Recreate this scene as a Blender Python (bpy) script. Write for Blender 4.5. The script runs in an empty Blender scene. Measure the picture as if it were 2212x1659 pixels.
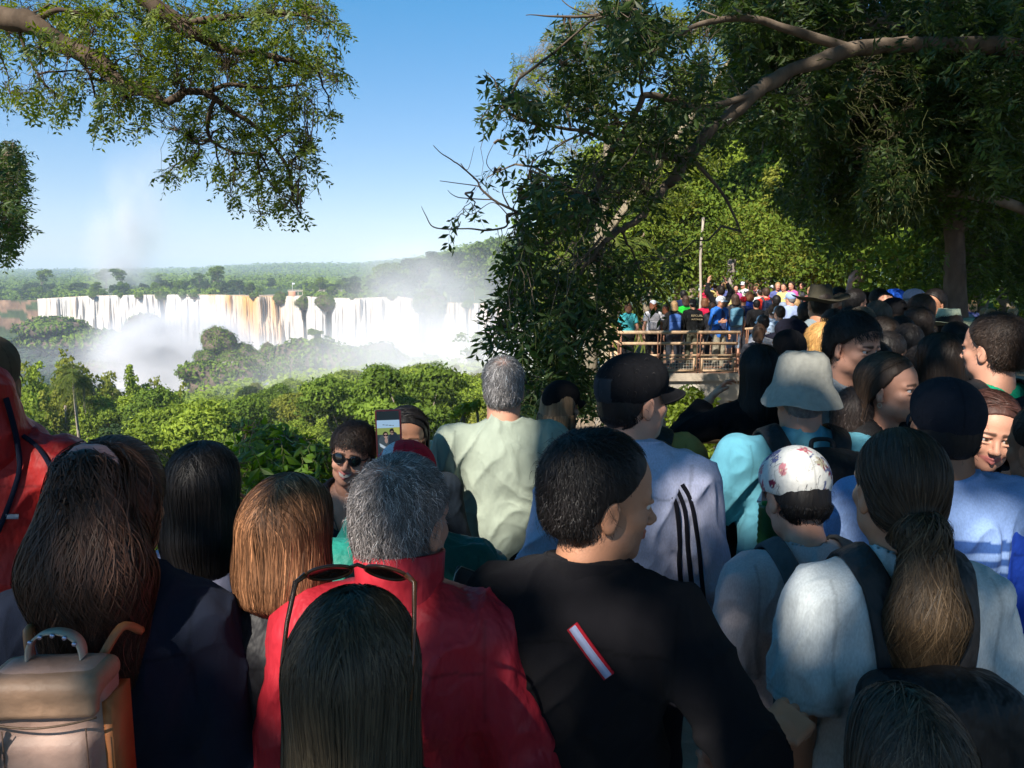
import bpy, math, random, time
import numpy as np
from math import radians, sin, cos, pi
from mathutils import Vector, Matrix
T0 = time.time()
sc = bpy.context.scene
COL = sc.collection
# ------------------------------------------------------------------ camera
PITCH = radians(8.0); CAMZ = 2.05; FPX = 768.0
cam_d = bpy.data.cameras.new('camera'); cam = bpy.data.objects.new('camera', cam_d); COL.objects.link(cam)
cam.location = (0, 0, CAMZ); cam.rotation_euler = (pi/2 - PITCH, 0, 0)
cam_d.sensor_width = 36; cam_d.lens = 36*FPX/1024; cam_d.clip_start = 0.05; cam_d.clip_end = 30000
sc.camera = cam
# ------------------------------------------------------------------ light
SUN_AZ = radians(212.0)      # compass-like angle of the sun seen from above: 0 = +y, clockwise
SUN_EL = radians(43.0)
w = bpy.data.worlds.new('World'); sc.world = w; w.use_nodes = True
nt = w.node_tree; bg = nt.nodes['Background']
sky = nt.nodes.new('ShaderNodeTexSky'); sky.sky_type = 'NISHITA'; sky.sun_disc = False
sky.sun_elevation = SUN_EL; sky.sun_rotation = SUN_AZ; sky.altitude = 0
sky.air_density = 1.0; sky.dust_density = 0.0; sky.ozone_density = 2.0
hs = nt.nodes.new('ShaderNodeHueSaturation'); hs.inputs['Saturation'].default_value = 1.52; hs.inputs['Value'].default_value = 1.0
gm = nt.nodes.new('ShaderNodeGamma'); gm.inputs[1].default_value = .62
nt.links.new(sky.outputs[0], hs.inputs['Color']); nt.links.new(hs.outputs[0], gm.inputs[0]); tn = nt.nodes.new('ShaderNodeVectorMath'); tn.operation = 'MULTIPLY'; tn.inputs[1].default_value = (.94, .99, 1.18)
nt.links.new(gm.outputs[0], tn.inputs[0]); nt.links.new(tn.outputs[0], bg.inputs[0]); bg.inputs[1].default_value = 0.135
sun_d = bpy.data.lights.new('sun', 'SUN'); sun_d.energy = 5.0; sun_d.angle = radians(0.55); sun_d.color = (1.0, 0.93, 0.82)
sun = bpy.data.objects.new('sun', sun_d); COL.objects.link(sun)
SUNV = Vector((sin(SUN_AZ)*cos(SUN_EL), cos(SUN_AZ)*cos(SUN_EL), sin(SUN_EL)))   # towards the sun
sun.rotation_euler = SUNV.to_track_quat('Z', 'Y').to_euler(); sun.location = (0, 0, 60)
sc.view_settings.view_transform = 'Standard'; sc.view_settings.look = 'None'
sc.view_settings.exposure = 0.9; sc.view_settings.gamma = 1
cy = sc.cycles
cy.max_bounces = 6; cy.diffuse_bounces = 3; cy.glossy_bounces = 2; cy.transmission_bounces = 3; cy.volume_bounces = 1
cy.transparent_max_bounces = 8; cy.sample_clamp_indirect = 6
cy.volume_step_rate = 1.0
# ------------------------------------------------------------------ helpers
def P(ox, oy, d):
    """the place at forward distance d metres seen along a sight line of the surveyed view"""
    xc = (ox/2212*1024-512)/FPX; yc = -(oy/2212*1024-384)/FPX
    y = cos(PITCH)+yc*sin(PITCH); z = -sin(PITCH)+yc*cos(PITCH); k = d/y
    return np.array([xc*k, d, CAMZ+z*k])
def tag(o, label=None, cat=None, group=None, kind=None):
    if label: o['label'] = label
    if cat: o['category'] = cat
    if group: o['group'] = group
    if kind: o['kind'] = kind
    return o
def empty(name, loc, rz=0.0):
    o = bpy.data.objects.new(name, None); COL.objects.link(o)
    o.location = loc; o.rotation_euler = (0, 0, rz); o.empty_display_size = 0.1
    return o
def mesh_obj(name, V, F, mat, parent=None, col=None, smooth=True, mats=None, midx=None):
    """F: (n,k) int array or list of such arrays; col: (nv,3) albedo"""
    V = np.asarray(V, dtype=np.float32).reshape(-1, 3)
    Fs = [np.asarray(f, dtype=np.int32) for f in (F if isinstance(F, list) else [F])]
    Fs = [f for f in Fs if len(f)]
    me = bpy.data.meshes.new(name)
    me.vertices.add(len(V)); me.vertices.foreach_set('co', V.ravel())
    nl = sum(f.size for f in Fs); nf = sum(len(f) for f in Fs)
    me.loops.add(nl); me.polygons.add(nf)
    me.loops.foreach_set('vertex_index', np.concatenate([f.ravel() for f in Fs]))
    tot = np.concatenate([np.full(len(f), f.shape[1], np.int32) for f in Fs])
    st = np.concatenate([[0], np.cumsum(tot)[:-1]]).astype(np.int32)
    me.polygons.foreach_set('loop_start', st); me.polygons.foreach_set('loop_total', tot)
    me.polygons.foreach_set('use_smooth', np.full(nf, smooth))
    if midx is not None: me.polygons.foreach_set('material_index', np.asarray(midx, dtype=np.int32))
    if col is not None:
        a = me.color_attributes.new('col', 'FLOAT_COLOR', 'POINT')
        c = np.ones((len(V), 4), np.float32); c[:, :3] = np.asarray(col, dtype=np.float32); a.data.foreach_set('color', c.ravel())
    me.update(calc_edges=True)
    for m in (mats or [mat]): me.materials.append(m)
    o = bpy.data.objects.new(name, me); COL.objects.link(o)
    if parent is not None: o.parent = parent
    return o
class MB:
    """collects pieces for ONE mesh"""
    def __init__(s): s.V = []; s.F = []; s.C = []; s.n = 0
    def add(s, V, F, c=None):
        V = np.asarray(V, float).reshape(-1, 3)
        if len(V) == 0: return s
        for f in (F if isinstance(F, list) else [F]):
            f = np.asarray(f, dtype=np.int64)
            if len(f): s.F.append(f+s.n)
        s.V.append(V); s.n += len(V)
        c = np.array([.5, .5, .5]) if c is None else np.asarray(c, float)
        s.C.append(np.broadcast_to(c, (len(V), 3)))
        return s
    def box(s, lo, hi, c=None, M=None):
        lo = np.array(lo, float); hi = np.array(hi, float)
        v = np.array([[x, y, z] for x in (0, 1) for y in (0, 1) for z in (0, 1)], float)*(hi-lo)+lo
        if M is not None: v = v@np.asarray(M)[:3, :3].T+np.asarray(M)[:3, 3]
        return s.add(v, np.array([[0, 1, 3, 2], [4, 6, 7, 5], [0, 4, 5, 1], [2, 3, 7, 6], [0, 2, 6, 4], [1, 5, 7, 3]]), c)
    def tube(s, pts, r, c=None, n=8, closed=False, caps=True):
        pts = np.asarray(pts, float); m = len(pts)
        r = np.broadcast_to(np.asarray(r, float), (m,))
        if closed: tg = np.roll(pts, -1, 0)-np.roll(pts, 1, 0)
        else: tg = np.gradient(pts, axis=0)
        tg /= np.linalg.norm(tg, axis=1)[:, None]+1e-12
        up = np.array([0, 0, 1.]) if abs(tg[0][2]) < .9 else np.array([1., 0, 0])
        N = np.zeros_like(pts); b = np.cross(tg[0], up); b /= np.linalg.norm(b)
        for i in range(m):
            b = b-tg[i]*np.dot(b, tg[i]); b /= np.linalg.norm(b)+1e-12; N[i] = b
        B = np.cross(tg, N); a = np.linspace(0, 2*pi, n, endpoint=False)
        V = pts[:, None]+r[:, None, None]*(np.cos(a)[None, :, None]*N[:, None]+np.sin(a)[None, :, None]*B[:, None])
        V = V.reshape(-1, 3); i = np.arange(m if closed else m-1)[:, None]*n; j = np.arange(n)[None]
        i2 = (i+n) % (m*n); j2 = (j+1) % n
        F = np.stack([i+j, i+j2, i2+j2, i2+j], -1).reshape(-1, 4)
        if caps and not closed:
            V = np.concatenate([V, pts[:1], pts[-1:]]); a0 = np.arange(n); a1 = (a0+1) % n; k = m*n
            T = np.concatenate([np.stack([a1, a0, np.full(n, k)], 1), np.stack([(m-1)*n+a0, (m-1)*n+a1, np.full(n, k+1)], 1)])
            return s.add(V, [F, T], c)
        return s.add(V, F, c)
    def obj(s, name, mat, parent=None, smooth=True):
        Fq = {}
        for f in s.F: Fq.setdefault(f.shape[1], []).append(f)
        return mesh_obj(name, np.concatenate(s.V), [np.concatenate(v) for v in Fq.values()], mat, parent, np.concatenate(s.C), smooth)
# ---- noise
def _h(i, j, k, seed):
    n = (i*374761393+j*668265263+k*2147483647+seed*974634777) & 0xffffffff
    n = ((n ^ (n >> 13))*1274126177) & 0xffffffff
    return ((n ^ (n >> 16)) & 0xffff)/65535.0
def vnoise(p, seed=0):
    p = np.asarray(p, float); i = np.floor(p).astype(np.int64); f = p-i; f = f*f*(3-2*f); r = 0
    for a in (0, 1):
        wa = f[..., 0] if a else 1-f[..., 0]
        for b in (0, 1):
            wb = f[..., 1] if b else 1-f[..., 1]
            for c in (0, 1):
                wc = f[..., 2] if c else 1-f[..., 2]
                r = r+wa*wb*wc*_h(i[..., 0]+a, i[..., 1]+b, i[..., 2]+c, seed)
    return r*2-1
def fbm(p, oct=3, seed=0):
    r = 0; a = 1; t = 0; p = np.asarray(p, float)
    for o in range(oct): r = r+a*vnoise(p*2**o+o*17.3, seed+o); t += a; a *= .5
    return r/t
# ---- materials
def vmat(name, rough=.8, spec=.3, bump=0., bscale=40., detail=4, var=0., vscale=8., stretch=(1, 1, 1), sheen=0., weave=0., transl=0., base=None, metal=0., aniso_noise=None):
    """material whose albedo comes from the mesh's own colours (attribute col), broken up by noise, with bump"""
    m = bpy.data.materials.new(name); m.use_nodes = True; nt = m.node_tree; N = nt.nodes; L = nt.links
    b = N['Principled BSDF']; b.inputs['Roughness'].default_value = rough; b.inputs['Specular IOR Level'].default_value = spec
    b.inputs['Metallic'].default_value = metal
    if sheen: b.inputs['Sheen Weight'].default_value = sheen; b.inputs['Sheen Roughness'].default_value = .5
    if base is None:
        at = N.new('ShaderNodeAttribute'); at.attribute_name = 'col'; csock = at.outputs['Color']
    else:
        rg = N.new('ShaderNodeRGB'); rg.outputs[0].default_value = (*base, 1); csock = rg.outputs[0]
    tc = N.new('ShaderNodeTexCoord'); mp = N.new('ShaderNodeMapping'); mp.inputs['Scale'].default_value = stretch
    L.new(tc.outputs['Object'], mp.inputs[0])
    if var:
        n1 = N.new('ShaderNodeTexNoise'); n1.inputs['Scale'].default_value = vscale; n1.inputs['Detail'].default_value = detail
        L.new(mp.outputs[0], n1.inputs['Vector'])
        mr = N.new('ShaderNodeMapRange'); mr.inputs[1].default_value = .3; mr.inputs[2].default_value = .7
        mr.inputs[3].default_value = 1-var; mr.inputs[4].default_value = 1+var; L.new(n1.outputs[0], mr.inputs[0])
        mx = N.new('ShaderNodeVectorMath'); mx.operation = 'SCALE'; L.new(csock, mx.inputs[0]); L.new(mr.outputs[0], mx.inputs['Scale'])
        csock = mx.outputs[0]
    L.new(csock, b.inputs['Base Color'])
    if bump:
        n2 = N.new('ShaderNodeTexNoise'); n2.inputs['Scale'].default_value = bscale; n2.inputs['Detail'].default_value = detail
        L.new(mp.outputs[0], n2.inputs['Vector']); h = n2.outputs[0]
        if weave:
            n3 = N.new('ShaderNodeTexNoise'); n3.inputs['Scale'].default_value = weave; L.new(tc.outputs['Object'], n3.inputs['Vector'])
            ad = N.new('ShaderNodeMath'); ad.operation = 'MULTIPLY_ADD'; ad.inputs[1].default_value = .12
            L.new(n3.outputs[0], ad.inputs[0]); L.new(h, ad.inputs[2]); h = ad.outputs[0]
        bp = N.new('ShaderNodeBump'); bp.inputs['Strength'].default_value = 1; bp.inputs['Distance'].default_value = bump
        L.new(h, bp.inputs['Height']); L.new(bp.outputs[0], b.inputs['Normal'])
    if transl:
        tr = N.new('ShaderNodeBsdfTranslucent'); ms = N.new('ShaderNodeMixShader'); ms.inputs[0].default_value = transl
        hs = N.new('ShaderNodeHueSaturation'); hs.inputs['Value'].default_value = 1.7; hs.inputs['Saturation'].default_value = 1.15; hs.inputs['Hue'].default_value = .485
        L.new(csock, hs.inputs['Color']); L.new(hs.outputs[0], tr.inputs[0])
        L.new(b.outputs[0], ms.inputs[1]); L.new(tr.outputs[0], ms.inputs[2]); L.new(ms.outputs[0], N['Material Output'].inputs['Surface'])
    return m
def volmat(name, dens, colr=(1, 1, 1), g=-.3):
    m = bpy.data.materials.new(name); m.use_nodes = True; N = m.node_tree.nodes; N.remove(N['Principled BSDF'])
    v = N.new('ShaderNodeVolumePrincipled'); v.inputs['Density'].default_value = dens; v.inputs['Color'].default_value = (*colr, 1)
    v.inputs['Anisotropy'].default_value = g
    m.node_tree.links.new(v.outputs[0], N['Material Output'].inputs['Volume']); return m
M_LEAF = vmat('leaf_surface', rough=.45, spec=.4, transl=.42)
M_FARLEAF = vmat('foliage_surface', rough=.8, spec=.1, transl=.2)
M_BARK = vmat('bark', rough=.9, spec=.1, bump=.01, bscale=14, var=.35, vscale=9, stretch=(1, 1, .4))
M_ROCK = vmat('rock', rough=.9, spec=.15, bump=1.2, bscale=.12, detail=8, var=.35, vscale=.07)
M_EARTH = vmat('earth', rough=.95, spec=.1, bump=.04, bscale=6, detail=8, var=.35, vscale=1.5)
# sun patches aimed at chosen spots: leaves are cut away along these rays
_S = np.array(SUNV)
CARVED_GAPS = [(P(*a[:3]), a[3]) for a in [(225, 1200, 1.22, .075), (105, 1575, 1.10, .10), (845, 1060, 1.36, .09), (390, 1350, 1.3, .07), (620, 1420, 1.3, .09), (1010, 1440, 1.32, .06), (1200, 1290, 1.4, .045), (757, 1000, 2.68, .07), (1785, 800, 2.6, .08), (1350, 900, 2.25, .05), (1300, 1500, 1.35, .05), (1850, 900, 2.9, .05), (830, 1080, 1.36, .075), (795, 1140, 1.36, .04), (690, 1125, 1.45, .085), (240, 1110, 1.25, .035), (215, 1260, 1.25, .03), (565, 1370, 1.2, .08), (545, 1480, 1.15, .06), (790, 1235, 1.35, .05), (1060, 950, 2.95, .17), (1090, 1090, 2.95, .15), (1075, 1180, 2.95, .10),
    (1505, 1150, 2.1, .05), (1595, 930, 2.5, .17), (1565, 1000, 2.5, .12), (1750, 1030, 1.8, .12), (1715, 1290, 1.42, .085), (1700, 1400, 1.4, .04), (2140, 1330, 1.45, .05), (120, 1545, 1.1, .07), (35, 970, 2.05, .08), (1772, 738, 4.6, .22), (2140, 940, 2.35, .12), (2140, 775, 3.0, .12), (1745, 850, 2.6, .07), (1700, 765, 4.2, .07),
    (808, 960, 2.15, .05), (730, 1180, 1.85, .10), (340, 1290, 1.3, .035), (2085, 1060, 1.85, .10), (1770, 690, 6.4, .25), (1708, 670, 15.5, .6), (1900, 650, 8.0, .2), (1980, 640, 7.5, .2), (2018, 660, 7.4, .25), (1840, 650, 8, .15), (1650, 1000, 3.3, .05), (1945, 830, 2.8, .06), (1230, 970, 3.4, .08), (1300, 960, 2.8, .08), (1930, 640, 9, .3), (1640, 660, 19, .8), (1640, 650, 24, 1.4), (1600, 650, 38, 2.5), (1690, 650, 38, 2.5)]]+[(np.array([4.0, 19.5, .9]), 1.9), (np.array([3.2, 18.5, .2]), 1.3)]
def carved_gap(W):
    """leaves (world positions) to cut away along those sun rays"""
    m = np.zeros(len(W), bool)
    for q, r in CARVED_GAPS:
        d = W-q; t = d@_S; m |= (t > .5) & (np.linalg.norm(d-t[:, None]*_S, axis=1) < r*1.08)
    return m
# ---- leaves
def leaves(Cn, A, Bn, ln, wd, fold=.12):
    """diamond leaves: centres Cn, long axis A, side axis Bn"""
    n = len(Cn); ln = np.broadcast_to(ln, (n,))[:, None]; wd = np.broadcast_to(wd, (n,))[:, None]
    nr = np.cross(A, Bn)
    V = np.stack([Cn-A*ln*.5, Cn+Bn*wd*.5-A*ln*.06+nr*wd*fold, Cn+A*ln*.5-nr*ln*.08, Cn-Bn*wd*.5-A*ln*.06+nr*wd*fold], 1).reshape(-1, 3)
    i = np.arange(n)[:, None]*4
    return V, i+np.array([[0, 1, 2, 3]])
def unit(v): return v/(np.linalg.norm(v, axis=-1, keepdims=True)+1e-12)
def rand_dirs(rng, n): return unit(rng.normal(size=(n, 3)))
def perp(a, rng):
    return unit(np.cross(a, rand_dirs(rng, len(a))))
# ================================================================== terrain
CR_OX = np.array([-900, -300, 40, 80, 200, 330, 470, 560, 610, 650, 700, 760, 860, 940, 1020, 1090, 1250, 1500, 2300])
CR_D = np.array([900, 820, 770, 745, 720, 700, 665, 640, 650, 630, 612, 600, 590, 575, 560, 545, 540, 600, 800.])
CR_OY = np.array([645, 645, 646, 646, 639, 637, 637, 640, 640, 640, 643, 645, 641, 652, 656, 656, 660, 660, 660.])
def ox_of(x, y): return (x/np.maximum(y, 1)*FPX/np.cos(PITCH)*1.0+512)*2212/1024
def crest_d(x, y):
    th = x/np.maximum(y, 1)
    cth = np.array([P(a, b, 1.)[0] for a, b in zip(CR_OX, CR_OY)])
    return np.interp(th, cth, CR_D), np.interp(th, cth, [P(a, b, d)[2] for a, b, d in zip(CR_OX, CR_OY, CR_D)]), np.interp(th, cth, CR_OX)
def sstep(a, b, x): t = np.clip((x-a)/(b-a), 0, 1); return t*t*(3-2*t)
def edge_x(y):  # x of the brink of the gorge as a function of forward distance
    return np.interp(y, [3.6, 4.4, 5.2, 12, 18, 30, 60, 120, 300], [-60, -6, 1.2, 4.2, 5.6, 3.0, 6, 40, 160])
def height(x, y):
    x = np.asarray(x, float); y = np.asarray(y, float)
    ys = np.linspace(3.6, 300, 200); ex = edge_x(ys)
    D = np.full(x.shape, 1e9); inside = x > edge_x(np.clip(y, 3.6, 300)); inside |= y < 3.6
    for i in range(len(ys)): D = np.minimum(D, np.hypot(x-ex[i], y-ys[i]))
    D = np.where(inside, -D, D)
    v = np.interp(D, [-12, -4, 0, .5, 2, 6, 18, 40, 80, 130, 190, 250, 320, 440], [.5, 0, 0, -3.2, -8, -13.5, -18, -21, -24, -29, -42, -64, -84, -88])
    v = np.where((x > 2) & (y > 9) & (D < 0), v-.45, v)
    dc, cz, _ = crest_d(x, y); r = np.hypot(x, y)
    # far bank below the left end of the falls: a wooded slope
    lft = sstep(-.48, -.60, x/np.maximum(y, 1))*sstep(420, 640, y)
    v = v+lft*26
    nz = fbm(np.stack([x/90, y/90, 0*x], -1), 3, 5)
    v = v+nz*np.clip((D-10)/80, 0, 1)*5*(1-.8*sstep(200, 300, D))
    t = sstep(-4, 3, y-dc-3)
    far = y-dc
    pl = cz-2+np.interp(far, [0, 100, 300, 700, 1500, 2600, 4200, 9000], [0, 1, 4, 8, 12, 28, 40, 30])
    th = x/np.maximum(y, 1)
    pl = pl+np.interp(far, [0, 50, 130, 300, 900], [0, 6, 28, 46, 60])*sstep(-.22, -.02, th)
    pl = pl+np.interp(far, [900, 2600, 4500], [0, 26, 30])*sstep(-.46, -.28, th)
    pl = pl+nz*np.clip(far/200, 0, 3)*2.5
    return np.where(y > 30, v*(1-t)+pl*t, v)
th = np.concatenate([np.linspace(-pi, -.95, 40, endpoint=False), np.linspace(-.95, .95, 420), np.linspace(.95, pi, 40)[1:]])
rr = np.concatenate([[.0], np.geomspace(1.5, 60, 110), np.geomspace(62, 500, 90), np.linspace(505, 960, 110), np.geomspace(975, 12000, 60)])
TH, RR = np.meshgrid(th, rr); X = RR*np.sin(TH); Y = RR*np.cos(TH); Z = height(X, Y)
V = np.stack([X, Y, Z], -1).reshape(-1, 3); n = len(th)
i = (np.arange(len(rr)-1)*n)[:, None]; j = np.arange(n-1)[None]
F = np.stack([i+j, i+j+1, i+n+j+1, i+n+j], -1).reshape(-1, 4)[:, ::-1]
nzc = fbm(V/np.array([14, 14, 14]), 3, 2)[:, None]; rD = np.hypot(V[:, 0], V[:, 1])[:, None]
slope = np.clip(np.gradient(Z, axis=0).reshape(-1)/np.gradient(RR, axis=0).reshape(-1)*-1, 0, 3)[:, None]
cG = np.array([.045, .075, .018])*(1+.5*nzc); cR = np.array([.17, .10, .06])*(1+.4*nzc); cB = np.array([.30, .22, .15])*(1+.3*nzc)
c = np.where(rD > 45, cG, cB); c = np.where((rD > 300) & (np.abs(slope) > 1.2), cR, c)
g_ = mesh_obj('ground', V, F, M_EARTH, None, c); tag(g_, kind='structure')
# paved lookout and walkway under the crowd
pv = MB()
def pave(poly, z):
    poly = np.array(poly, float); c_ = poly.mean(0)
    k = len(poly); V = np.concatenate([np.c_[poly, np.full(k, z)], np.c_[poly, np.full(k, z-.12)], [[c_[0], c_[1], z]]])
    a = np.arange(k); b = (a+1) % k
    pv.add(V, [np.stack([a, b, np.full(k, 2*k)], 1), np.stack([b, a, a+k, b+k], 1)], (.34, .25, .19))
pave([(-7, -4), (9, -4), (9, 9), (5.6, 9), (2.6, 5.0), (-7, 4.2)], .05)
pave([(5.6, 9), (10.5, 9), (11.5, 16.9), (5.6, 16.9)], -.15)
M_PAVE = vmat('paving', rough=.9, bump=.008, bscale=30, var=.3, vscale=3)
tag(pv.obj('path', M_PAVE, smooth=False), kind='structure')
# ------------------------------------------------------------------ cliff and falls
def crest_pts(oxs, push=0):
    d = np.interp(oxs, CR_OX, CR_D); oy = np.interp(oxs, CR_OX, CR_OY)
    out = np.array([P(a, b, c_) for a, b, c_ in zip(oxs, oy, d)])
    th = np.arctan2(out[:, 0], out[:, 1]); out[:, 0] -= np.sin(th)*push; out[:, 1] -= np.cos(th)*push
    return out
ox = np.linspace(-200, 1500, 700); cp = crest_pts(ox); tz = np.linspace(0, 1, 26)
nn = fbm(np.stack([ox/14, 0*ox, 0*ox], -1), 4, 9)
Vc = []
for t in tz:
    q = cp.copy(); th = np.arctan2(q[:, 0], q[:, 1])
    k = 2+6*t+5*nn*(0.3+t)+2.5*fbm(np.stack([ox/9, 0*ox+t*9, 0*ox], -1), 3, 4)
    q[:, 0] -= np.sin(th)*k; q[:, 1] -= np.cos(th)*k; q[:, 2] = q[:, 2]-1.0-(q[:, 2]+90)*t; Vc.append(q)
V = np.concatenate(Vc); n = len(ox); i = (np.arange(len(tz)-1)*n)[:, None]; j = np.arange(n-1)[None]
F = np.stack([i+j, i+n+j, i+n+j+1, i+j+1], -1).reshape(-1, 4)
nz = fbm(V/6, 3, 3)[:, None]; gm = (fbm(V/np.array([22, 22, 9]), 3, 8)[:, None] > .08)
c = np.where(gm, np.array([.05, .07, .025]), np.array([.20, .12, .075]))*(1+.5*nz)
tag(mesh_obj('cliff', V, F, M_ROCK, None, c), kind='structure')
mw = bpy.data.materials.new('falling_water'); mw.use_nodes = True
N = mw.node_tree.nodes; L = mw.node_tree.links; b = N['Principled BSDF']; b.inputs['Roughness'].default_value = .65; b.inputs['Specular IOR Level'].default_value = .2
at = N.new('ShaderNodeAttribute'); at.attribute_name = 'col'; L.new(at.outputs[0], b.inputs['Base Color'])
tc = N.new('ShaderNodeTexCoord'); mp = N.new('ShaderNodeMapping'); mp.inputs['Scale'].default_value = (1, 1, .08); L.new(tc.outputs['Object'], mp.inputs[0])
nz_ = N.new('ShaderNodeTexNoise'); nz_.inputs['Scale'].default_value = .35; nz_.inputs['Detail'].default_value = 8; L.new(mp.outputs[0], nz_.inputs[0])
bp = N.new('ShaderNodeBump'); bp.inputs['Distance'].default_value = 2.5; bp.inputs['Strength'].default_value = .8; L.new(nz_.outputs[0], bp.inputs['Height']); L.new(bp.outputs[0], b.inputs['Normal'])
# (start, end, silt amount, drop fraction)
SEG = [(80, 138, .10, 1), (136, 343, .12, 1), (356, 612, .55, 1), (604, 652, .25, 1), (660, 704, .08, 1), (716, 800, .10, 1), (790, 905, .22, 1),
       (955, 982, .3, 1), (984, 1008, .3, 1), (1012, 1034, .35, 1), (1036, 1062, .35, 1), (1066, 1130, .4, 1), (1140, 1240, .4, 1)]
for (a0, a1, silt, drop) in SEG:
    m_ = max(12, int((a1-a0)*1.3)); ox = np.linspace(a0, a1, m_); cp = crest_pts(ox)
    s = (ox-a0)/(a1-a0); lip = fbm(np.stack([ox/5, 0*ox, 0*ox+a0], -1), 3, 21); Vc = []; Cc = []
    tz = np.concatenate([[-.10, -.04], np.linspace(0, 1, 34)])
    for t in tz:
        q = cp.copy(); th = np.arctan2(q[:, 0], q[:, 1])
        e = 1-np.abs(s*2-1)**6
        str1 = fbm(np.stack([ox/8+t*1.2, 0*ox+t*2.4, 0*ox], -1), 3, 31); str2 = fbm(np.stack([ox/2.6+t*1.5, 0*ox+t*2.2, 0*ox], -1), 3, 33)
        if t < 0: k = 60*t+6; zz = q[:, 2]+.3+0*ox
        else:
            k = 7+e*4+14*np.sqrt(t)*.8+8*str1*(.45+t)+2.6*str2*(.5+t)+5*fbm(np.stack([ox/16, 0*ox+t*2.5, 0*ox], -1), 2, 55); zz = q[:, 2]+.3+(5.5*np.minimum(lip+.05, 0)+6.0*np.minimum(fbm(np.stack([ox/22, 0*ox+a0, 0*ox], -1), 2, 77), .1))*min(1, .3+t*4)-(q[:, 2]+92)*t
            spread = (s-.5)*t*(a1-a0)*.10
            q[:, 0] += spread*.3
        q[:, 0] -= np.sin(th)*k; q[:, 1] -= np.cos(th)*k; q[:, 2] = zz; Vc.append(q)
        orange = silt*(np.exp(-((ox-545)/85)**2)*1.6 if a0 == 356 else 1)
        amt = np.clip(orange*(1.15-1.3*t)+.9*str1*np.clip(.9-t, 0, 1)*(.35+orange), 0, 1)
        if t < 0: amt = np.clip(amt+.35, 0, .8)
        amt = amt[:, None]
        w_ = np.array([.66, .62, .58])*(1-.62*np.clip(-str2*1.2, 0, 1)[:, None]*max(0, 1-t*1.3))*(1-.40*np.clip(-str1*1.5, 0, 1)[:, None]*(1-.5*t))
        Cc.append(w_*(1-amt)+amt*np.array([.55, .30, .10]))
    V = np.concatenate(Vc); n = m_; i = (np.arange(len(tz)-1)*n)[:, None]; j = np.arange(n-1)[None]
    F = np.stack([i+j, i+n+j, i+n+j+1, i+j+1], -1).reshape(-1, 4)
    tag(mesh_obj('waterfall', V, F, mw, None, np.concatenate(Cc)), kind='structure')
# the brown river above the brink and the white pool and rapids below
def sheet(name, pts, col, mat, nx=60, ny=20, amp=0, sc_=20):
    a, b, c_, d_ = [np.array(p, float) for p in pts]
    u = np.linspace(0, 1, nx)[None, :, None]; v = np.linspace(0, 1, ny)[:, None, None]
    V = ((a*(1-u)+b*u)*(1-v)+(d_*(1-u)+c_*u)*v).reshape(-1, 3); V[:, 2] += amp*fbm(V/sc_, 3, 6)
    i = (np.arange(ny-1)*nx)[:, None]; j = np.arange(nx-1)[None]
    F = np.stack([i+j, i+j+1, i+nx+j+1, i+nx+j], -1).reshape(-1, 4)
    k = np.clip(fbm(V/np.array([sc_, sc_*.25, 5]), 4, 12)*1.6+.35, 0, 1)[:, None]
    c = np.array(col[0])*(1-k)+np.array(col[1])*k
    return tag(mesh_obj(name, V, F, mat, None, c), kind='structure')
sheet('river', [P(400, 639.0, 672), P(660, 641, 640), P(640, 632.6, 900), P(480, 632.6, 900)], [(.34, .22, .14), (.62, .5, .4)], mw, 80, 30, .5, 16)
sheet('river', [(-700, 330, -78), (160, 330, -78), (60, 640, -78), (-720, 760, -78)], [(.62, .56, .50), (.85, .84, .82)], mw, 120, 60, 1.5, 18)
sheet('rapids', [P(380, 832, 330), P(475, 822, 330), P(640, 748, 500), P(560, 748, 500)], [(.6, .5, .4), (.88, .87, .85)], mw, 40, 60, 2.5, 12)
# ================================================================== far and middle forest
def ground_z(x, y): return height(np.atleast_1d(np.asarray(x, float)), np.atleast_1d(np.asarray(y, float)))
def crown_cloud(rng, blobs, n, ls, cols, droop=.2, flat=.55):
    """leaf clumps spread over and inside the blobs (x,y,z,rx,ry,rz); returns V,F,C"""
    blobs = np.asarray(blobs, float); wgt = (blobs[:, 3]*blobs[:, 4]+blobs[:, 3]*blobs[:, 5]); wgt = wgt/wgt.sum()
    k = rng.choice(len(blobs), n, p=wgt); b = blobs[k]; d = rand_dirs(rng, n); d[:, 2] = np.where(d[:, 2] < -.55, -d[:, 2], d[:, 2])
    rad = rng.uniform(.60, 1.04, n)**.8*(1+.30*vnoise(d*3.4+k[:, None]*3.1, 3))*np.where(rng.uniform(size=n) < .12, rng.uniform(1.0, 1.28, n), 1)
    C = b[:, :3]+d*b[:, 3:]*rad[:, None]
    nr = unit(d*.8+rand_dirs(rng, n)*(flat+.25)+np.array([0, 0, .25])); A = unit(np.cross(nr, rand_dirs(rng, n))+np.array([0, 0, -droop])); Bn = unit(np.cross(A, nr))
    s = ls*rng.uniform(.6, 1.35, n)
    V, F = leaves(C, A, Bn, s, s*.62)
    tone = np.clip(.5+.35*vnoise(C/(ls*6), 7)+rng.normal(0, .16, n), 0, 1)[:, None]
    c = np.array(cols[0])*(1-tone)+np.array(cols[1])*tone
    c *= rng.uniform(.85, 1.15, len(blobs))[k][:, None]
    return V, F, np.repeat(c, 4, 0)
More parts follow.
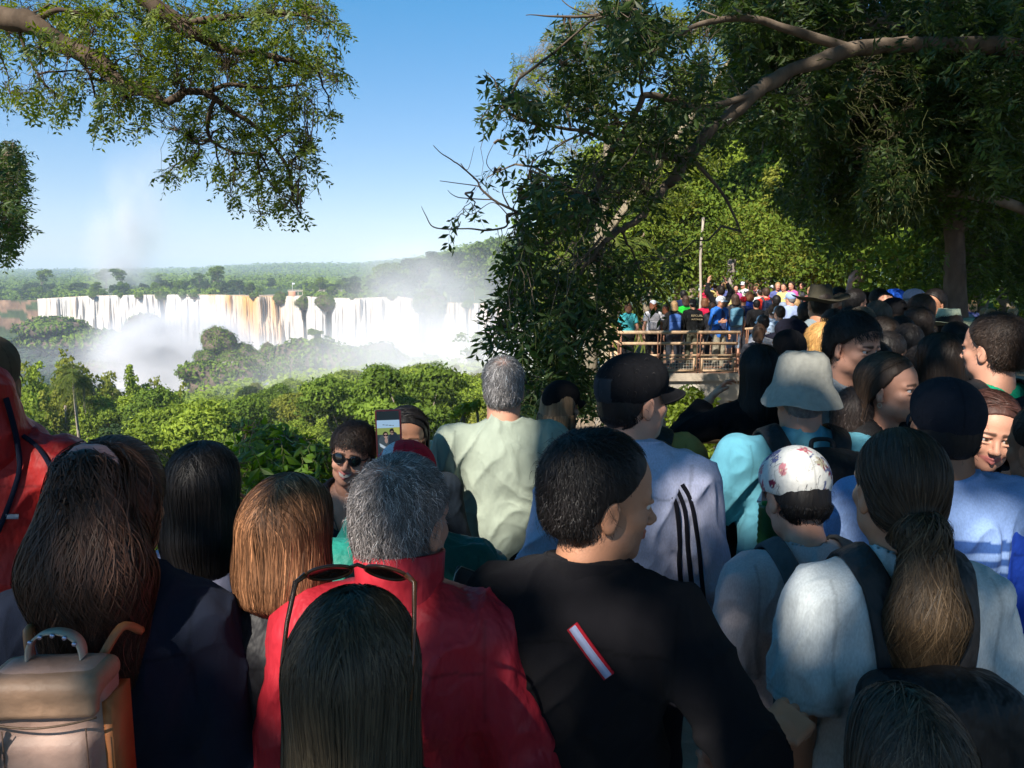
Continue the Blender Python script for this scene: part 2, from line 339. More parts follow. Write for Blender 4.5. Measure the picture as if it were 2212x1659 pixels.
def limbs(mb, rng, base, top, r0, targets, c=(.22, .17, .12)):
    ts = np.linspace(0, 1, 7)[:, None]; base = np.array(base, float); top = np.array(top, float)
    ax = base*(1-ts)+top*ts; ax[1:-1] += rng.normal(0, r0*.5, (5, 3))*[1, 1, 0]
    mb.tube(ax, np.linspace(r0, r0*.4, 7), c, 7)
    for t in targets:
        k = rng.uniform(.35, .85); s0 = ax[0]+(top-ax[0])*k; t = np.array(t, float); mid = (s0+t)/2+np.array([0, 0, -.06])*np.linalg.norm(t-s0)
        mb.tube([s0, mid*.6+s0*.4, mid*.6+t*.4, t], [r0*.38, r0*.3, r0*.2, r0*.08], c, 5)
GREENS = {'mid': ((.045, .085, .012), (.19, .27, .035)), 'light': ((.080, .13, .014), (.32, .40, .05)), 'dark': ((.016, .036, .012), (.06, .095, .03)), 'blue': ((.03, .055, .03), (.08, .13, .055)),
          'yellow': ((.09, .12, .015), (.30, .30, .05))}
def tree_proto(seed, H, R, nl, ls, tone, kind='broad', name='forest_tree'):
    rng = np.random.default_rng(seed); root = empty(name, (0, 0, 0)); bl = []
    if kind == 'broad':
        nb = rng.integers(12, 18)
        for i in range(nb):
            a = rng.uniform(0, 2*pi); rr_ = R*rng.uniform(.1, .68); z = H*rng.uniform(.30, .88)-rr_*.12; s = R*rng.uniform(.24, .44)
            bl.append((cos(a)*rr_, sin(a)*rr_, z, s, s, s*rng.uniform(.6, .85)))
    elif kind == 'umbrella':
        for i in range(8):
            a = rng.uniform(0, 2*pi); rr_ = R*rng.uniform(.1, .75); s = R*rng.uniform(.3, .45)
            bl.append((cos(a)*rr_, sin(a)*rr_, H*rng.uniform(.62, .95), s, s, s*.6))
    elif kind == 'bamboo':
        for i in range(7):
            a = rng.uniform(0, 2*pi); ln_ = R*rng.uniform(.2, 1.0); top_ = H*rng.uniform(.72, 1.0)
            for t in np.linspace(.12, 1, 9):
                rr_ = ln_*(.25*t+.75*t**2.2); s = R*.33*(1.2-t*.72)*rng.uniform(.8, 1.2)
                bl.append((cos(a)*rr_+rng.normal(0, .15), sin(a)*rr_+rng.normal(0, .15), top_*t*(1-.06*t*t), s, s, s*1.4))
    mb = MB(); V, F, C = crown_cloud(rng, bl, nl, ls, GREENS[tone], droop=.2 if kind != 'bamboo' else .9); mb.add(V, F, C)
    mb.obj('crown', M_FARLEAF, root, smooth=False)
    tb = MB(); pick = [bl[i][:3] for i in rng.choice(len(bl), min(8, len(bl)), replace=False)]
    limbs(tb, rng, (0, 0, -1.5), (0, 0, H*.72), .025*H, pick, (.24, .19, .14)); tb.obj('trunk', M_BARK, root)
    return root
def palm_proto(seed, H=13, R=3.2, name='palm_tree', nf=26):
    rng = np.random.default_rng(seed); root = empty(name, (0, 0, 0)); tb = MB(); zs = np.linspace(-1.5, H, 14)
    tb.tube(np.c_[.25*np.sin(zs/H*2.5), .1*np.cos(zs/4), zs], np.interp(zs, [-1.5, H*.5, H], [.24, .17, .13]), (.30, .25, .20), 8); tb.obj('trunk', M_BARK, root)
    mb = MB(); top = np.array([.25*sin(2.5), .1*cos(H/4), H])
    for f in range(nf):
        a = rng.uniform(0, 2*pi); el = rng.uniform(-.9, 1.25); L_ = R*rng.uniform(.8, 1.1); t = np.linspace(0, 1, 26)
        hd = np.array([cos(a), sin(a), 0]); p = top+hd*(L_*t*cos(el)*.95)[:, None]+np.array([0, 0, 1.])*(L_*(t*sin(el)-.75*t**2.2))[:, None]
        mb.tube(p[::5], [.035]*len(p[::5]), (.10, .12, .03), 4); tg = unit(np.gradient(p, axis=0)); sd = np.cross(hd, [0, 0, 1.])
        for sgn in (-1, 1):
            A = unit(tg*.55+sd*sgn*.75+np.array([0, 0, -.55])+rng.normal(0, .12, (26, 3))); ll = L_*.3*np.sin(np.clip(t*1.05+.06, 0, 1)*pi)**.6+.05
            Bn = unit(np.cross(A, np.array([0, 0, 1.])+rng.normal(0, .3, (26, 3)))); V, F = leaves(p+A*ll[:, None]*.5, A, Bn, ll, .075)
            cc = np.array([.07, .11, .02])*(1-(el < -.3)*.2)+np.array([.07, .06, .01])*rng.uniform(0, 1, (26, 1)); mb.add(V, F, np.repeat(cc, 4, 0))
    mb.obj('crown', M_FARLEAF, root, smooth=False); return root
def copy_tree(o, loc, rz, s, label, cat, group):
    c = o.copy(); COL.objects.link(c)
    for ch in o.children:
        d = ch.copy(); COL.objects.link(d); d.parent = c
    c.location = loc; c.rotation_euler = (0, 0, rz); c.scale = (s, s, s); tag(c, label, cat, group); return c
drop = []
def place_all(protos, spots, group, cat='tree'):
    used = set()
    for (k, loc, rz, s, label) in spots:
        o = protos[k]
        if k in used: copy_tree(o, loc, rz, s, label, cat, group)
        else:
            used.add(k); o.location = loc; o.rotation_euler = (0, 0, rz); o.scale = (s, s, s); tag(o, label, cat, group)
    for k, o in enumerate(protos):
        if k not in used: drop.append(o)
rng = np.random.default_rng(11)
PR = [tree_proto(1, 13, 6.0, 15000, .40, 'mid'), tree_proto(2, 15, 6.5, 15000, .44, 'light'), tree_proto(3, 12, 5.5, 13000, .40, 'dark'), tree_proto(4, 14, 6.2, 12000, .50, 'light'),
      tree_proto(5, 17, 7.0, 7000, .70, 'mid', 'umbrella'), tree_proto(6, 11, 5.0, 12000, .36, 'yellow')]
LBL = ['round mid-green tree on the wooded slope below the lookout', 'tall light-green tree on the wooded slope below the lookout', 'dark dense tree on the wooded slope below the lookout',
       'bright green tree with large leaves on the wooded slope below', 'flat-topped tree rising from the wooded slope below', 'yellow-green leafy tree on the slope below the lookout']
sp = []; pts = []
tries = 0
while len(sp) < 285 and tries < 60000:
    tries += 1
    th = rng.uniform(-.76, .16); d = 44*(240/44)**rng.uniform(0, 1)**.9
    if d > 230 and th < -.40: continue
    x = d*th; y = d
    if x > edge_x(min(max(y, 3.6), 300))-7: continue
    gap = 3.6+d*.021
    if any(abs(x-p[0]) < gap and abs(y-p[1]) < gap*1.15 for p in pts): continue
    pts.append((x, y)); z = float(ground_z(x, y)[0])
    s = rng.uniform(.5, 1.08)*(.66+.34*min(1, d/110))
    # keep the crowns below the sight lines seen in the photograph (v of the canopy line)
    th_ = x/y; lim = np.interp(th_*FPX+512, [-100, 20, 100, 200, 260, 330, 420, 480, 560, 700], [372, 378, 384, 398, 384, 372, 362, 372, 378, 376])
    top = P(1100, lim*2212/1024+rng.uniform(-4, 30), d)[2]
    k = rng.choice(6, p=[.22, .24, .10, .24, .05, .15] if th > -.25 else [.14, .28, .08, .2, .04, .26]); Hk = [13, 15, 12, 14, 17, 11][k]
    if z+Hk*s*.95 > top: s = max(.35, (top-z)/Hk/.95)
    if s < .4: continue
    u_ = 512+768*x/y; w1_ = ['nearest the lookout', 'in the near rows', 'in the middle rows', 'in the farthest row'][int(np.searchsorted([62, 100, 150], y))]; w2_ = ['at the left edge', 'around the palms', 'below the white pool', 'below the bushy rock', 'below the orange curtain', 'left of the pale green shirt', 'towards the mist at the right'][int(np.searchsorted([40, 110, 190, 280, 370, 450], u_))]
    w0_ = ['small', 'middling', 'large'][int(np.searchsorted([.62, .82], s))]; w3_ = ['round mid-green tree', 'tall light-green tree', 'dark dense tree', 'bright green leafy tree', 'flat-topped tree', 'yellow-green tree'][k]
    sp.append((k, (x, y, z), rng.uniform(0, 6.28), s, '%s %s %s, %s' % (w0_, w3_, w1_, w2_)))
place_all(PR, sp, 'trees on the wooded slope below the lookout')
# feathery bamboo clumps standing against the white water, and two palms
BP = [tree_proto(21, 15, 3.4, 9000, .42, 'yellow', 'bamboo', 'bamboo_clump'), tree_proto(22, 17, 3.8, 9000, .45, 'light', 'bamboo', 'bamboo_clump')]
sp = []
for (oxx, oyt, d, k, lb) in [(60, 765, 96, 1, 'dark green bamboo clump beside the red jacket at the far left'), (112, 742, 104, 0, 'tall leaning bamboo clump with bright tips near the left edge'), (30, 790, 80, 1, 'bushy bamboo clump lowest at the left edge of the valley'),
                   (162, 770, 112, 1, 'slim bamboo clump just behind the palm'), (196, 768, 104, 0, 'bamboo clump to the right of the palm crown'), (240, 790, 110, 0, 'short bamboo clump standing before the grey spray'),
                   (288, 772, 104, 1, 'thin pointed bamboo clump before the white spray'), (352, 800, 106, 0, 'rightmost feathery bamboo clump before the white pool'), (320, 832, 98, 1, 'low bamboo clump below the white spray'), (135, 800, 92, 0, 'low bamboo clump in front of the leaning one')]:
    p = P(oxx, oyt, d); z = float(ground_z(p[0], d)[0]); H = [15, 17][k]; sp.append((k, (p[0], d, z), rng.uniform(0, 6), max(.5, (p[2]-z)/H/1.02), lb))
place_all(BP, sp, 'bamboo clumps in the valley', 'bamboo')
PP = [palm_proto(31)]
sp = []
for (oxx, oyt, d, lb, s) in [(160, 800, 88, 'pindo palm with drooping fronds above the bright green valley', 1), (182, 822, 90, 'thinner palm trunk close behind the larger palm', .85)]:
    p = P(oxx, oyt, d); z = float(ground_z(p[0], d)[0]); sp.append((0, (p[0], d, p[2]-13*s-.3), rng.uniform(0, 6), s, lb))
place_all(PP, sp, 'palms in the valley', 'palm tree')
# trees on the plateau above the falls
QP = [tree_proto(41, 15, 8, 1700, 1.25, 'mid'), tree_proto(42, 17, 9, 1700, 1.3, 'dark'), tree_proto(43, 20, 8, 1300, 1.2, 'mid', 'umbrella'), tree_proto(44, 12, 7, 1500, 1.2, 'blue')]
QL = ['rounded tree in the forest line above the waterfall', 'dark dense tree in the forest line above the waterfall', 'flat-topped tree standing over the forest above the waterfall', 'low bluish tree in the forest line above the waterfall']
sp = []
for (oxx, oyt) in [(88, 592), (228, 590), (262, 590), (460, 585), (470, 590), (820, 563), (850, 560), (905, 552), (950, 552), (990, 538), (1030, 524), (1062, 500), (1085, 498)]:
    d = float(np.interp(oxx, CR_OX, CR_D))+rng.uniform(60, 120); p = P(oxx, oyt, d); z = float(ground_z(p[0], d)[0]); sp.append((rng.choice([0, 1]) if oxx > 600 else 2, (p[0], d, z), rng.uniform(0, 6), max(.6, (p[2]-z)/17), QL[2]))
sp = [(k, a, b_, s, QL[k]) for (k, a, b_, s, l) in sp]
for i in range(190):
    oxx = rng.uniform(-60, 1260); d = float(np.interp(oxx, CR_OX, CR_D))+rng.uniform(9, 26)+260*rng.uniform(0, 1)**1.6; p = P(oxx, 640, d)
    z = float(ground_z(p[0], d)[0]); k = int(rng.choice(4, p=[.35, .3, .1, .25])); s = rng.uniform(.55, 1.0)*(1+.35*(oxx > 800))
    if 560 < oxx < 650 and p[1]-np.interp(oxx, CR_OX, CR_D) < 190: continue
    w1_ = ['on the brink', 'in the second line', 'in the third line', 'well back'][int(np.searchsorted([25, 70, 150], d-float(np.interp(oxx, CR_OX, CR_D))))]; w2_ = ['beyond the left edge', 'above the leftmost curtain', 'above the white left falls', 'above the plume side of the left falls', 'above the orange curtain', 'by the flagpole', 'above the middle falls', 'above the drifting mist', 'above the right falls', 'behind the overhanging leaves'][int(np.searchsorted([60, 150, 260, 400, 560, 690, 800, 930, 1060], oxx))]
    sp.append((k, (p[0], d, z-1), rng.uniform(0, 6), s, '%s %s %s' % (['rounded forest tree', 'dark dense forest tree', 'tall layered forest tree', 'low bluish forest tree'][k], w1_, w2_)))
place_all(QP, sp, 'trees on the plateau above the falls')
# undergrowth, far slope woods and distant hills: read as one mass
def mass(name, n, ths, ds, ls_per_d, tone, up, label_kind='stuff', seed=0, filt=None, cl=1, dpow=1.):
    rng = np.random.default_rng(seed); th = rng.uniform(*ths, n); d = ds[0]*(ds[1]/ds[0])**(rng.uniform(0, 1, n)**dpow); x = d*th; y = d
    if cl > 1:
        m = n//cl; th = np.repeat(th[:m], cl); d = np.repeat(d[:m], cl); sig = np.repeat(rng.uniform(.6, 1.3, m), cl)*d*ls_per_d*2.2
        dr = rand_dirs(rng, m*cl); dr[:, 2] = np.abs(dr[:, 2]); x = d*th+dr[:, 0]*sig; y = d+dr[:, 1]*sig; zz = dr[:, 2]*sig*.8
    else: dr = rand_dirs(rng, n); dr[:, 2] = np.abs(dr[:, 2]); zz = rng.uniform(0, 1, n)*up
    z = height(x, y)+zz; ok = np.ones(len(x), bool) if filt is None else filt(x, y, z)
    x, y, z, d, dr = x[ok], y[ok], z[ok], d[ok], dr[ok]; Cn = np.stack([x, y, z+up*.2], -1)
    nr = unit(dr+.5*rand_dirs(rng, len(x))+[0, -.2, .3]); A = perp(nr, rng); Bn = np.cross(A, nr); s = d*ls_per_d*rng.uniform(.6, 1.4, len(x))
    V, F = leaves(Cn, A, Bn, s, s*.7); tn = np.clip(.5+.4*fbm(Cn/(d[:, None]*.06), 2, 5)+rng.normal(0, .15, len(x)), 0, 1)[:, None]
    c = np.array(GREENS[tone][0])*(1-tn)+np.array(GREENS[tone][1])*tn
    o = mesh_obj(name, V, F, M_FARLEAF, None, np.repeat(c, 4, 0), smooth=False); tag(o, kind=label_kind)
    if label_kind == 'stuff': pass
    return o
nocl = lambda x, y, z: (x < edge_x(np.clip(y, 3.6, 300))-1.5)
o = mass('undergrowth', 130000, (-.78, .3), (9, 260), .0062, 'light', 3.5, seed=1, filt=nocl, cl=26); tag(o, 'light green undergrowth filling the gaps between the valley trees', 'undergrowth')
o = mass('slope_woodland', 60000, (-.80, -.30), (400, 720), .0065, 'blue', 2, seed=2, cl=16, filt=lambda x, y, z: (z > -78) & (y < crest_d(x, y)[0]-8)); tag(o, 'hazy blue-green woodland at the left foot of the falls', 'woodland')
o = mass('plateau_woodland', 60000, (-.78, .34), (620, 1500), .0045, 'mid', 3, seed=3, cl=16, filt=lambda x, y, z: (y > crest_d(x, y)[0]+9) & ~((x/y > -.38) & (x/y < -.27) & (y < crest_d(x, y)[0]+230))); tag(o, 'green forest canopy covering the plateau behind the falls', 'woodland')
o = mass('hill_woodland', 60000, (-.78, .45), (1400, 5200), .0032, 'mid', 4, seed=4, cl=12, dpow=.8); tag(o, 'distant wooded hills along the horizon', 'woodland')
# rocks and green islands in the pool
def blob_rock(name, oxx, oyc, d, rx, ry, rz, label, green, seed):
    rng = np.random.default_rng(seed); u, v = np.meshgrid(np.linspace(0, 2*pi, 40, endpoint=False), np.linspace(0, pi, 22)); D = np.stack([np.cos(u)*np.sin(v), np.sin(u)*np.sin(v), np.cos(v)], -1).reshape(-1, 3)
    r_ = 1+.55*fbm(D*1.9+seed*3.3, 4, seed); V = D*r_[:, None]*np.array([rx, ry, rz])
    V[:, :2] *= (1-.25*np.clip(-D[:, 2:3], 0, 1)); i = (np.arange(21)*40)[:, None]; j = np.arange(40)[None]
    F = np.stack([i+j, i+40+j, i+40+(j+1) % 40, i+(j+1) % 40], -1).reshape(-1, 4)
    c = np.array([.12, .085, .065])*(1+.4*fbm(V/4, 3, 2)[:, None]); root = empty(name, P(oxx, oyc, d)); mesh_obj('rock_mass', V, F, M_ROCK, root, c)
    n = int(3200*green)
    if n:
        pw = np.clip(D[:, 2]+.35+.5*(green > .8), 0.001, 1)*np.clip(np.sin(v.ravel()), .001, 1); k = rng.choice(len(D), n, p=pw/pw.sum())
        nr = unit(D[k]+.6*rand_dirs(rng, n)); A = perp(nr, rng); s = rng.uniform(.8, 2.0, n)*max(.5, rx/15); Cn = V[k]*(1+rng.uniform(0, .06, n))[:, None]+rng.normal(0, .5, (n, 3))
        VV, FF = leaves(Cn, A, np.cross(A, nr), s, s*.7); t = rng.uniform(0, 1, (n, 1)); cc = np.array(GREENS['dark'][0])*(1-t)+np.array(GREENS['mid'][1])*t
        mesh_obj('vegetation', VV, FF, M_FARLEAF, root, np.repeat(cc, 4, 0), smooth=False)
    tag(root, label, 'rock', 'rocks below the falls')
for k, a in enumerate([(474, 738, 420, 10.5, 9, 11.5, 'tall rock with a green bushy top before the orange curtain', 1), (446, 770, 415, 8, 8, 7, 'low green rock left of the bushy outcrop', .8), (500, 775, 415, 11, 9, 7, 'dark rock at the foot of the bushy outcrop', .8),
                       (530, 766, 425, 11, 10, 9.5, 'rounded brown rock right of the bushy outcrop', .5), (585, 766, 440, 13, 10, 8.5, 'wide brown rock beside the rapids', .45), (560, 790, 400, 16, 12, 8, 'low rock under the two round boulders', .5),
                       (312, 712, 560, 14, 12, 12, 'brown rock dome half lost in the spray', .3), (110, 712, 600, 26, 18, 10, 'dark rock spur at the foot of the leftmost curtain', .8), (165, 735, 600, 42, 18, 8, 'wooded spur in front of the leftmost curtains', 1),
                       (640, 790, 380, 15, 12, 9, 'wooded rock beside the rapids', 1), (690, 790, 385, 27, 15, 14, 'dark wooded ridge before the middle falls', 1), (780, 790, 390, 28, 14, 11, 'right end of the dark wooded ridge in the mist', 1),
                       (860, 800, 400, 30, 14, 10, 'low ridge fading into the mist', 1), (478, 820, 300, 16, 10, 8, 'brown rocky bank at the lower edge of the white pool', .6), (240, 790, 520, 26, 10, 4, 'dark flat rocks in the grey spray', .1)]):
    f_ = .80 if k < 6 else (.9 if 8 < k < 13 else 1); blob_rock('boulder', a[0], a[1]+(8 if k < 6 else 4), a[2], a[3]*f_, a[4]*f_, a[5]*f_, a[6], a[7], 50+k)
for k, (ox_, oy_, r_, g_, l_) in enumerate([(349, 640, 5, 1, 'dark bushy rock splitting the brink of the falls at left'), (200, 640, 2.5, .6, 'small rock on the brink of the left falls'), (262, 639, 2.2, .5, 'tiny rock on the brink left of centre'), (300, 641, 3, .8, 'low green rock on the brink left of the gap'), (395, 640, 2.4, .5, 'brown rock where the orange water starts'), (418, 640, 3.2, .6, 'pair-like rock at the brink of the orange water'),
        (548, 641, 3, .4, 'rusty rock on the brink of the orange curtain'), (606, 645, 6, 1, 'green islet at the right end of the orange curtain'), (656, 655, 6, 1, 'green bush between two white curtains'), (708, 655, 8, 1, 'wooded notch between the middle falls'), (765, 644, 2.5, .4, 'small rock on the brink of the middle falls'), (846, 643, 3, .4, 'small rock on the brink near the mist'), (925, 655, 11, 1, 'wooded brink fading in the mist'), (945, 668, 9, 1, 'wooded brink left of the right falls'), (1010, 660, 3.5, 1, 'bush between the right falls'), (1064, 662, 4, 1, 'bush on the brink by the overhanging leaves')]):
    blob_rock('boulder', ox_, oy_, float(np.interp(ox_, CR_OX, CR_D))-12, r_, r_, r_*.8, l_, g_, 90+k)
# single trees that stand out
SP2 = [(0, 680, 712, 372, 'mid-green tree on the ridge before the middle falls', .75), (3, 480, 855, 150, 'dark leafy tree right of the white pool', .55), (2, 900, 790, 260, 'hazy tree on the ridge right of centre', .8), (0, 830, 800, 250, 'hazy tree on the ridge at centre', .8)]
for k, oxx, oyt, d, lb, s in SP2:
    p = P(oxx, oyt, d); Hk = [13, 15, 12, 14][k]*s*.95; copy_tree(PR[k], (p[0], d, p[2]-Hk), rng.uniform(0, 6), s, lb, 'tree', 'trees standing on the ridges before the falls')
for o in drop:
    for ch in list(o.children): bpy.data.objects.remove(ch)
    bpy.data.objects.remove(o)
tt = tree_proto(61, 22, 6, 1500, .9, 'mid', 'broad', 'thin_tree'); p = P(1022, 712, 210); tt.location = (p[0], 210, p[2]-21); tag(tt, 'thin see-through tree before the rightmost falls', 'tree')
# flagpole and viewing platform with visitors far off above the falls
fp = empty('flagpole', P(632, 628, 705)); m = MB(); m.tube([(0, 0, -4), (0, 0, 13)], .25, (.8, .8, .8), 6); m.obj('pole', M_PAVE, fp)
m = MB(); m.box((0, -.05, 10), (4.2, .05, 12.8), (.75, .82, .9)); m.obj('flag', M_PAVE, fp); fp.scale = (.55,)*3; tag(fp, 'tiny white flagpole with a pale flag above the falls', 'flagpole')
ck = empty('viewing_deck', P(632, 633, 700)); m = MB(); m.box((-3, -2, -6), (3, 2, 1.5), (.55, .25, .15)); m.box((-4, -2, 1.5), (95, 0, 2.2), (.5, .42, .36))
for i in range(24): m.box((i*4-3, -1.2, -6), (i*4-2.4, -.8, 1.5), (.4, .33, .28))
m.obj('deck', M_PAVE, ck)
m = MB()
for i in range(24): m.box((i*4-3, -2, 3.1), (i*4+1, -1.85, 3.25), (.6, .5, .42))
m.obj('railing', M_PAVE, ck); tag(ck, 'far walkway with a reddish hut on the brink above the falls', 'viewing deck')
# ------------------------------------------------------------------ mist and haze
def softvol(name, dens, tint, seed, lump, top):
    m = bpy.data.materials.new(name); m.use_nodes = True; N = m.node_tree.nodes; L = m.node_tree.links; N.remove(N['Principled BSDF'])
    v = N.new('ShaderNodeVolumePrincipled'); v.inputs['Color'].default_value = (*tint, 1); v.inputs['Anisotropy'].default_value = -.35
    tc = N.new('ShaderNodeTexCoord'); ln = N.new('ShaderNodeVectorMath'); ln.operation = 'LENGTH'; L.new(tc.outputs['Object'], ln.inputs[0])
    fo = N.new('ShaderNodeMapRange'); fo.interpolation_type = 'SMOOTHERSTEP'; fo.inputs[1].default_value = .98; fo.inputs[2].default_value = .0; fo.inputs[3].default_value = 0; fo.inputs[4].default_value = 1
    L.new(ln.outputs['Value'], fo.inputs[0])
    mp = N.new('ShaderNodeMapping'); mp.inputs['Location'].default_value = (seed*3.7, seed*1.3, 0); mp.inputs['Scale'].default_value = lump; L.new(tc.outputs['Object'], mp.inputs[0])
    nz = N.new('ShaderNodeTexNoise'); nz.inputs['Scale'].default_value = 1; nz.inputs['Detail'].default_value = 2.5; L.new(mp.outputs[0], nz.inputs[0])
    nr = N.new('ShaderNodeMapRange'); nr.inputs[1].default_value = .36; nr.inputs[2].default_value = .66; nr.inputs[3].default_value = .12; nr.inputs[4].default_value = 1.6; L.new(nz.outputs[0], nr.inputs[0])
    m1 = N.new('ShaderNodeMath'); m1.operation = 'MULTIPLY'; L.new(fo.outputs[0], m1.inputs[0]); L.new(nr.outputs[0], m1.inputs[1])
    m2 = N.new('ShaderNodeMath'); m2.operation = 'MULTIPLY'; m2.inputs[1].default_value = dens; L.new(m1.outputs[0], m2.inputs[0]); L.new(m2.outputs[0], v.inputs['Density'])
    L.new(v.outputs[0], N['Material Output'].inputs['Volume']); return m
def puff(oxx, oyc, d, rx, ry, rz, dens, label, seed, tint=(1, .98, 1), lump=(2.2, 2.2, 2.2)):
    u, v = np.meshgrid(np.linspace(0, 2*pi, 24, endpoint=False), np.linspace(0, pi, 14)); V = np.stack([np.cos(u)*np.sin(v), np.sin(u)*np.sin(v), np.cos(v)], -1).reshape(-1, 3)
    i = (np.arange(13)*24)[:, None]; j = np.arange(24)[None]; F = np.stack([i+j, i+24+j, i+24+(j+1) % 24, i+(j+1) % 24], -1).reshape(-1, 4)
    k = 1.45; o = mesh_obj('spray_cloud', V, F, softvol('spray', dens*2.6, tint, seed, lump, 0), None); o.location = P(oxx, oyc, d); o.scale = (rx*k, ry*k, rz*k); tag(o, label, 'spray', kind='stuff')
for k, a in enumerate([(390, 790, 520, 50, 45, 20, .015, 'dense white spray boiling at the foot of the left falls'), (400, 775, 500, 55, 45, 34, .045, 'brightest core of the spray over the pool'), (330, 780, 540, 60, 40, 18, .004, 'thin spray around the white pool'),
                       (265, 735, 620, 40, 35, 16, .004, 'pinkish spray rising left of the pool'), (190, 775, 500, 70, 50, 14, .0012, 'grey drifting mist over the left slope'), (560, 775, 590, 80, 30, 12, .008, 'spray at the foot of the orange curtain'),
                       (262, 560, 800, 34, 34, 60, .010, 'tall faint plume of spray above the plateau'), (285, 470, 820, 36, 34, 60, .0055, 'upper fading part of the plume'), (335, 390, 830, 46, 34, 60, .0022, 'faintest top of the plume against blue sky'),
                       (900, 690, 470, 50, 45, 52, .0028, 'big mist cloud over the middle falls'), (940, 780, 440, 50, 45, 28, .005, 'thick mist right of the middle falls'), (890, 630, 560, 45, 36, 36, .003, 'mist drifting above the brink'),
                       (1000, 815, 300, 50, 50, 26, .004, 'mist filling the gorge before the right falls'), (1000, 900, 150, 40, 40, 22, .010, 'thin mist behind the man in the pale green shirt'), (850, 880, 190, 48, 40, 20, .004, 'light haze over the slope'),
                       (1060, 850, 220, 60, 50, 36, .005, 'mist below the overhanging leaves'), (720, 750, 560, 60, 30, 18, .005, 'spray below the brink at centre')]):
    puff(*a, 5+k)
hz = MB(); hz.box((-9000, -300, -95), (9000, 9800, 165), (1, 1, 1)); o = hz.obj('haze', volmat('haze_air', .00019, (.72, .84, 1)), None); tag(o, 'thin blue haze in the air over the valley', 'haze', kind='stuff')
# ================================================================== the trees close by
def sprays(rng, base, dirs, L_, npair, ll, lw, droop, cols, sp=.9, alt=False):
    """compound leaves: base (n,3), dirs (n,3), length L_, npair leaflet pairs -> leaf arrays, and twig polylines"""
    n = len(base); t = np.linspace(.12, 1, npair)
    L_ = np.broadcast_to(L_, (n,))[:, None]
    pos = base[:, None]+dirs[:, None]*(L_[..., None]*t[None, :, None])+np.array([0, 0, -1.])*(droop*L_[..., None]*t[None, :, None]**2)
    tg = unit(dirs[:, None]+np.array([0, 0, -2.])*droop*t[None, :, None])
    side = unit(np.cross(dirs, np.array([0, 0, 1.])+rng.normal(0, .55, (n, 3))))[:, None]+np.zeros_like(tg); up = np.cross(side, tg); VV = []; CC = []
    for sg in (-1, 1):
        A = unit(tg*.55+side*sg*sp+up*rng.normal(0, .25, (n, npair, 1))+rng.normal(0, .18, (n, npair, 3))+np.array([0, 0, -.25]))
        Bn = unit(np.cross(A, up+rng.normal(0, .35, (n, npair, 3)))); l = (ll*rng.uniform(.7, 1.2, (n, npair))*np.sin(np.linspace(.9, 2.2, npair))[None])
        k = rng.uniform(size=(n, npair)) < .93
        C = pos+A*l[..., None]*.52; V, F = leaves(C[k], A[k], Bn[k], l[k], (l*lw)[k]); VV.append(V)
        tone = np.clip(rng.uniform(0, 1, (n, 1))*.7+rng.uniform(0, .45, (n, npair)), 0, 1)[k][:, None]
        CC.append(np.repeat(np.array(cols[0])*(1-tone)+np.array(cols[1])*tone, 4, 0))
    V = np.concatenate(VV); C = np.concatenate(CC); return V, np.arange(len(V)).reshape(-1, 4), C, pos
def twig_mesh(mb, rng, starts, ends, r0, r1, c, sag=.06):
    """thin curved triangular twigs from starts to ends, vectorised"""
    n = len(starts); t = np.linspace(0, 1, 6)[None, :, None]; Ln = np.linalg.norm(ends-starts, axis=1)[:, None, None]
    wob = rng.normal(0, .05, (n, 6, 3))*Ln*np.sin(t*pi); p = starts[:, None]*(1-t)+ends[:, None]*t+np.array([0, 0, 1.])*np.sin(t*pi)*sag*Ln+wob
    tg = unit(np.gradient(p, axis=1)); a = unit(np.cross(tg, np.array([.3, .2, 1.]))); b = np.cross(tg, a); r = (r0+(r1-r0)*t)
    V = np.stack([p+r*(a*cos(q)+b*sin(q)) for q in (0, 2.094, 4.189)], 2).reshape(-1, 3)
    i = (np.arange(n)*18)[:, None, None]; s = (np.arange(5)*3)[None, :, None]; k = np.arange(3)[None, None]; k2 = (k+1) % 3
    F = np.stack([i+s+k, i+s+k2, i+s+3+k2, i+s+3+k], -1).reshape(-1, 4); mb.add(V, F, c)
def smooth_line(pts, m=6):
    pts = np.asarray(pts, float); out = []
    for i in range(len(pts)-1):
        p0 = pts[max(i-1, 0)]; p1 = pts[i]; p2 = pts[i+1]; p3 = pts[min(i+2, len(pts)-1)]
        for t in np.linspace(0, 1, m, endpoint=False): out.append(.5*((2*p1)+(-p0+p2)*t+(2*p0-5*p1+4*p2-p3)*t*t+(-p0+3*p1-3*p2+p3)*t**3))
    out.append(pts[-1]); return np.array(out)
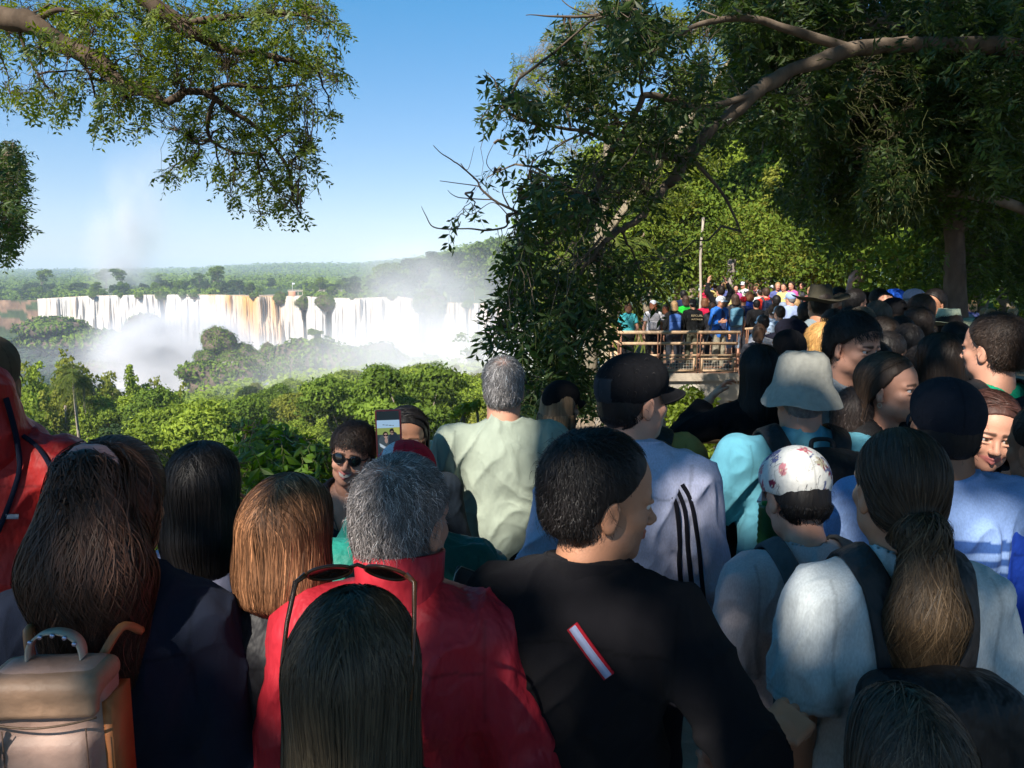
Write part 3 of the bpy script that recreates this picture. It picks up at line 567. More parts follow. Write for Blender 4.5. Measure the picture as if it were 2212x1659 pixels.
def near_tree(name, label, lines, blobs, dens, ll, lw, L_, npair, droop, cols, seed, bark=(.20, .15, .11), zoom=(0, 0, 1), root_at=(0, 0, 0), sprig=.012, twl=.9):
    """lines: [(pts [(x,y,d)..], r0, r1)], blobs: [(cx,cy,rx,ry,density factor,depth)] in surveyed sight-line coordinates"""
    rng = np.random.default_rng(seed); zx, zy, zs = zoom; root = empty(name, root_at); R0 = np.array(root_at, float)
    tb = MB(); nodes = []
    for pts, r0, r1 in lines:
        q = smooth_line([P(zx+a*zs, zy+b*zs, d) for a, b, d in pts])
        wob = np.cumsum(rng.normal(0, r0*.09, q.shape), axis=0); wob -= np.linspace(0, 1, len(q))[:, None]*wob[-1]
        q = q+wob; rad = np.linspace(r0, r1, len(q))*(1+.18*np.convolve(rng.normal(size=len(q)+4), np.ones(5)/5, 'valid')); tb.tube(q-R0, rad, bark, 9 if r0 > .02 else 5); nodes.append(q)
    nodes = np.concatenate(nodes); LV = []; LC = []; n_ = 0; subs = []; tips = []
    for (cx, cy, rx, ry, k, d0) in blobs:
        oxc, oyc, rxo, ryo = zx+cx*zs, zy+cy*zs, rx*zs, ry*zs
        m = max(3, int(dens*k*rxo*ryo/100)); a = rng.uniform(0, 2*pi, m); rr_ = np.sqrt(rng.uniform(0, 1, m))
        dd = d0+rng.normal(0, .09*d0, m)*min(1, rxo/60+.3)
        tip = np.array([P(oxc+rxo*x_, oyc+ryo*y_, d_) for x_, y_, d_ in zip(np.cos(a)*rr_, np.sin(a)*rr_, dd)])
        cen = P(oxc, oyc, d0); near = nodes[np.argmin(np.linalg.norm(nodes-cen, axis=1))]; subs.append((near, cen)); tips.append((tip, cen))
    # side branches to every clump, twigs to every spray
    s0 = np.array([s[0] for s in subs]); s1 = np.array([s[1] for s in subs]); twig_mesh(tb, rng, s0-R0, s1-R0, sprig, sprig*.35, bark, .08)
    allnodes = np.concatenate([nodes, s1]+[s0*(1-t)+s1*t for t in (.3, .5, .7, .85)])
    for tip, cen in tips:
        m = len(tip); D2 = ((tip[:, None]-allnodes[None])**2).sum(-1); nb = allnodes[np.argmin(D2, 1)]; v = tip-nb; dist = np.linalg.norm(v, axis=1, keepdims=True)
        dr = unit(v/np.maximum(dist, .01)+rng.normal(0, .45, (m, 3))+np.array([0, 0, -.25])); st = tip-dr*L_*.5
        V, F, C, pos = sprays(rng, st-R0, dr, L_*rng.uniform(.7, 1.2, m), npair, ll, lw, droop, cols); LV.append(V); LC.append(C)
        far = dist[:, 0] < twl
        if far.any(): twig_mesh(tb, rng, nb[far]-R0, st[far]-R0, .0035, .0016, bark, .03)
        twig_mesh(tb, rng, st-R0, pos[:, -1], .0018, .0008, (.12, .13, .05), -.02)
    V = np.concatenate(LV); C = np.concatenate(LC); kp = np.repeat(~carved_gap(V.reshape(-1, 4, 3).mean(1)+R0), 4); V = V[kp]; C = C[kp]; mesh_obj('crown', V, np.arange(len(V)).reshape(-1, 4), M_LEAF, root, C, smooth=False)
    tb.obj('trunk', M_BARK, root); tag(root, label, 'bush' if 'bush' in name else 'tree'); return root, tb
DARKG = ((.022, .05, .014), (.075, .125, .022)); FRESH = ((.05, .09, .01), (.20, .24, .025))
Zl = (0, 0, .3516)
lb = [(50, 200, 90, 180), (250, 300, 120, 120), (60, 570, 75, 110), (340, 600, 190, 130), (640, 760, 90, 80), (850, 790, 70, 60), (780, 600, 200, 130), (560, 200, 220, 160), (850, 330, 220, 170), (150, 60, 180, 100), (450, 80, 200, 120), (800, 80, 250, 130),
      (1150, 120, 250, 170), (1100, 400, 230, 160), (1450, 120, 250, 180), (1750, 100, 240, 150), (1950, 60, 120, 100), (2080, 170, 70, 60), (1400, 420, 250, 170), (1700, 390, 260, 180), (1950, 380, 180, 130), (2080, 500, 80, 50), (1300, 680, 200, 100),
      (1600, 650, 220, 130), (1850, 650, 160, 100), (2040, 730, 60, 45), (1150, 850, 110, 150), (1030, 1070, 80, 60), (1180, 1000, 80, 80), (1500, 850, 180, 110), (1750, 830, 150, 100), (1350, 1080, 90, 70), (1600, 1050, 200, 150), (1850, 1050, 130, 120),
      (1420, 1210, 70, 70), (1700, 1180, 150, 100), (1850, 1320, 40, 40), (1600, 1320, 60, 40), (1750, 1280, 80, 50), (1900, 920, 100, 60), (560, 450, 120, 90), (1000, 640, 120, 90)]
rg = np.random.default_rng(3); lb = [(a, b, c_, d_, 1.0, 6.95+rg.normal(0, .45)) for a, b, c_, d_ in lb]
near_tree('overhanging_tree', 'tree whose leafy limb hangs into the sky at the upper left', [
    ([(-5200, 2600, 7.6), (-4200, 800, 7.4), (-2600, -200, 7.0), (-900, -220, 6.8), (0, 80, 6.6), (200, 150, 6.5), (400, 270, 6.5), (560, 360, 6.4), (700, 460, 6.4), (800, 520, 6.3), (920, 550, 6.3), (1000, 630, 6.3)], .13, .032),
    ([(1000, 630, 6.3), (1070, 610, 6.3), (1150, 580, 6.2), (1250, 580, 6.3), (1320, 610, 6.3), (1450, 700, 6.4), (1600, 800, 6.5), (1750, 1000, 6.6), (1800, 1200, 6.6)], .035, .010),
    ([(1250, 580, 6.3), (1400, 520, 6.4), (1600, 540, 6.5), (1850, 520, 6.6)], .022, .008), ([(1320, 610, 6.3), (1280, 720, 6.4), (1290, 850, 6.5), (1420, 930, 6.5), (1600, 940, 6.6)], .02, .008),
    ([(-2600, -200, 7.0), (-600, -500, 6.8), (600, -150, 6.5), (900, 0, 6.4), (1100, 140, 6.4), (1200, 180, 6.4), (1350, 280, 6.5), (1700, 350, 6.6), (1950, 420, 6.7)], .11, .01), ([(1100, 140, 6.4), (1400, 100, 6.4), (1800, 80, 6.5), (2020, 150, 6.5)], .03, .006),
    ([(400, 270, 6.5), (520, 400, 6.5), (560, 480, 6.5)], .02, .008), ([(200, 150, 6.5), (350, 60, 6.5), (600, 110, 6.5)], .03, .01), ([(100, 110, 6.6), (150, 300, 6.6), (250, 480, 6.6), (330, 560, 6.6)], .018, .006)],
    lb, 2.25, .052, .42, .17, 6, .25, ((.028, .062, .008), (.17, .22, .02)), 71, bark=(.085, .062, .045), zoom=Zl, root_at=tuple(P(-1828, 914, 7.6)*[1, 1, 0]))
lb2 = [(60, 950, 90, 80, 1.1, 6.2), (80, 1100, 100, 110, 1.1, 6.3), (50, 1250, 90, 100, 1.1, 6.2), (90, 1400, 80, 80, 1.1, 6.2), (30, 1530, 60, 60, 1.1, 6.2), (-80, 1050, 90, 100, 1, 6.2), (-80, 1350, 90, 150, 1, 6.2)]
near_tree('small_tree', 'leafy branch tips reaching in at the left edge of the sky', [([(-1500, 3200, 6.4), (-900, 2000, 6.4), (-400, 1400, 6.3), (-100, 1200, 6.2), (60, 1100, 6.2)], .07, .01), ([(-100, 1200, 6.2), (60, 1400, 6.2)], .012, .005)], lb2, 7.5, .046, .42, .17, 6, .25, DARKG, 72, zoom=Zl, root_at=tuple(P(-527, 1125, 6.4)*[1, 1, 0]))
Zr = (864, 0, .3125)
rb = [(630, 530, 60, 40, 1), (700, 650, 110, 70, 1.2), (560, 820, 50, 40, .8), (660, 800, 40, 40, 1), (850, 700, 110, 80, 1.2), (950, 760, 130, 90, 1.2), (800, 930, 40, 80, .6), (900, 960, 50, 90, .7), (960, 1080, 60, 50, .7), (1150, 230, 80, 110, 1), (1200, 400, 150, 140, 1.1),
      (1350, 560, 170, 120, 1.2), (1150, 600, 120, 120, 1.1), (1500, 400, 190, 170, 1), (1650, 200, 200, 170, 1.3), (1850, 250, 140, 170, 1.3), (1550, 60, 150, 80, 1.2), (1300, 780, 150, 100, 1), (1500, 850, 150, 130, .8), (1750, 850, 200, 170, 1), (2000, 650, 180, 160, 1),
      (2100, 450, 120, 120, 1), (2150, 900, 100, 150, 1), (1250, 1150, 110, 90, 1), (1400, 1200, 150, 120, 1), (950, 1280, 120, 80, 1.2), (1100, 1300, 110, 80, 1.2), (1000, 1430, 140, 90, 1.4), (1150, 1500, 170, 110, 1.3), (1350, 1380, 140, 110, 1.1), (1600, 1150, 190, 140, 1),
      (1850, 1050, 190, 140, 1), (850, 1560, 80, 70, 1.2), (950, 1620, 100, 60, 1.2), (700, 1200, 70, 35, .5), (600, 1230, 50, 30, .5), (500, 1450, 45, 55, .35), (400, 1580, 60, 30, .35), (1700, 1350, 160, 90, .7)]
o2z = lambda X, Y, RX, RY, k: ((X-864)/.3125, Y/.3125, RX/.3125, RY/.3125, k)
rb += [o2z(*a) for a in [(1130, 560, 55, 45, 1.3), (1180, 600, 60, 50, 1.3), (1100, 650, 50, 45, 1.2), (1080, 710, 40, 40, 1.1), (1170, 690, 60, 50, 1.2), (1230, 700, 60, 60, 1.1), (1150, 760, 50, 50, 1), (1210, 780, 60, 55, 1.1), (1260, 640, 60, 60, 1.2), (1290, 560, 65, 50, 1.2),
      (1180, 840, 60, 45, 1), (1240, 830, 50, 40, 1), (1340, 600, 40, 50, .9), (1150, 870, 40, 30, 1), (1400, 640, 30, 20, .5), (1300, 700, 40, 60, .7), (1440, 560, 60, 40, .6)]]
rg = np.random.default_rng(4); rb = [(a, b, c_, d_, k, 5.4+rg.normal(0, .45)+(a > 1700)*.7) for a, b, c_, d_, k in rb]
zo = lambda X, Y, d: ((X-864)/.3125, Y/.3125, d)
near_tree('broadleaf_tree', 'tree reaching in from the right over the gorge with dark drooping leaves', [
    ([zo(3300, 2100, 8.2), zo(3200, 900, 8.0), zo(2800, 200, 7.6), zo(2212, 98, 7), zo(1977, 102, 6.8), zo(1841, 108, 6.6), zo(1774, 132, 6.5), zo(1706, 156, 6.4), zo(1659, 179, 6.3), zo(1631, 203, 6.2), zo(1581, 250, 6.1), zo(1543, 284, 6.), zo(1498, 347, 5.9), zo(1473, 375, 5.8), zo(1448, 403, 5.8),
      zo(1420, 431, 5.7), zo(1380, 462, 5.6), zo(1333, 490, 5.6), zo(1300, 512, 5.5), zo(1262, 560, 5.5), zo(1235, 640, 5.5), zo(1215, 740, 5.5)], .085, .008),
    ([zo(1498, 347, 5.9), zo(1400, 330, 5.7), zo(1333, 312, 5.6), zo(1308, 359, 5.5), zo(1283, 415, 5.4), zo(1264, 462, 5.4), zo(1190, 520, 5.3), zo(1130, 560, 5.3)], .03, .008), ([zo(1333, 312, 5.6), zo(1380, 231, 5.6), zo(1395, 206, 5.6), zo(1442, 215, 5.7), zo(1520, 234, 5.9), zo(1631, 203, 6.2)], .02, .03),
    ([zo(1333, 312, 5.6), zo(1270, 285, 5.5), zo(1200, 275, 5.4), zo(1130, 262, 5.3), zo(1090, 235, 5.2)], .016, .005), ([zo(1270, 285, 5.5), zo(1215, 310, 5.4), zo(1187, 340, 5.4), zo(1180, 380, 5.4)], .008, .003),
    ([(1280, 1480, 5.4), (1050, 1500, 5.3), (860, 1480, 5.3), (760, 1440, 5.2), (650, 1380, 5.2), (560, 1290, 5.2), (540, 1240, 5.2), (420, 1130, 5.1), (300, 1060, 5.1), (230, 1005, 5.1)], .014, .002),
    ([(650, 1380, 5.2), (410, 1365, 5.2), (330, 1315, 5.1)], .005, .002), ([(560, 1290, 5.2), (470, 1275, 5.2), (275, 1250, 5.1)], .005, .002), ([(860, 1480, 5.3), (740, 1480, 5.2), (735, 1560, 5.2), (600, 1590, 5.2), (470, 1580, 5.1), (250, 1575, 5.1), (180, 1490, 5.1), (150, 1425, 5.1)], .009, .002),
    ([(760, 1440, 5.2), (710, 1340, 5.2), (705, 1250, 5.2), (600, 1130, 5.2), (650, 990, 5.2)], .006, .0015), ([(420, 1130, 5.1), (470, 1170, 5.1), (515, 1010, 5.1)], .003, .001), ([(740, 1480, 5.2), (640, 1400, 5.2), (500, 1480, 5.2), (440, 1440, 5.1)], .004, .0015), ([(780, 1440, 5.2), (820, 1340, 5.2), (720, 1330, 5.2)], .004, .0015),
    ([(2600, -300, 6.2), (1900, -60, 6), (1600, 0, 5.8), (1480, 60, 5.7), (1340, 110, 5.6), (1130, 120, 5.5), (870, 105, 5.4)], .03, .003), ([(1340, 110, 5.6), (1200, 60, 5.5), (1120, 0, 5.5), (1100, -60, 5.5)], .006, .002),
    ([zo(1841, 108, 6.6), zo(1700, 60, 6.4), zo(1600, 40, 6.2), zo(1500, 60, 6), zo(1400, 120, 5.8)], .04, .01), ([zo(1498, 347, 5.9), zo(1560, 420, 6), zo(1600, 500, 6)], .02, .006), ([zo(1300, 512, 5.5), zo(1200, 620, 5.4), zo(1110, 650, 5.3), zo(1080, 700, 5.3)], .012, .004)],
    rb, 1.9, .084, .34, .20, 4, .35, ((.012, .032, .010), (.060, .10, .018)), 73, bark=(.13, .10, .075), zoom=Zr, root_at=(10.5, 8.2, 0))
# dense dark foliage filling the right side, on the limbs of further trees of the same kind
rg = np.random.default_rng(8)
def mass_blobs(n, x0, x1, yfun, d0, d1, r=(45, 85), k=1.):
    out = []
    for i in range(n):
        x = rg.uniform(x0, x1); lo, hi = yfun(x); out.append((x, rg.uniform(lo, hi), rg.uniform(*r), rg.uniform(*r)*.8, k, rg.uniform(d0, d1)))
    return out
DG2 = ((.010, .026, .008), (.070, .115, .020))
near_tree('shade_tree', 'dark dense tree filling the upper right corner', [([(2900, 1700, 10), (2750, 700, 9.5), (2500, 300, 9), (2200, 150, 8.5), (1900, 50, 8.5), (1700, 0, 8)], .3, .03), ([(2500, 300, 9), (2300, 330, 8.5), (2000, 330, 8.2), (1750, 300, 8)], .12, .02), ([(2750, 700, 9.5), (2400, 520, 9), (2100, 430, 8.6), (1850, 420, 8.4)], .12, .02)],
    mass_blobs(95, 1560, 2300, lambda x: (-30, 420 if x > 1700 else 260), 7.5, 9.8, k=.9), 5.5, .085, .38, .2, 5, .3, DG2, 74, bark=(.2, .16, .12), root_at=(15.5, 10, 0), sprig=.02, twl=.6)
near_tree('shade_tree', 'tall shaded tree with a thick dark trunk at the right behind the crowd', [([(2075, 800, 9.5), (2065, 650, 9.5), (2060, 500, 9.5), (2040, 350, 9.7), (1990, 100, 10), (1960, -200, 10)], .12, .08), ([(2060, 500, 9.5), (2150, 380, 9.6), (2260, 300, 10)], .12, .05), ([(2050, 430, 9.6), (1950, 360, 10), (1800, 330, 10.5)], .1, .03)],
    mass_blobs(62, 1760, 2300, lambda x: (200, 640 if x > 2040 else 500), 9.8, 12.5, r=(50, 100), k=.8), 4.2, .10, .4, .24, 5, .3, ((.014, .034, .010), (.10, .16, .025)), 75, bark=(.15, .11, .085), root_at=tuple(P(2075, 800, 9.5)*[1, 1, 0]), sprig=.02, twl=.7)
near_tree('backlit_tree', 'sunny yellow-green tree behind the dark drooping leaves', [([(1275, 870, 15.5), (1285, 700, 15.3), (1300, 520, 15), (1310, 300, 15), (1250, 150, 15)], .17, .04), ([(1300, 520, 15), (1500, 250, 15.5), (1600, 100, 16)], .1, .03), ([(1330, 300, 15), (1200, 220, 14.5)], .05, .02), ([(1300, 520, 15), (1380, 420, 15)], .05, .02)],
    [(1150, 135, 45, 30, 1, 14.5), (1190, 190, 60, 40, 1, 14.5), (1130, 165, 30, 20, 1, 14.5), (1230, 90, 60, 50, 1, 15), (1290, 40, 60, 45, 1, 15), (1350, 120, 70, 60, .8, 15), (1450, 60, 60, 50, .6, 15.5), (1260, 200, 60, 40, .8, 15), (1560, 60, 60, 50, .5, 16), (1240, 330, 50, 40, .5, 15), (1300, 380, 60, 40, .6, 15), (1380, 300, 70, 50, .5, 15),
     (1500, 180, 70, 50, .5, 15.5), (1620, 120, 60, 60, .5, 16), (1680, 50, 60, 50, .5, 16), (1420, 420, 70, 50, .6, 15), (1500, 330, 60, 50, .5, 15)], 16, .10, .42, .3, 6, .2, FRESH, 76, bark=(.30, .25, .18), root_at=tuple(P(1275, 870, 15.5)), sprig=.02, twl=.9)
canopy_later = 1
# ---- the wood behind the platform
WP = [tree_proto(81, 11, 4.2, 16000, .26, 'light', 'broad', 'woodland_tree'), tree_proto(82, 12, 4.5, 16000, .28, 'mid', 'broad', 'woodland_tree'), tree_proto(83, 10, 4, 15000, .24, 'yellow', 'broad', 'woodland_tree'), tree_proto(84, 13, 5, 16000, .28, 'dark', 'broad', 'woodland_tree')]
sp = []
for (oxx, d, k, s, lb_) in [(1270, 40, 2, .85, 'yellow-green tree left of the platform crowd'), (1330, 32, 0, .8, 'light green tree behind the leftmost platform visitors'), (1400, 50, 0, 1.1, 'light green tree far behind the white post'), (1470, 44, 2, .95, 'sunlit yellow-green tree right of the palm fronds'),
    (1560, 47, 0, 1.0, 'bright green tree over the far walkway crowd'), (1640, 42, 1, 1.0, 'mid-green tree behind the far walkway crowd'), (1715, 36, 2, .8, 'bright yellow-green tree over the straw hat'), (1790, 40, 1, 1.1, 'green tree behind the raised hand'), (1860, 32, 0, .85, 'light green tree over the blue cap'),
    (1940, 30, 3, 1.0, 'dark tree behind the crowd right of the blue cap'), (2030, 27, 1, .9, 'green tree right of the yellow shirt'), (2120, 25, 3, 1.0, 'dark tree beyond the thick trunk'), (2200, 22, 1, .95, 'green tree at the right edge behind the crowd'), (1500, 64, 3, 1.5, 'tall dark tree behind the lit trees'), (1650, 60, 3, 1.5, 'tallest dark tree behind the far walkway'),
    (1800, 55, 3, 1.45, 'tall dark tree behind the raised hand'), (1950, 48, 3, 1.4, 'tall dark tree in the second row at the right'), (2100, 42, 3, 1.4, 'tall dark tree in the second row at the far right'), (2260, 34, 3, 1.3, 'dark tree beyond the right edge'), (1380, 66, 1, 1.3, 'mid-green tree in the second row left'), (1230, 55, 1, 1.0, 'green tree on the brink left of the platform'), (2330, 20, 3, 1.2, 'dark tree at the far right border')]:
    p = P(oxx, 640, d); z = float(ground_z(p[0], d)[0]); sp.append((k, (p[0], d, max(z, -4)-.3), rg.uniform(0, 6), s, lb_))
place_all(WP, sp, 'trees behind the platform')
bl = []
for i in range(150):
    oxx = rg.uniform(1240, 2420); d = rg.uniform(27, 60) if oxx < 1850 else rg.uniform(19, 45); p = P(oxx, 640, d); r_ = rg.uniform(1.2, 2.2)*(d/35)**.5
    bl.append((p[0], d, rg.uniform(.2, 3.2)+(d-20)*.07, r_, r_, r_*.9))
V, F, C = crown_cloud(rg, bl, 90000, .17, ((.035, .075, .012), (.17, .23, .03)), flat=.9)
tag(mesh_obj('thicket', V, F, M_FARLEAF, None, C, smooth=False), 'sunlit green thicket along the walkway behind the crowd', 'thicket', kind='stuff')
bl = []
for i in range(130):
    oxx = rg.uniform(1150, 2700); d = rg.uniform(58, 105); p = P(oxx, 640, d); r_ = rg.uniform(3.5, 6.5); bl.append((p[0], d, rg.uniform(1, 17), r_, r_, r_*.8))
V, F, C = crown_cloud(rg, bl, 42000, .6, GREENS['mid'], flat=.9)
tag(mesh_obj('background_wood', V, F, M_FARLEAF, None, C, smooth=False), 'deep green wood closing the view behind the walkway', 'woodland', kind='stuff')
pf = palm_proto(33, H=5.4, R=2.6, nf=30); pf.location = tuple(P(1300, 570, 22)-np.array([0, 0, 5.4])); tag(pf, 'palm with long arching fronds left of the platform crowd', 'palm tree')
def stems(name, ox0, oy0, oy1, d, r, col, label, cat, flare=1):
    a = P(ox0, oy1, d); b = P(ox0, oy0, d); o = empty(name, (a[0], d, a[2])); m = MB(); zs = np.linspace(0, b[2]-a[2], 12)
    rr_ = r*(1+.8*(flare-1)*np.exp(-zs*1.5)); m.tube(np.c_[.03*np.sin(zs*2), .02*np.cos(zs*1.3), zs], rr_, col, 10); m.obj('shaft', M_BARK, o); tag(o, label, cat); return o, m
stems('pale_post', 1510, 470, 700, 27, .045, (.40, .35, .29), 'thin pale straight post rising behind the platform crowd', 'post')
stems('tree_stump', 1576, 560, 720, 30, .16, (.30, .25, .22), 'grey bare tree trunk behind the far walkway', 'tree trunk', 1.5)
for k_, (ox_, oy0_, oy1_, d_, r_, l_) in enumerate([(1305, 660, 820, 18.6, .10, 'thin straw-coloured trunk beside the platform corner')]):
    stems('bare_palm', ox_, oy0_, oy1_, d_, r_, (.45, .38, .27), l_, 'palm tree', 1.3)
# shrubs and vines: bank under the platform, and a leafy shrub at the brink
def shrub(name, label, blobs, n, ls, cols, seed, cat='shrub', stemc=(.25, .18, .12), loc=(0, 0, 0)):
    rng = np.random.default_rng(seed); o = empty(name, loc); V, F, C = crown_cloud(rng, [[b[0]-loc[0], b[1]-loc[1], b[2]-loc[2], *b[3:]] for b in blobs], n, ls, cols, flat=.9)
    mesh_obj('foliage', V, F, M_LEAF, o, C, smooth=False); m = MB()
    for b in blobs[:14]: m.tube(smooth_line([(0, 0, -.1), (np.array(b[:3])-loc)*.5+rng.normal(0, .05, 3), np.array(b[:3])-loc], 4), [.02]+[.008]*8, stemc, 5)
    m.obj('stem', M_BARK, o); tag(o, label, cat); return o
def pb(oxx, oyy, d, r, rz=None): p = P(oxx, oyy, d); return (p[0], p[1], p[2], r, r, rz or r)
shrub('vine', 'green vine with broad leaves climbing the stone bank under the beam', [pb(x, y, d, r) for x, y, d, r in [(1450, 880, 16, .35), (1490, 870, 16, .4), (1520, 900, 15.8, .35), (1500, 940, 15.6, .4), (1475, 920, 15.6, .3), (1530, 960, 15.4, .3), (1500, 990, 15.2, .35), (1460, 900, 15.8, .25), (1540, 1000, 15, .3), (1510, 1030, 15, .3)]], 2600, .13, GREENS['light'], 91, 'vine', loc=tuple(P(1500, 1010, 15.8)))
shrub('shrub', 'dark bush under the mustard shirt between the heads', [pb(x, y, d, r) for x, y, d, r in [(1120, 870, 13, .5), (1180, 900, 13, .5), (1260, 870, 14, .5), (1320, 880, 14, .5), (1540, 1080, 12, .4), (1500, 1110, 12, .4)]], 5000, .10, GREENS['dark'], 92, loc=tuple(P(1230, 1000, 13)))
shrub('shrub', 'fresh yellow-green sprigs behind the left shoulder of the pale green shirt', [pb(x, y, d, r, rz) for x, y, d, r, rz in [(1000, 890, 4.6, .06, .05), (985, 905, 4.6, .05, .05), (1030, 880, 4.6, .05, .04), (970, 925, 4.6, .04, .04), (960, 975, 4.5, .05, .07), (950, 1000, 4.5, .05, .04), (1010, 880, 4.6, .05, .03)]], 420, .035, ((.10, .16, .02), (.32, .38, .06)), 93, loc=tuple(P(1000, 1100, 4.6)))
near_tree('leafy_bush', 'bush with glossy oval leaves beyond the railing left of the smiling woman', [([(600, 1500, 3.9), (605, 1250, 3.85), (590, 1120, 3.8), (575, 1060, 3.8), (560, 960, 3.8), (525, 920, 3.75)], .012, .003), ([(590, 1120, 3.8), (640, 1040, 3.8), (620, 960, 3.8)], .006, .002), ([(605, 1200, 3.85), (680, 1040, 3.8), (700, 1000, 3.85)], .006, .002), ([(590, 1120, 3.8), (540, 1060, 3.75), (500, 1010, 3.7)], .005, .002)],
    [(560, 940, 28, 28, 1.5, 3.8), (530, 990, 34, 40, 1.2, 3.75), (580, 1010, 45, 45, 1.8, 3.8), (640, 990, 45, 40, 1.8, 3.8), (620, 1050, 50, 35, 1.5, 3.8), (550, 1060, 40, 30, 1, 3.75), (690, 1000, 30, 30, 1.2, 3.85), (530, 925, 10, 8, 1, 3.75), (710, 985, 20, 25, 1.2, 3.9), (620, 950, 25, 25, 1.2, 3.8)],
    4.2, .068, .5, .11, 3, .15, ((.03, .085, .010), (.15, .26, .02)), 77, bark=(.2, .14, .09), root_at=tuple(P(600, 1500, 3.9)), sprig=.004)
# ---- tall trees around and behind the viewpoint, whose crowns shade the crowd
def canopy(label, bl, n, ls, seed, base):
    rng = np.random.default_rng(seed); o = empty('tall_tree', base); bl = [[b[0]-base[0], b[1]-base[1], b[2]-base[2], b[3], b[4], b[5]] for b in bl]
    V, F, C = crown_cloud(rng, bl, n, ls, GREENS['mid'], flat=1.2); kp = np.repeat(~carved_gap(V.reshape(-1, 4, 3).mean(1)+np.array(base)), 4); V = V[kp]; C = C[kp]; F = np.arange(len(V)).reshape(-1, 4); mesh_obj('crown', V, F, M_FARLEAF, o, C, smooth=False)
    m = MB(); limbs(m, rng, (0, 0, 0), (0, 0, bl[0][2]), .35, [b[:3] for b in bl]); m.obj('trunk', M_BARK, o); tag(o, label, 'tree')
def blobgrid(x0, x1, y0, y1, z, r, seed, hole=None):
    rng = np.random.default_rng(seed); out = []
    for x in np.arange(x0, x1, r*1.15):
        for y in np.arange(y0, y1, r*1.15):
            q = (x+rng.normal(0, .3), y+rng.normal(0, .3), z+rng.normal(0, .8), r, r, r*.5)
            if hole is None or not hole(q[0], q[1]): out.append(q)
    return out
canopy('tall leafy tree behind the viewpoint whose crown shades the crowd', blobgrid(-9, 3, -13, -2, 9.5, 1.9, 1), 19000, .30, 101, (-3.5, -7.5, 0))
canopy('tall leafy tree standing right of the viewpoint', blobgrid(1.5, 15, -6, 6, 12.5, 2.2, 2), 26000, .34, 102, (9.2, -2.5, 0))
canopy('broad unseen tree added to shade the right half of the view', blobgrid(-1.5, 17, -2, 12.5, 11.8, 2.1, 5, lambda x, y: x < 1.2 and y > 3.5), 30000, .30, 104, (12.5, 5, 0))  # crown added out of view to darken the foliage at the right
canopy('very tall unseen tree added to shade the wooded bank at the right', blobgrid(4.5, 26, 12, 32, 19, 2.8, 6), 26000, .44, 105, (20, 15, 0))  # unseen crown added to keep sun off the woods behind
canopy('high spreading tree over the walkway at the right', blobgrid(5, 24, 4, 18, 19, 2.8, 3, lambda x, y: x < 9+.0*y), 16000, .42, 103, (17, 7, 0))
# ================================================================== people: smooth implicit modelling
class Prim:
    """signed-distance primitive; kind-specific parameters, optional local frame, bounding box"""
    def __init__(s, f, lo, hi, k=None, col=None, op='u'): s.f = f; s.lo = np.array(lo, float); s.hi = np.array(hi, float); s.k = k; s.col = col; s.op = op
def ell(c, r, R=None, k=None, col=None, op='u'):
    c = np.array(c, float); r = np.array(r, float); m = r.max() if R is not None else r
    def f(p):
        q = p-c
        if R is not None: q = q@R
        q = q/r; n = np.sqrt((q*q).sum(-1))+1e-9; g = np.sqrt(((q/r)**2).sum(-1))+1e-9
        return n*(n-1)/g
    return Prim(f, c-m, c+m, k, col, op)
def cone(a, b, ra, rb, k=None, col=None, op='u', flat=None, sq=None):
    """round cone from a to b; flat: cut the far end off square; sq=(axis vector, factor): widen across an axis"""
    a = np.array(a, float); b = np.array(b, float); ab = b-a; L2 = ab@ab+1e-12; Ln = L2**.5; u = ab/Ln
    R_ = max(ra, rb)*(1 if sq is None else max(1, 1/sq[1]))
    ax = None if sq is None else np.array(sq[0], float)/np.linalg.norm(sq[0])
    def f(p):
        q = p-a; t = np.clip(q@u/Ln, 0, 1); d = q-t[..., None]*ab
        if ax is not None: d = d+ax*((d@ax)*(sq[1]-1))[..., None]
        v = np.sqrt((d*d).sum(-1))-(ra+(rb-ra)*t)
        if flat is not None: v = np.maximum(v, q@u-Ln-flat)
        return v
    return Prim(f, np.minimum(a, b)-R_, np.maximum(a, b)+R_, k, col, op)
def rbox(c, h, r, R=None, k=None, col=None, op='u'):
    c = np.array(c, float); h = np.array(h, float); m = np.full(3, np.linalg.norm(h)) if R is not None else h
    def f(p):
        q = p-c
        if R is not None: q = q@R
        q = np.abs(q)-(h-r); return np.sqrt((np.maximum(q, 0)**2).sum(-1))+np.minimum(q.max(-1), 0)-r
    return Prim(f, c-m-r, c+m+r, k, col, op)
def plane(n, d, k=0.004): n = np.array(n, float); return Prim(lambda p: p@n-d, [-9]*3, [9]*3, k, None, 'i')
def smin(a, b, k):
    h = np.maximum(k-np.abs(a-b), 0)/k; return np.minimum(a, b)-h*h*k*.25
def sd_eval(prims, p, k0=.02):
    d = np.full(p.shape[:-1], 9.)
    for q in prims:
        v = q.f(p); k = q.k or k0
        d = smin(d, v, k) if q.op == 'u' else (-smin(-d, -v, k) if q.op == 'i' else -smin(-d, v, k))
    return d
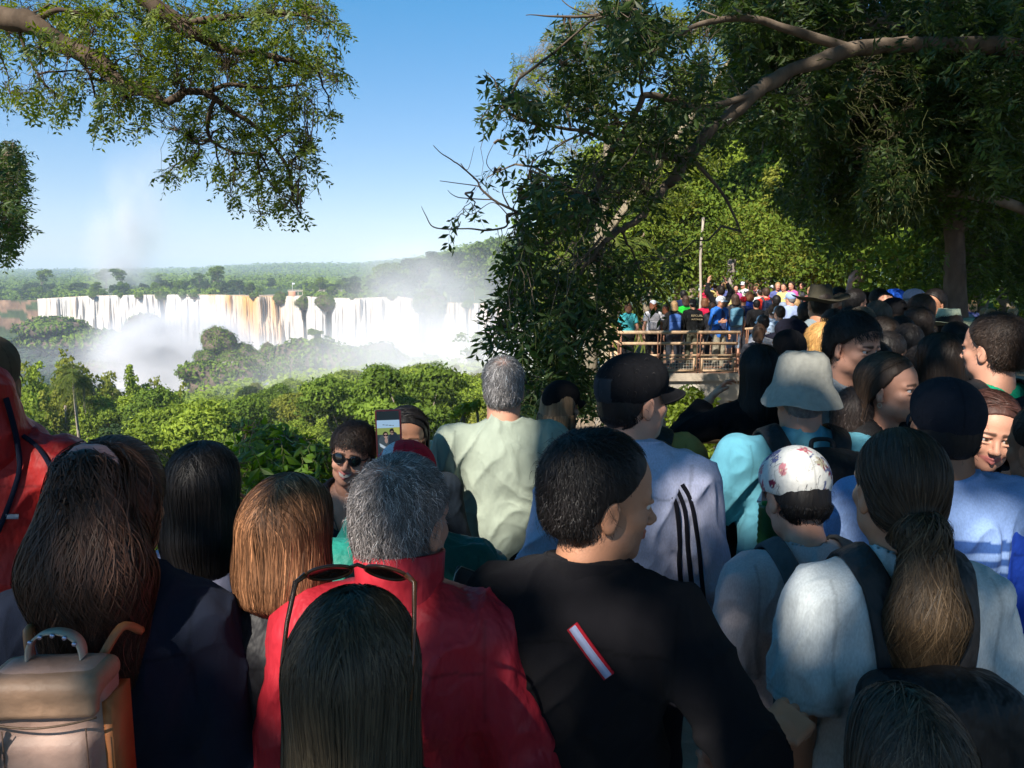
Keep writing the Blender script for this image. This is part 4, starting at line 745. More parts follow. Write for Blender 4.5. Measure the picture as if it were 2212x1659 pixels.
def sdf_mesh(prims, res, k0=.02, col=(.5, .5, .5), disp=None, clip=None):
    """surface nets over the smooth union; every primitive only touches its own neighbourhood"""
    us = [q for q in prims if q.op == 'u']; lo = np.min([q.lo for q in us], 0)-3*res; hi = np.max([q.hi for q in us], 0)+3*res
    if clip is not None: lo = np.maximum(lo, clip[0]); hi = np.minimum(hi, clip[1])
    n = np.ceil((hi-lo)/res).astype(int)+1; ax = [lo[i]+res*np.arange(n[i]) for i in range(3)]; D = np.full(n, .25, np.float32)
    for q in prims:
        k = q.k or k0; mg = k+2.5*res+(.02 if disp else 0); a = np.clip(((q.lo-mg-lo)/res).astype(int), 0, n-1); b = np.clip(((q.hi+mg-lo)/res).astype(int)+2, 1, n)
        if (b <= a).any(): continue
        sl = tuple(slice(a[i], b[i]) for i in range(3)); X, Y, Z = np.meshgrid(ax[0][sl[0]], ax[1][sl[1]], ax[2][sl[2]], indexing='ij'); v = q.f(np.stack([X, Y, Z], -1)); d = D[sl]
        D[sl] = smin(d, v, k) if q.op == 'u' else (-smin(-d, -v, k) if q.op == 'i' else -smin(-d, v, k))
    D[0] = D[-1] = .25; D[:, 0] = D[:, -1] = .25; D[:, :, 0] = D[:, :, -1] = .25
    s = D < 0; c = np.zeros(n-1, np.int8)
    for i in (0, 1):
        for j in (0, 1):
            for k in (0, 1): c += s[i:n[0]-1+i, j:n[1]-1+j, k:n[2]-1+k]
    act = (c > 0) & (c < 8); idx = np.full(n-1, -1, np.int64); cells = np.argwhere(act); idx[act] = np.arange(len(cells))
    acc = np.zeros((len(cells), 3)); cnt = np.zeros(len(cells)); cor = [(i, j, k) for i in (0, 1) for j in (0, 1) for k in (0, 1)]
    dv = {q: D[cells[:, 0]+q[0], cells[:, 1]+q[1], cells[:, 2]+q[2]] for q in cor}
    for a in cor:
        for d in range(3):
            if a[d]: continue
            b = list(a); b[d] = 1; b = tuple(b); va, vb = dv[a], dv[b]; m = (va < 0) != (vb < 0); t = np.where(m, va/(va-vb+1e-12), 0)
            acc += m[:, None]*(np.array(a)+t[:, None]*(np.array(b)-np.array(a))); cnt += m
    V = lo+res*(cells+acc/cnt[:, None]); F = []
    for d in range(3):
        e = [0, 1, 2]; e.remove(d); sl0 = [slice(1, n[i]-1) for i in range(3)]; sl0[d] = slice(0, n[d]-1); sl1 = list(sl0); sl1[d] = slice(1, n[d])
        m = s[tuple(sl0)] != s[tuple(sl1)]; g = np.argwhere(m)
        for i in range(3):
            if i != d: g[:, i] += 1
        inside = s[g[:, 0], g[:, 1], g[:, 2]]; u, w_ = np.eye(3, dtype=int)[e[0]], np.eye(3, dtype=int)[e[1]]
        q = [g-u-w_, g-w_, g, g-u]; f = np.stack([idx[x[:, 0], x[:, 1], x[:, 2]] for x in q], 1)
        if d == 1: inside = ~inside
        f[~inside] = f[~inside][:, ::-1]; F.append(f[(f >= 0).all(1)])
    F = np.concatenate(F); C = np.broadcast_to(np.array(col, float), V.shape).copy()
    for q in us:
        if q.col is not None:
            w_ = np.clip(1-(q.f(V)-res*.3)/(res*1.5), 0, 1)[:, None]; C = C*(1-w_)+np.array(q.col)*w_
    if disp is not None:
        e = res*.7; f0 = sd_eval(us, V, k0); N = np.stack([sd_eval(us, V+np.eye(3)[i]*e, k0)-f0 for i in range(3)], -1); V = V+unit(N)*disp(V)[:, None]
    return V, F, C
def rotm(rx=0, ry=0, rz=0): return np.array(Matrix.Rotation(rz, 3, 'Z')@Matrix.Rotation(ry, 3, 'Y')@Matrix.Rotation(rx, 3, 'X'))
# ------------------------------------------------------------------ materials for people
M_SKIN = vmat('skin', rough=.5, spec=.35, bump=.0006, bscale=260, var=.07, vscale=22)
M_HAIR = vmat('hair', rough=.55, spec=.32, bump=.003, bscale=70, detail=6, var=.25, vscale=50, stretch=(1, 1, .18))
M_CLOTH = vmat('cloth', rough=.92, spec=.07, bump=.026, bscale=9, detail=4, var=.06, vscale=30, sheen=.03, weave=900, stretch=(1, 1, .55))
M_NYLON = vmat('nylon_shell', rough=.55, spec=.3, bump=.045, bscale=8, detail=4, var=.05, vscale=20, stretch=(1, 1, .5))
M_MELANGE = vmat('melange_knit', rough=.95, spec=.08, bump=.018, bscale=8, detail=3, var=.12, vscale=260, sheen=.04, stretch=(1, 1, .4))
M_HAT = vmat('hat_fabric', rough=.9, spec=.1, bump=.004, bscale=30, detail=5, var=.10, vscale=50)
M_LEATHER = vmat('leather', rough=.5, spec=.35, bump=.003, bscale=40, detail=6, var=.22, vscale=9)
M_PLAIN = vmat('smooth_plastic', rough=.3, spec=.5)
M_METAL = vmat('bright_metal', rough=.3, spec=.5, metal=.9)
M_EYE = vmat('eye', rough=.1, spec=.6)
M_LENS = vmat('dark_lens', rough=.05, spec=.8)
SKIN = {'fair': (.56, .28, .19), 'tan': (.46, .215, .125), 'brown': (.26, .12, .07), 'olive': (.36, .20, .135)}
HAIR = {'black': (.010, .008, .008), 'dark': (.022, .014, .010), 'brown': (.055, .030, .018), 'auburn': (.16, .065, .028), 'blond': (.36, .22, .10), 'grey': (.20, .185, .18), 'red': (.19, .06, .025)}
def head_prims(skin, sex='m', smile=0., beard=0., ear=1.):
    sk = np.array(SKIN[skin]); lip = sk*np.array([.95, .62, .62]) if sex == 'm' else np.array([.42, .13, .12]); w_ = 1 if sex == 'm' else .94; j = 1 if sex == 'm' else .86
    P_ = [ell((0, -.016, .036), (.076*w_, .098, .088)), ell((0, .030, -.028), (.060*w_, .064, .082), k=.03), ell((0, .034, -.074), (.046*j, .044, .036), k=.03), ell((0, .070, -.100), (.020*j, .016, .016), k=.02),
          ell((0, .02, .05), (.066, .072, .060), k=.03)]
    for s in (-1, 1):
        P_ += [ell((s*.040, .058, -.026), (.022, .022, .020), k=.02), cone((s*.012, .086, .022), (s*.046, .072, .019), .0085, .008, k=.018), ell((s*.050*j, .012, -.072), (.016, .034, .024), k=.03)]
    P_ += [Prim(lambda p: np.sqrt(((p-np.array([.031, .098, .002]))**2).sum(-1))-.0165, (.010, .08, -.02), (.05, .12, .02), .012, None, 'd'), Prim(lambda p: np.sqrt(((p-np.array([-.031, .098, .002]))**2).sum(-1))-.0165, (-.05, .08, -.02), (-.01, .12, .02), .012, None, 'd')]
    P_ += [cone((0, .086, .012), (0, .108, -.030), .0075, .0105, k=.010), ell((0, .112, -.034), (.0105, .011, .009), k=.008)]
    for s in (-1, 1): P_ += [ell((s*.0115, .101, -.037), (.0085, .011, .0075), k=.007), ell((s*.031, .0835, .0118), (.018, .0125, .0065), k=.007), ell((s*.031, .081, -.0095), (.016, .0115, .0045), k=.008)]
    mo = .025+.012*smile; zz = -.064
    for s in (-1, 1):
        P_ += [cone((0, .0985, zz+.004), (s*mo, .079-.006*smile, zz+.012*smile), .0046, .0022, k=.005, col=lip), cone((0, .0965, zz-.006-.008*smile), (s*mo*.9, .078-.006*smile, zz+.010*smile-.001), .0056, .0028, k=.005, col=lip)]
        if smile: P_ += [ell((s*.042, .068, -.036), (.020, .018, .017), k=.012)]
        # ears
        P_ += [ell((s*.079*w_, -.010, -.010), (.0065, .018*ear, .031*ear), R=rotm(-.18, 0, s*-.35), k=.006), ell((s*.076*w_, -.006, -.034), (.006, .010, .012), k=.008), Prim(lambda p, s=s: np.sqrt((((p-np.array([s*.0865*w_, -.006, -.010]))/np.array([.5, 1, 1.6]))**2).sum(-1))*.7-.0065, (s*.0865-.02, -.03, -.035), (s*.0865+.02, .02, .02), .006, None, 'd')]
    return P_, sk
class Person:
    """standing figure, local frame: x right, y ahead, z up, feet at 0.  The head carries its own turn."""
    def __init__(s, label, H=1.72, sex='m', skin='tan', build=1., yaw=0., hy=0., hp=0., ht=0., lod=0, lean=0., arms=None, group=None, smile=0):
        s.H = H; s.k = H/1.75; s.sex = sex; s.skin = skin; s.b = build; s.lod = lod; s.label = label; s.yaw = yaw; s.smile = smile
        s.HR = rotm(hp, ht, hy); s.neck = np.array([0, -.005+lean*.10, 1.49]); s.hc = s.neck+np.array([0, .012+lean*.05, 0])+s.HR@np.array([0, .012, .128]); s.group = group
        w_ = 1. if sex == 'm' else .90; s.w = w_; sh = .178*w_*(.6+.4*build); s.sh = sh
        dn = {'down': (.12, -.02, -.29, .02, .05, -.25)}; s.J = {}
        A = {'L': 'down', 'R': 'down'}; A.update(arms or {})
        for sd, sg in (('L', -1), ('R', 1)):
            S = np.array([sg*sh, -.012, 1.392]); v = A[sd]
            if v == 'down': E = S+np.array([sg*.065*build, -.025, -.285]); Wp = E+np.array([sg*.005, .07, -.24])
            elif v == 'bent': E = S+np.array([sg*.085, -.03, -.27]); Wp = E+np.array([-sg*.04, .21, .10])
            elif v == 'up': E = S+np.array([sg*.10, .16, .17]); Wp = E+np.array([-sg*.07, .06, .24])
            elif v == 'face': E = S+np.array([sg*.13, .14, -.18]); Wp = E+np.array([-sg*.10, .06, .24])
            else: E = S+np.array(v[0]); Wp = E+np.array(v[1])
            s.J[sd] = (S, E, Wp)
    # ---- primitives in local metres (for H = 1.75)
    def torso(s, g=0., k=.05, belly=0.):
        b = s.b; w_ = s.w; f = s.sex == 'f'
        P_ = [ell((0, .0, 1.27), ((.150*w_)*(.5+.5*b)+g, .100*(.4+.6*b)+g, .195+g), k=k), ell((0, .012, 1.08), (.135*b*(.90 if f else 1)+g, .100*b+g+belly, .17+g), k=k), ell((0, 0, .93), (.158*b*(1.03 if f else .97)+g, .112*b+g, .13+g), k=k),
              cone((-s.sh+.015, -.012, 1.392), (s.sh-.015, -.012, 1.392), .050+g, .050+g, k=k), ell((0, -.03, 1.37), (.115*w_+g, .072+g, .085+g), k=k)]
        for sg in (-1, 1):
            P_ += [cone((sg*.032, -.018, 1.468), (sg*(s.sh-.02), -.014, 1.412), .034+g, .036+g, k=k), ell((sg*.075*w_, -.055, 1.30), (.070*w_+g, .045+g, .10+g), k=k), ell((sg*.07, -.06, .90), (.080*b+g, .068+g, .085+g), k=k)]
            if f: P_ += [ell((sg*.072, .085, 1.255), (.058+g, .052+g, .058+g), k=.04)]
        return P_
    def arm(s, sd, g=0., upto=1.0, k=.03, flat=None):
        S, E, Wp = s.J[sd]; t = .55+.45*s.b; t *= s.w; rs, re, rw = .052*t+g, .041*t+g, .0275*t+g*.8
        if upto <= .5:
            q = S+(E-S)*(upto*2); return [cone(S, q, rs, rs+(re-rs)*upto*2+.004, k=k, flat=flat if flat is not None else .0)]
        q = E+(Wp-E)*((upto-.5)*2); P_ = [cone(S, E, rs, re, k=k), cone(E, q, re+.002, re+(rw-re)*(upto-.5)*2, k=k, flat=flat)]
        if upto == 1 and g == 0: P_.insert(1, ell(E+(Wp-E)*.28, (re*1.08,)*3, k=.03))
        return P_
    def legs(s, g=0., upto=1., k=.03):
        P_ = []
        for sg in (-1, 1):
            hp = np.array([sg*.085, 0, .90]); kn = np.array([sg*.098, .012, .50]); an = np.array([sg*.105, -.02, .085]); b = .5+.5*s.b
            P_ += [cone(hp, kn, .086*b+g, .055*b+g, k=k)]
            if upto > .5: P_ += [cone(kn, kn+(an-kn)*((upto-.5)*2), .054*b+g, (.054+(.036-.054)*(upto-.5)*2)*b+g, k=k, flat=.0 if upto < 1 or g > 0 else None), ell(kn+(an-kn)*.3+np.array([0, -.02, 0]), (.048*b+g, .052*b+g, .09+g), k=k)] if upto > .75 else [cone(kn, kn+(an-kn)*((upto-.5)*2), .054*b+g, .05*b+g, k=k, flat=.0)]
        return P_
    def hand(s, sd, curl=.35, spread=.0, fwd=None, palm=None, pinch=0.):
        """five fingers of unequal length; fwd = finger direction, palm = palm normal"""
        S, E, Wp = s.J[sd]; u = unit(Wp-E) if fwd is None else unit(np.array(fwd, float)); sg = 1 if sd == 'R' else -1
        n = np.array([-sg, .2, 0.]) if palm is None else np.array(palm, float); n = unit(n-u*(n@u)); t = np.cross(n, u)*sg*(-1 if sd == 'R' else -1)
        t = unit(t); th = -t if False else t; P_ = [cone(Wp-u*.02, Wp+u*.03, .025, .024, k=.015, sq=(n, 1.35)), rbox(Wp+u*.060, (.039, .011, .041), .011, R=np.stack([t, n, u], 1), k=.012)]
        for i, (o, L_, r_) in enumerate([(-.029, .062, .0074), (-.010, .076, .0082), (.010, .083, .0086), (.029, .073, .0084)]):
            p = Wp+u*(.096-.004*abs(i-1.7))+t*o; dr = unit(u+t*o*(2+spread*8)); c = curl*(1.0+.12*(3-i)); 
            for j, fl in enumerate((.45, .30, .25)):
                a = c*(j*.9+.55); d = dr*cos(a)+n*sin(a); q = p+d*L_*fl; P_.append(cone(p, q, r_*(1-.08*j), r_*(.92-.1*j), k=.006)); p = q
        p = Wp+u*.030+t*.032; d1 = unit(u*.75+t*.8+n*.25); q = p+d1*.040; P_.append(cone(p, q, .0125, .0100, k=.012)); d2 = unit(u*1.0+t*.25+n*(.35+curl*.5)); P_.append(cone(q, q+d2*.032, .0100, .0080, k=.006))
        return P_
    def H2L(s, prims): return prims
    # ---- objects
    def start(s, x, y, ztop=None, zg=None):
        """ztop: world height of the head's crown; or zg ground height"""
        top = s.hc[2]+.125
        if ztop is not None:
            s.k = 1.0*s.k; zg_ = ztop-top*s.k
        else: zg_ = zg
        s.root = empty('person', (x, y, zg_), s.yaw); s.root.scale = (s.k,)*3; tag(s.root, s.label, 'person', s.group); s.X = (x, y, zg_); return s
    def res(s, a, b, c): return (a, b, c)[s.lod]
    def body(s, hands=('L', 'R'), hand_kw={}, eyes=True, bare='arms', beard=None, brow=None, open_smile=False, cut=None):
        hp, sk = head_prims(s.skin, s.sex, s.smile); mb = MB(); R = s.HR; c = s.hc
        # neck is part of the head surface, written in head space
        nb = R.T@(s.neck-c); n2 = R.T@(s.neck+np.array([0, -.006, -.06])-c); rn = .056 if s.sex == 'm' else .046; rn *= (.5+.5*s.b)
        hp += [cone((0, -.022, -.055), nb, rn*.98, rn, k=.03), cone(nb, n2, rn, rn*1.25, k=.03), ell((0, .03, -.09), (.03, .04, .02), k=.03)]
        V, F, C = sdf_mesh(hp, s.res(.0034, .006, .013), .012, sk)
        hb = HAIR[brow or 'dark']
        if s.lod < 2:   # brows, beard shadow
            for sg in (-1, 1):
                f = cone((sg*.014, .096, .0235), (sg*.047, .080, .0215), .004, .0025).f(V); w_ = np.clip(1-(f-.0015)/.003, 0, 1)[:, None]*.85*(V[:, 1:2] > .05); C = C*(1-w_)+np.array(hb)*w_
            if s.sex == 'f' or True:
                for sg in (-1, 1):
                    f = cone((sg*.018, .089, .0075), (sg*.044, .082, .006), .002, .002).f(V); w_ = np.clip(1-(f-.001)/.003, 0, 1)[:, None]*.8*(V[:, 1:2] > .05); C = C*(1-w_)+np.array([.03, .018, .015])*w_
        if beard:
            w_ = (sstep(-.035, -.06, V[:, 2])*sstep(-.005, .03, V[:, 1])*sstep(-.15, -.125, V[:, 2]))[:, None]*beard*(.8+.2*vnoise(V*300)[:, None]); lips = np.linalg.norm((V-np.array([0, .095, -.065]))/np.array([.024, .03, .010]), axis=1)[:, None] < 1; w_ = np.where(lips, w_*.2, w_)
            C = C*(1-w_)+np.array([.05, .035, .03])*w_
        ck = np.clip(1-np.linalg.norm(np.abs(V)*[1, 1, 1]-np.array([.042, .07, -.035]), axis=1)/.035, 0, 1)[:, None]; C = C*(1+ck*np.array([.12, -.06, -.06]))
        mb.add(V@R.T+c, F, C); s.headcol = sk
        T = []
        for sd in ('L', 'R'): T += s.arm(sd, k=.025)
        T += s.torso(-.004)+s.legs(-.002)
        for sg in (-1, 1): T += [cone((sg*.105, -.03, .06), (sg*.12, .14, .035), .035, .03, k=.02)]
        V, F, C = sdf_mesh(T, s.res(.012, .016, .03), .03, sk); mb.add(V, F, C)
        for sd in hands:
            V, F, C = sdf_mesh(s.hand(sd, **hand_kw.get(sd, {})), s.res(.0032, .005, .009), .008, sk); mb.add(V, F, C)
        o = mb.obj('body', M_SKIN, s.root)
        if eyes and s.lod < 2:
            for sg in (-1, 1):
                u, v = np.meshgrid(np.linspace(0, 2*pi, 16, endpoint=False), np.linspace(0, pi, 14)); D = np.stack([np.cos(u)*np.sin(v), np.cos(v), np.sin(u)*np.sin(v)], -1).reshape(-1, 3); V = D*.0118+np.array([sg*.0305, .0795, .002])
                rr_ = np.hypot(D[:, 0]-.0, D[:, 2]); cc = np.where((D[:, 1] > 0)[:, None] & (rr_ < .22)[:, None], [.01]*3, np.where((D[:, 1] > 0)[:, None] & (rr_ < .48)[:, None], [.07, .035, .015], [.62, .58, .56]))
                i = (np.arange(13)*16)[:, None]; j = np.arange(16)[None]; F = np.stack([i+j, i+(j+1) % 16, i+16+(j+1) % 16, i+16+j], -1).reshape(-1, 4); m = MB().add(V@R.T+c, F, cc); m.obj('eye', M_EYE, o)
            if open_smile:
                m = MB(); t = np.linspace(-1, 1, 15); z0 = -.0595+.0065*t**2; z1 = -.0725+.0060*t**2+.0135*t**6; yv = .0985-.0165*t**2+.0025; xx = t*.028
                V = np.concatenate([np.c_[xx, yv, z0], np.c_[xx, yv, np.minimum(z1, z0)]]); F = np.array([[i, i+15, i+16, i+1] for i in range(14)]); cc = np.where((np.arange(15) % 2)[:, None] == 0, [.50, .47, .42], [.45, .42, .38]); m.add(V@R.T+c, F, np.concatenate([cc, cc])); V2 = V.copy(); V2[:, 1] -= .004; m.add(V2@R.T+c, F[:, ::-1], (.3, .08, .08)); m.obj('teeth', M_PLAIN, o)
        s.bodyobj = o; return s
    def garment(s, name, prims, col, mat=None, k=.03, res=None, wr=.004, seed=1, paint=None, cloth_scale=9.):
        rs = res or s.res(.0062, .011, .022); rr_ = np.random.default_rng(seed); ph = rr_.uniform(0, 9, 3)
        def disp(V):
            q = V*np.array([1, 1, .45])*cloth_scale+ph; w1 = fbm(q*.6+3, 2, 4)[:, None]; a = fbm(q*.8+1.2*w1, 3, seed)
            rg_ = lambda M, f, sd: (1-np.abs(vnoise((V@M)*f+ph+1.6*w1, sd))**.8)**2.2
            f1 = rg_(rotm(.4, .6, .2), np.array([13, 8, 4.5]), seed+3); f2 = rg_(rotm(-.3, -.7, .9), np.array([15, 9, 5]), seed+9)
            return 1.4*wr*(1.7*a+1.2*f1+.55*f2-.8)
        V, F, C = sdf_mesh(prims, rs, k, col, disp=disp if s.lod < 2 else None)
        if paint is not None: C = paint(V, C)
        o = mesh_obj(name, V, F, mat or M_CLOTH, s.root, C); return o
    def top(s, col, kind='tee', mat=None, hem=.86, sleeve=.30, neckr=.072, g=.009, collar=None, loose=0., name=None, paint=None, belly=0., seed=3, wr=.0052, open_neck=0., collarcol=None):
        long = kind != 'tee'; g2 = g+(.006 if long else 0)+loose*.5; P_ = s.torso(g2, k=.05, belly=belly)
        P_ += [cone((-.03, 0, 1.1), (-.03, 0, hem), .122*s.b+g2, .132*s.b+g2, k=.05, sq=((0, 1, 0), 1.35)), cone((.03, 0, 1.1), (.03, 0, hem), .122*s.b+g2, .132*s.b+g2, k=.05, sq=((0, 1, 0), 1.35))]
        P_.append(plane((0, 0, -1), -hem))
        for sd in ('L', 'R'):
            up = .93 if long else sleeve; gg = g2+(.004 if long else .012)+loose*.4; P_ += s.arm(sd, gg, up, k=.03, flat=.0)
        c = s.neck+np.array([0, .012+open_neck*.3, .018]); 
        P_.append(ell(c+np.array([0, .01, -.012-open_neck*.5]), (neckr*(.96 if s.sex == 'm' else .9), neckr*1.02+open_neck*.4, .052+open_neck), k=.006, op='d'))
        s.tp = P_; base_paint = paint
        def paint(V, C):
            if base_paint is not None: C = base_paint(V, C)
            if s.lod: return C
            C = C.copy()
            for sd in ('L', 'R'):
                S, E, Wp = s.J[sd]; u = unit(E-S); tt = (V-S)@u; near = np.linalg.norm(V-S-np.clip(tt, -.03, .4)[:, None]*u, axis=1) < .12
                C[(np.abs(np.abs(V[:, 0])-s.sh-.004) < .0034) & (np.abs(V[:, 2]-1.36) < .10) & near] *= .74
                if not long: C[near & (np.abs(tt-(np.linalg.norm(E-S)*sleeve*2-.018)) < .0032)] *= .8
            C[(np.abs(V[:, 2]-hem-.02) < .0032)] *= .75; C[(np.abs(V[:, 2]-1.375-.01*np.cos(V[:, 0]*20)) < .0032) & (V[:, 1] < 0) & (np.abs(V[:, 0]) < s.sh) & long] *= .62
            return C
        o = s.garment(name or ('jacket' if long else 'shirt'), P_, col, mat, seed=seed, paint=paint, wr=wr); s.gtop = g2; s.topobj = o
        if collar:
            cc = collarcol or col; a = np.linspace(0, 2*pi, 28, endpoint=False); h, rad, fl = collar; cen = s.neck+np.array([0, .012, -.030])
            open_ = a[(a > pi/2-.35) & (a < pi/2+.35)]; pts = []
            mb = MB(); rings = []
            prof = [(rad+.014, 0.), (rad+.006+fl*.2, h*.5), (rad+fl, h), (rad-.006+fl, h+.002), (rad-.008+fl*.2, h*.5), (rad, 0.)]
            a = np.linspace(pi/2+.22, pi/2+2*pi-.22, 34)
            V = np.array([[cen[0]+np.cos(t)*r_*1.0, cen[1]-.004+np.sin(t)*r_*1.05, cen[2]+z-.018*np.sin(t)*(1-0*z)] for r_, z in prof for t in a]); n = len(a)
            V += np.array([0, 0, 1])*.003*vnoise(V*30, seed)[:, None]; i = (np.arange(len(prof)-1)*n)[:, None]; j = np.arange(n-1)[None]; F = np.stack([i+j, i+j+1, i+n+j+1, i+n+j], -1).reshape(-1, 4)
            mesh_obj('collar', V, F, mat or M_CLOTH, o, np.broadcast_to(np.array(cc, float), V.shape))
        return o
    def trousers(s, col, upto=1., mat=None, g=.016, name='trousers', shoes=(.03, .03, .035)):
        P_ = s.legs(g, upto if upto < 1 else .97)+[ell((0, 0, .93), (.158*s.b+g, .112*s.b+g, .12+g), k=.05)]+[ell((sg*.07, -.06, .90), (.080*s.b+g, .068+g, .085+g), k=.05) for sg in (-1, 1)]+[plane((0, 0, 1), 1.02)]
        s.garment(name, P_, col, mat, seed=8, res=s.res(.014, .014, .024))
        if shoes is not None:
            for sg in (-1, 1):
                V, F, C = sdf_mesh([cone((sg*.105, -.045, .05), (sg*.122, .15, .035), .046, .040, k=.02, sq=((1, 0, 0), 1.05)), plane((0, 0, -1), -.0)], s.res(.012, .012, .02), .02, shoes); mesh_obj('shoe', V, F, M_PLAIN, s.root, C)
        return s
    def strands(s, rng, f, p0, dirf, nstep, ds, off, wid, col, cvar=.3, curl=0., cf=40., thin=.4):
        """hair ribbons combed over an implicit surface; f: distance, dirf: combing direction"""
        n = len(p0); p = p0.copy(); path = [p.copy()]; e = .003; ph = rng.uniform(0, 6.28, (n, 1)); o_ = off*rng.uniform(.1, 1.6, n)
        Ns = []
        for i in range(nstep):
            N = unit(np.stack([f(p+np.eye(3)[k]*e)-f(p-np.eye(3)[k]*e) for k in range(3)], -1)); Ns.append(N); d = dirf(p, i/nstep); d = unit(d-N*(d*N).sum(-1, keepdims=True)*.9)
            side = np.cross(N, d); d = unit(d+curl*(side*np.sin(ph+i*cf*ds)+N*.5*np.cos(ph*1.7+i*cf*ds*.8))); p = p+d*ds; v = f(p); N2 = N
            p = p-N2*(v-o_)[:, None]*np.where(v[:, None] < o_[:, None], .9, .55); path.append(p.copy())
        Ns.append(Ns[-1]); Pp = np.stack(path, 1); Nn = np.stack(Ns, 1); tg = unit(np.gradient(Pp, axis=1)); sd = unit(np.cross(Nn, tg)+rng.normal(0, .25, (n, 1, 3))); m = nstep+1
        ww = wid*rng.uniform(.5, 1.3, (n, 1, 1))*np.linspace(1, thin, m)[None, :, None]; V = np.stack([Pp-sd*ww, Pp+sd*ww], 2).reshape(-1, 3); i = (np.arange(n)*m*2)[:, None]; j = (np.arange(m-1)*2)[None]
        F = np.stack([i+j, i+j+1, i+j+3, i+j+2], -1).reshape(-1, 4); tone = np.exp(rng.normal(0, cvar, (n, 1))); C = np.clip(np.array(col)*tone, 0, .8); C = np.repeat(C, m*2, 0); return V, F, C
    def hair(s, style, col, length=.30, nst=1500, curl=.0, seed=5, wid=.0011, cvar=.35, bald=0., vol=1., col2=None, part=0.):
        """style: short, crop, bob, long, ponytail, curly"""
        rng = np.random.default_rng(seed); R = s.HR; hc = s.hc; col = np.array(HAIR[col] if isinstance(col, str) else col); w_ = 1 if s.sex == 'm' else .96
        under = getattr(s, 'capped', False)
        t = {'short': .016, 'crop': .006, 'bob': .020, 'long': .018, 'ponytail': .010, 'curly': .045, 'afro': .055}[style]*vol
        if under: t = min(t, .006)
        cap = [ell((0, -.018, .040), ((.076+t)*w_, .098+t, .088+t)), ell((0, -.045, -.015), ((.066+t)*w_, .062+t, .066+t*.6), k=.02)]
        cut = [Prim(lambda p: -(np.maximum(.040-.9*(p[..., 1]-.045)-p[..., 2]*1.0, -9))*.7 if False else ((p[..., 1]-.052)*.75-(p[..., 2]-.058)*.75), [-9]*3, [9]*3, .01, None, 'i'),
               Prim(lambda p: (p[..., 1]-p[..., 2]*1.05-.026)*.7, [-9]*3, [9]*3, .008, None, 'i') if style not in ('ponytail',) else Prim(lambda p: (.0+p[..., 1]*.80-p[..., 2]*.45-.034), [-9]*3, [9]*3, .008, None, 'i')]
        if style in ('short', 'crop', 'ponytail', 'afro'): cut.append(Prim(lambda p: -.075-p[..., 2]+.35*np.abs(p[..., 0])*0, [-9]*3, [9]*3, .008, None, 'i'))
        ears = [Prim(lambda p, sg=sg: np.sqrt((((p-np.array([sg*.088, -.002, -.018]))/np.array([1.5, .9, 1.35]))**2).sum(-1))-.027, (sg*.09-.05, -.05, -.06), (sg*.09+.05, .04, .04), .008, None, 'd') for sg in (-1, 1)] if style in ('short', 'crop', 'ponytail') else []
        # prims that hang down live in the body frame (gravity); written in head space through the inverse turn
        G = R.T; dn = G@np.array([0, 0, -1.]); bk = G@unit(np.array([0, -1., -.0])); lat = G@np.array([1., 0, 0]); bhead = unit(np.array([0, -1., 0])); hang = []
        if style in ('long', 'bob'):
            L_ = length; c0 = np.array([0, -.038, .02]); q = c0+dn*(L_*.55)+bhead*.012; q2 = c0+dn*L_+bhead*(.012+.02)
            W1 = (.094 if style == 'bob' else .088)*vol; hang = [cone(c0, q, W1, W1*(1.06 if style == 'bob' else 1.12), k=.02, sq=(bhead, 1.12)), cone(q, q2, W1*(1.06 if style == 'bob' else 1.12), W1*(.92 if style == 'bob' else .95), k=.03, sq=(bhead, 1.5), flat=.0)]
            face = Prim(lambda p: np.maximum(-(p[..., 1]-.040+.05*np.maximum(-p[..., 2], 0)), np.maximum(np.abs(p[..., 0])-.066-.2*np.maximum(-p[..., 2], 0), p[..., 2]-.082+6*p[..., 0]**2)), [-9]*3, [9]*3, .012, None, 'd')
            cut = [cut[0], face] ; pr = cap+hang+cut
        elif style in ('curly', 'afro'):
            c0 = np.array([0, -.03, .02]); L_ = length; hang = [cone(c0, c0+dn*L_*.6+bhead*.02, .10*vol, .125*vol, k=.04), ell(c0+dn*L_*.8+bhead*.03, (.125*vol, .09*vol, .08*vol), k=.05)] if style == 'curly' else []
            face = Prim(lambda p: np.maximum(-(p[..., 1]-.028+.10*np.maximum(-p[..., 2], 0)), np.maximum(np.abs(p[..., 0])-.085, p[..., 2]-.070)), [-9]*3, [9]*3, .012, None, 'd'); pr = cap+hang+[cut[0], face]
        else: pr = cap+cut+ears
        tie = None
        if style == 'ponytail':
            tie = np.array(s.__dict__.get('tiepos', (0, -.118, .028))); a = tie+np.array([0, -.022, .004]); q = a+dn*(length*.45)+G@np.array([0, -.028, 0]); q2 = a+dn*length+G@np.array([0, -.012, 0])
            hang = [cone(tie+np.array([0, .03, 0]), a, .036, .026, k=.012), cone(a, q, .028*vol, .062*vol, k=.03, sq=(bhead, 1.5)), cone(q, q2, .062*vol, .040*vol, k=.03, sq=(bhead, 1.5))]; pr = cap+cut+ears+hang
        rs = s.res(.0045, .007, .014)
        def disp(V):
            q = (V@R.T)*np.array([1, 1, .22])*(46 if style != 'curly' else 30); return (.0030 if style not in ('curly', 'afro') else .010)*fbm(q+.6*fbm(q*.5, 2, 5)[:, None], 3, seed)
        V, F, C = sdf_mesh(pr, rs, .014, col, disp=disp); C = C*np.exp(.35*fbm((V@R.T)*np.array([120, 120, 9]), 2, 3))[:, None]
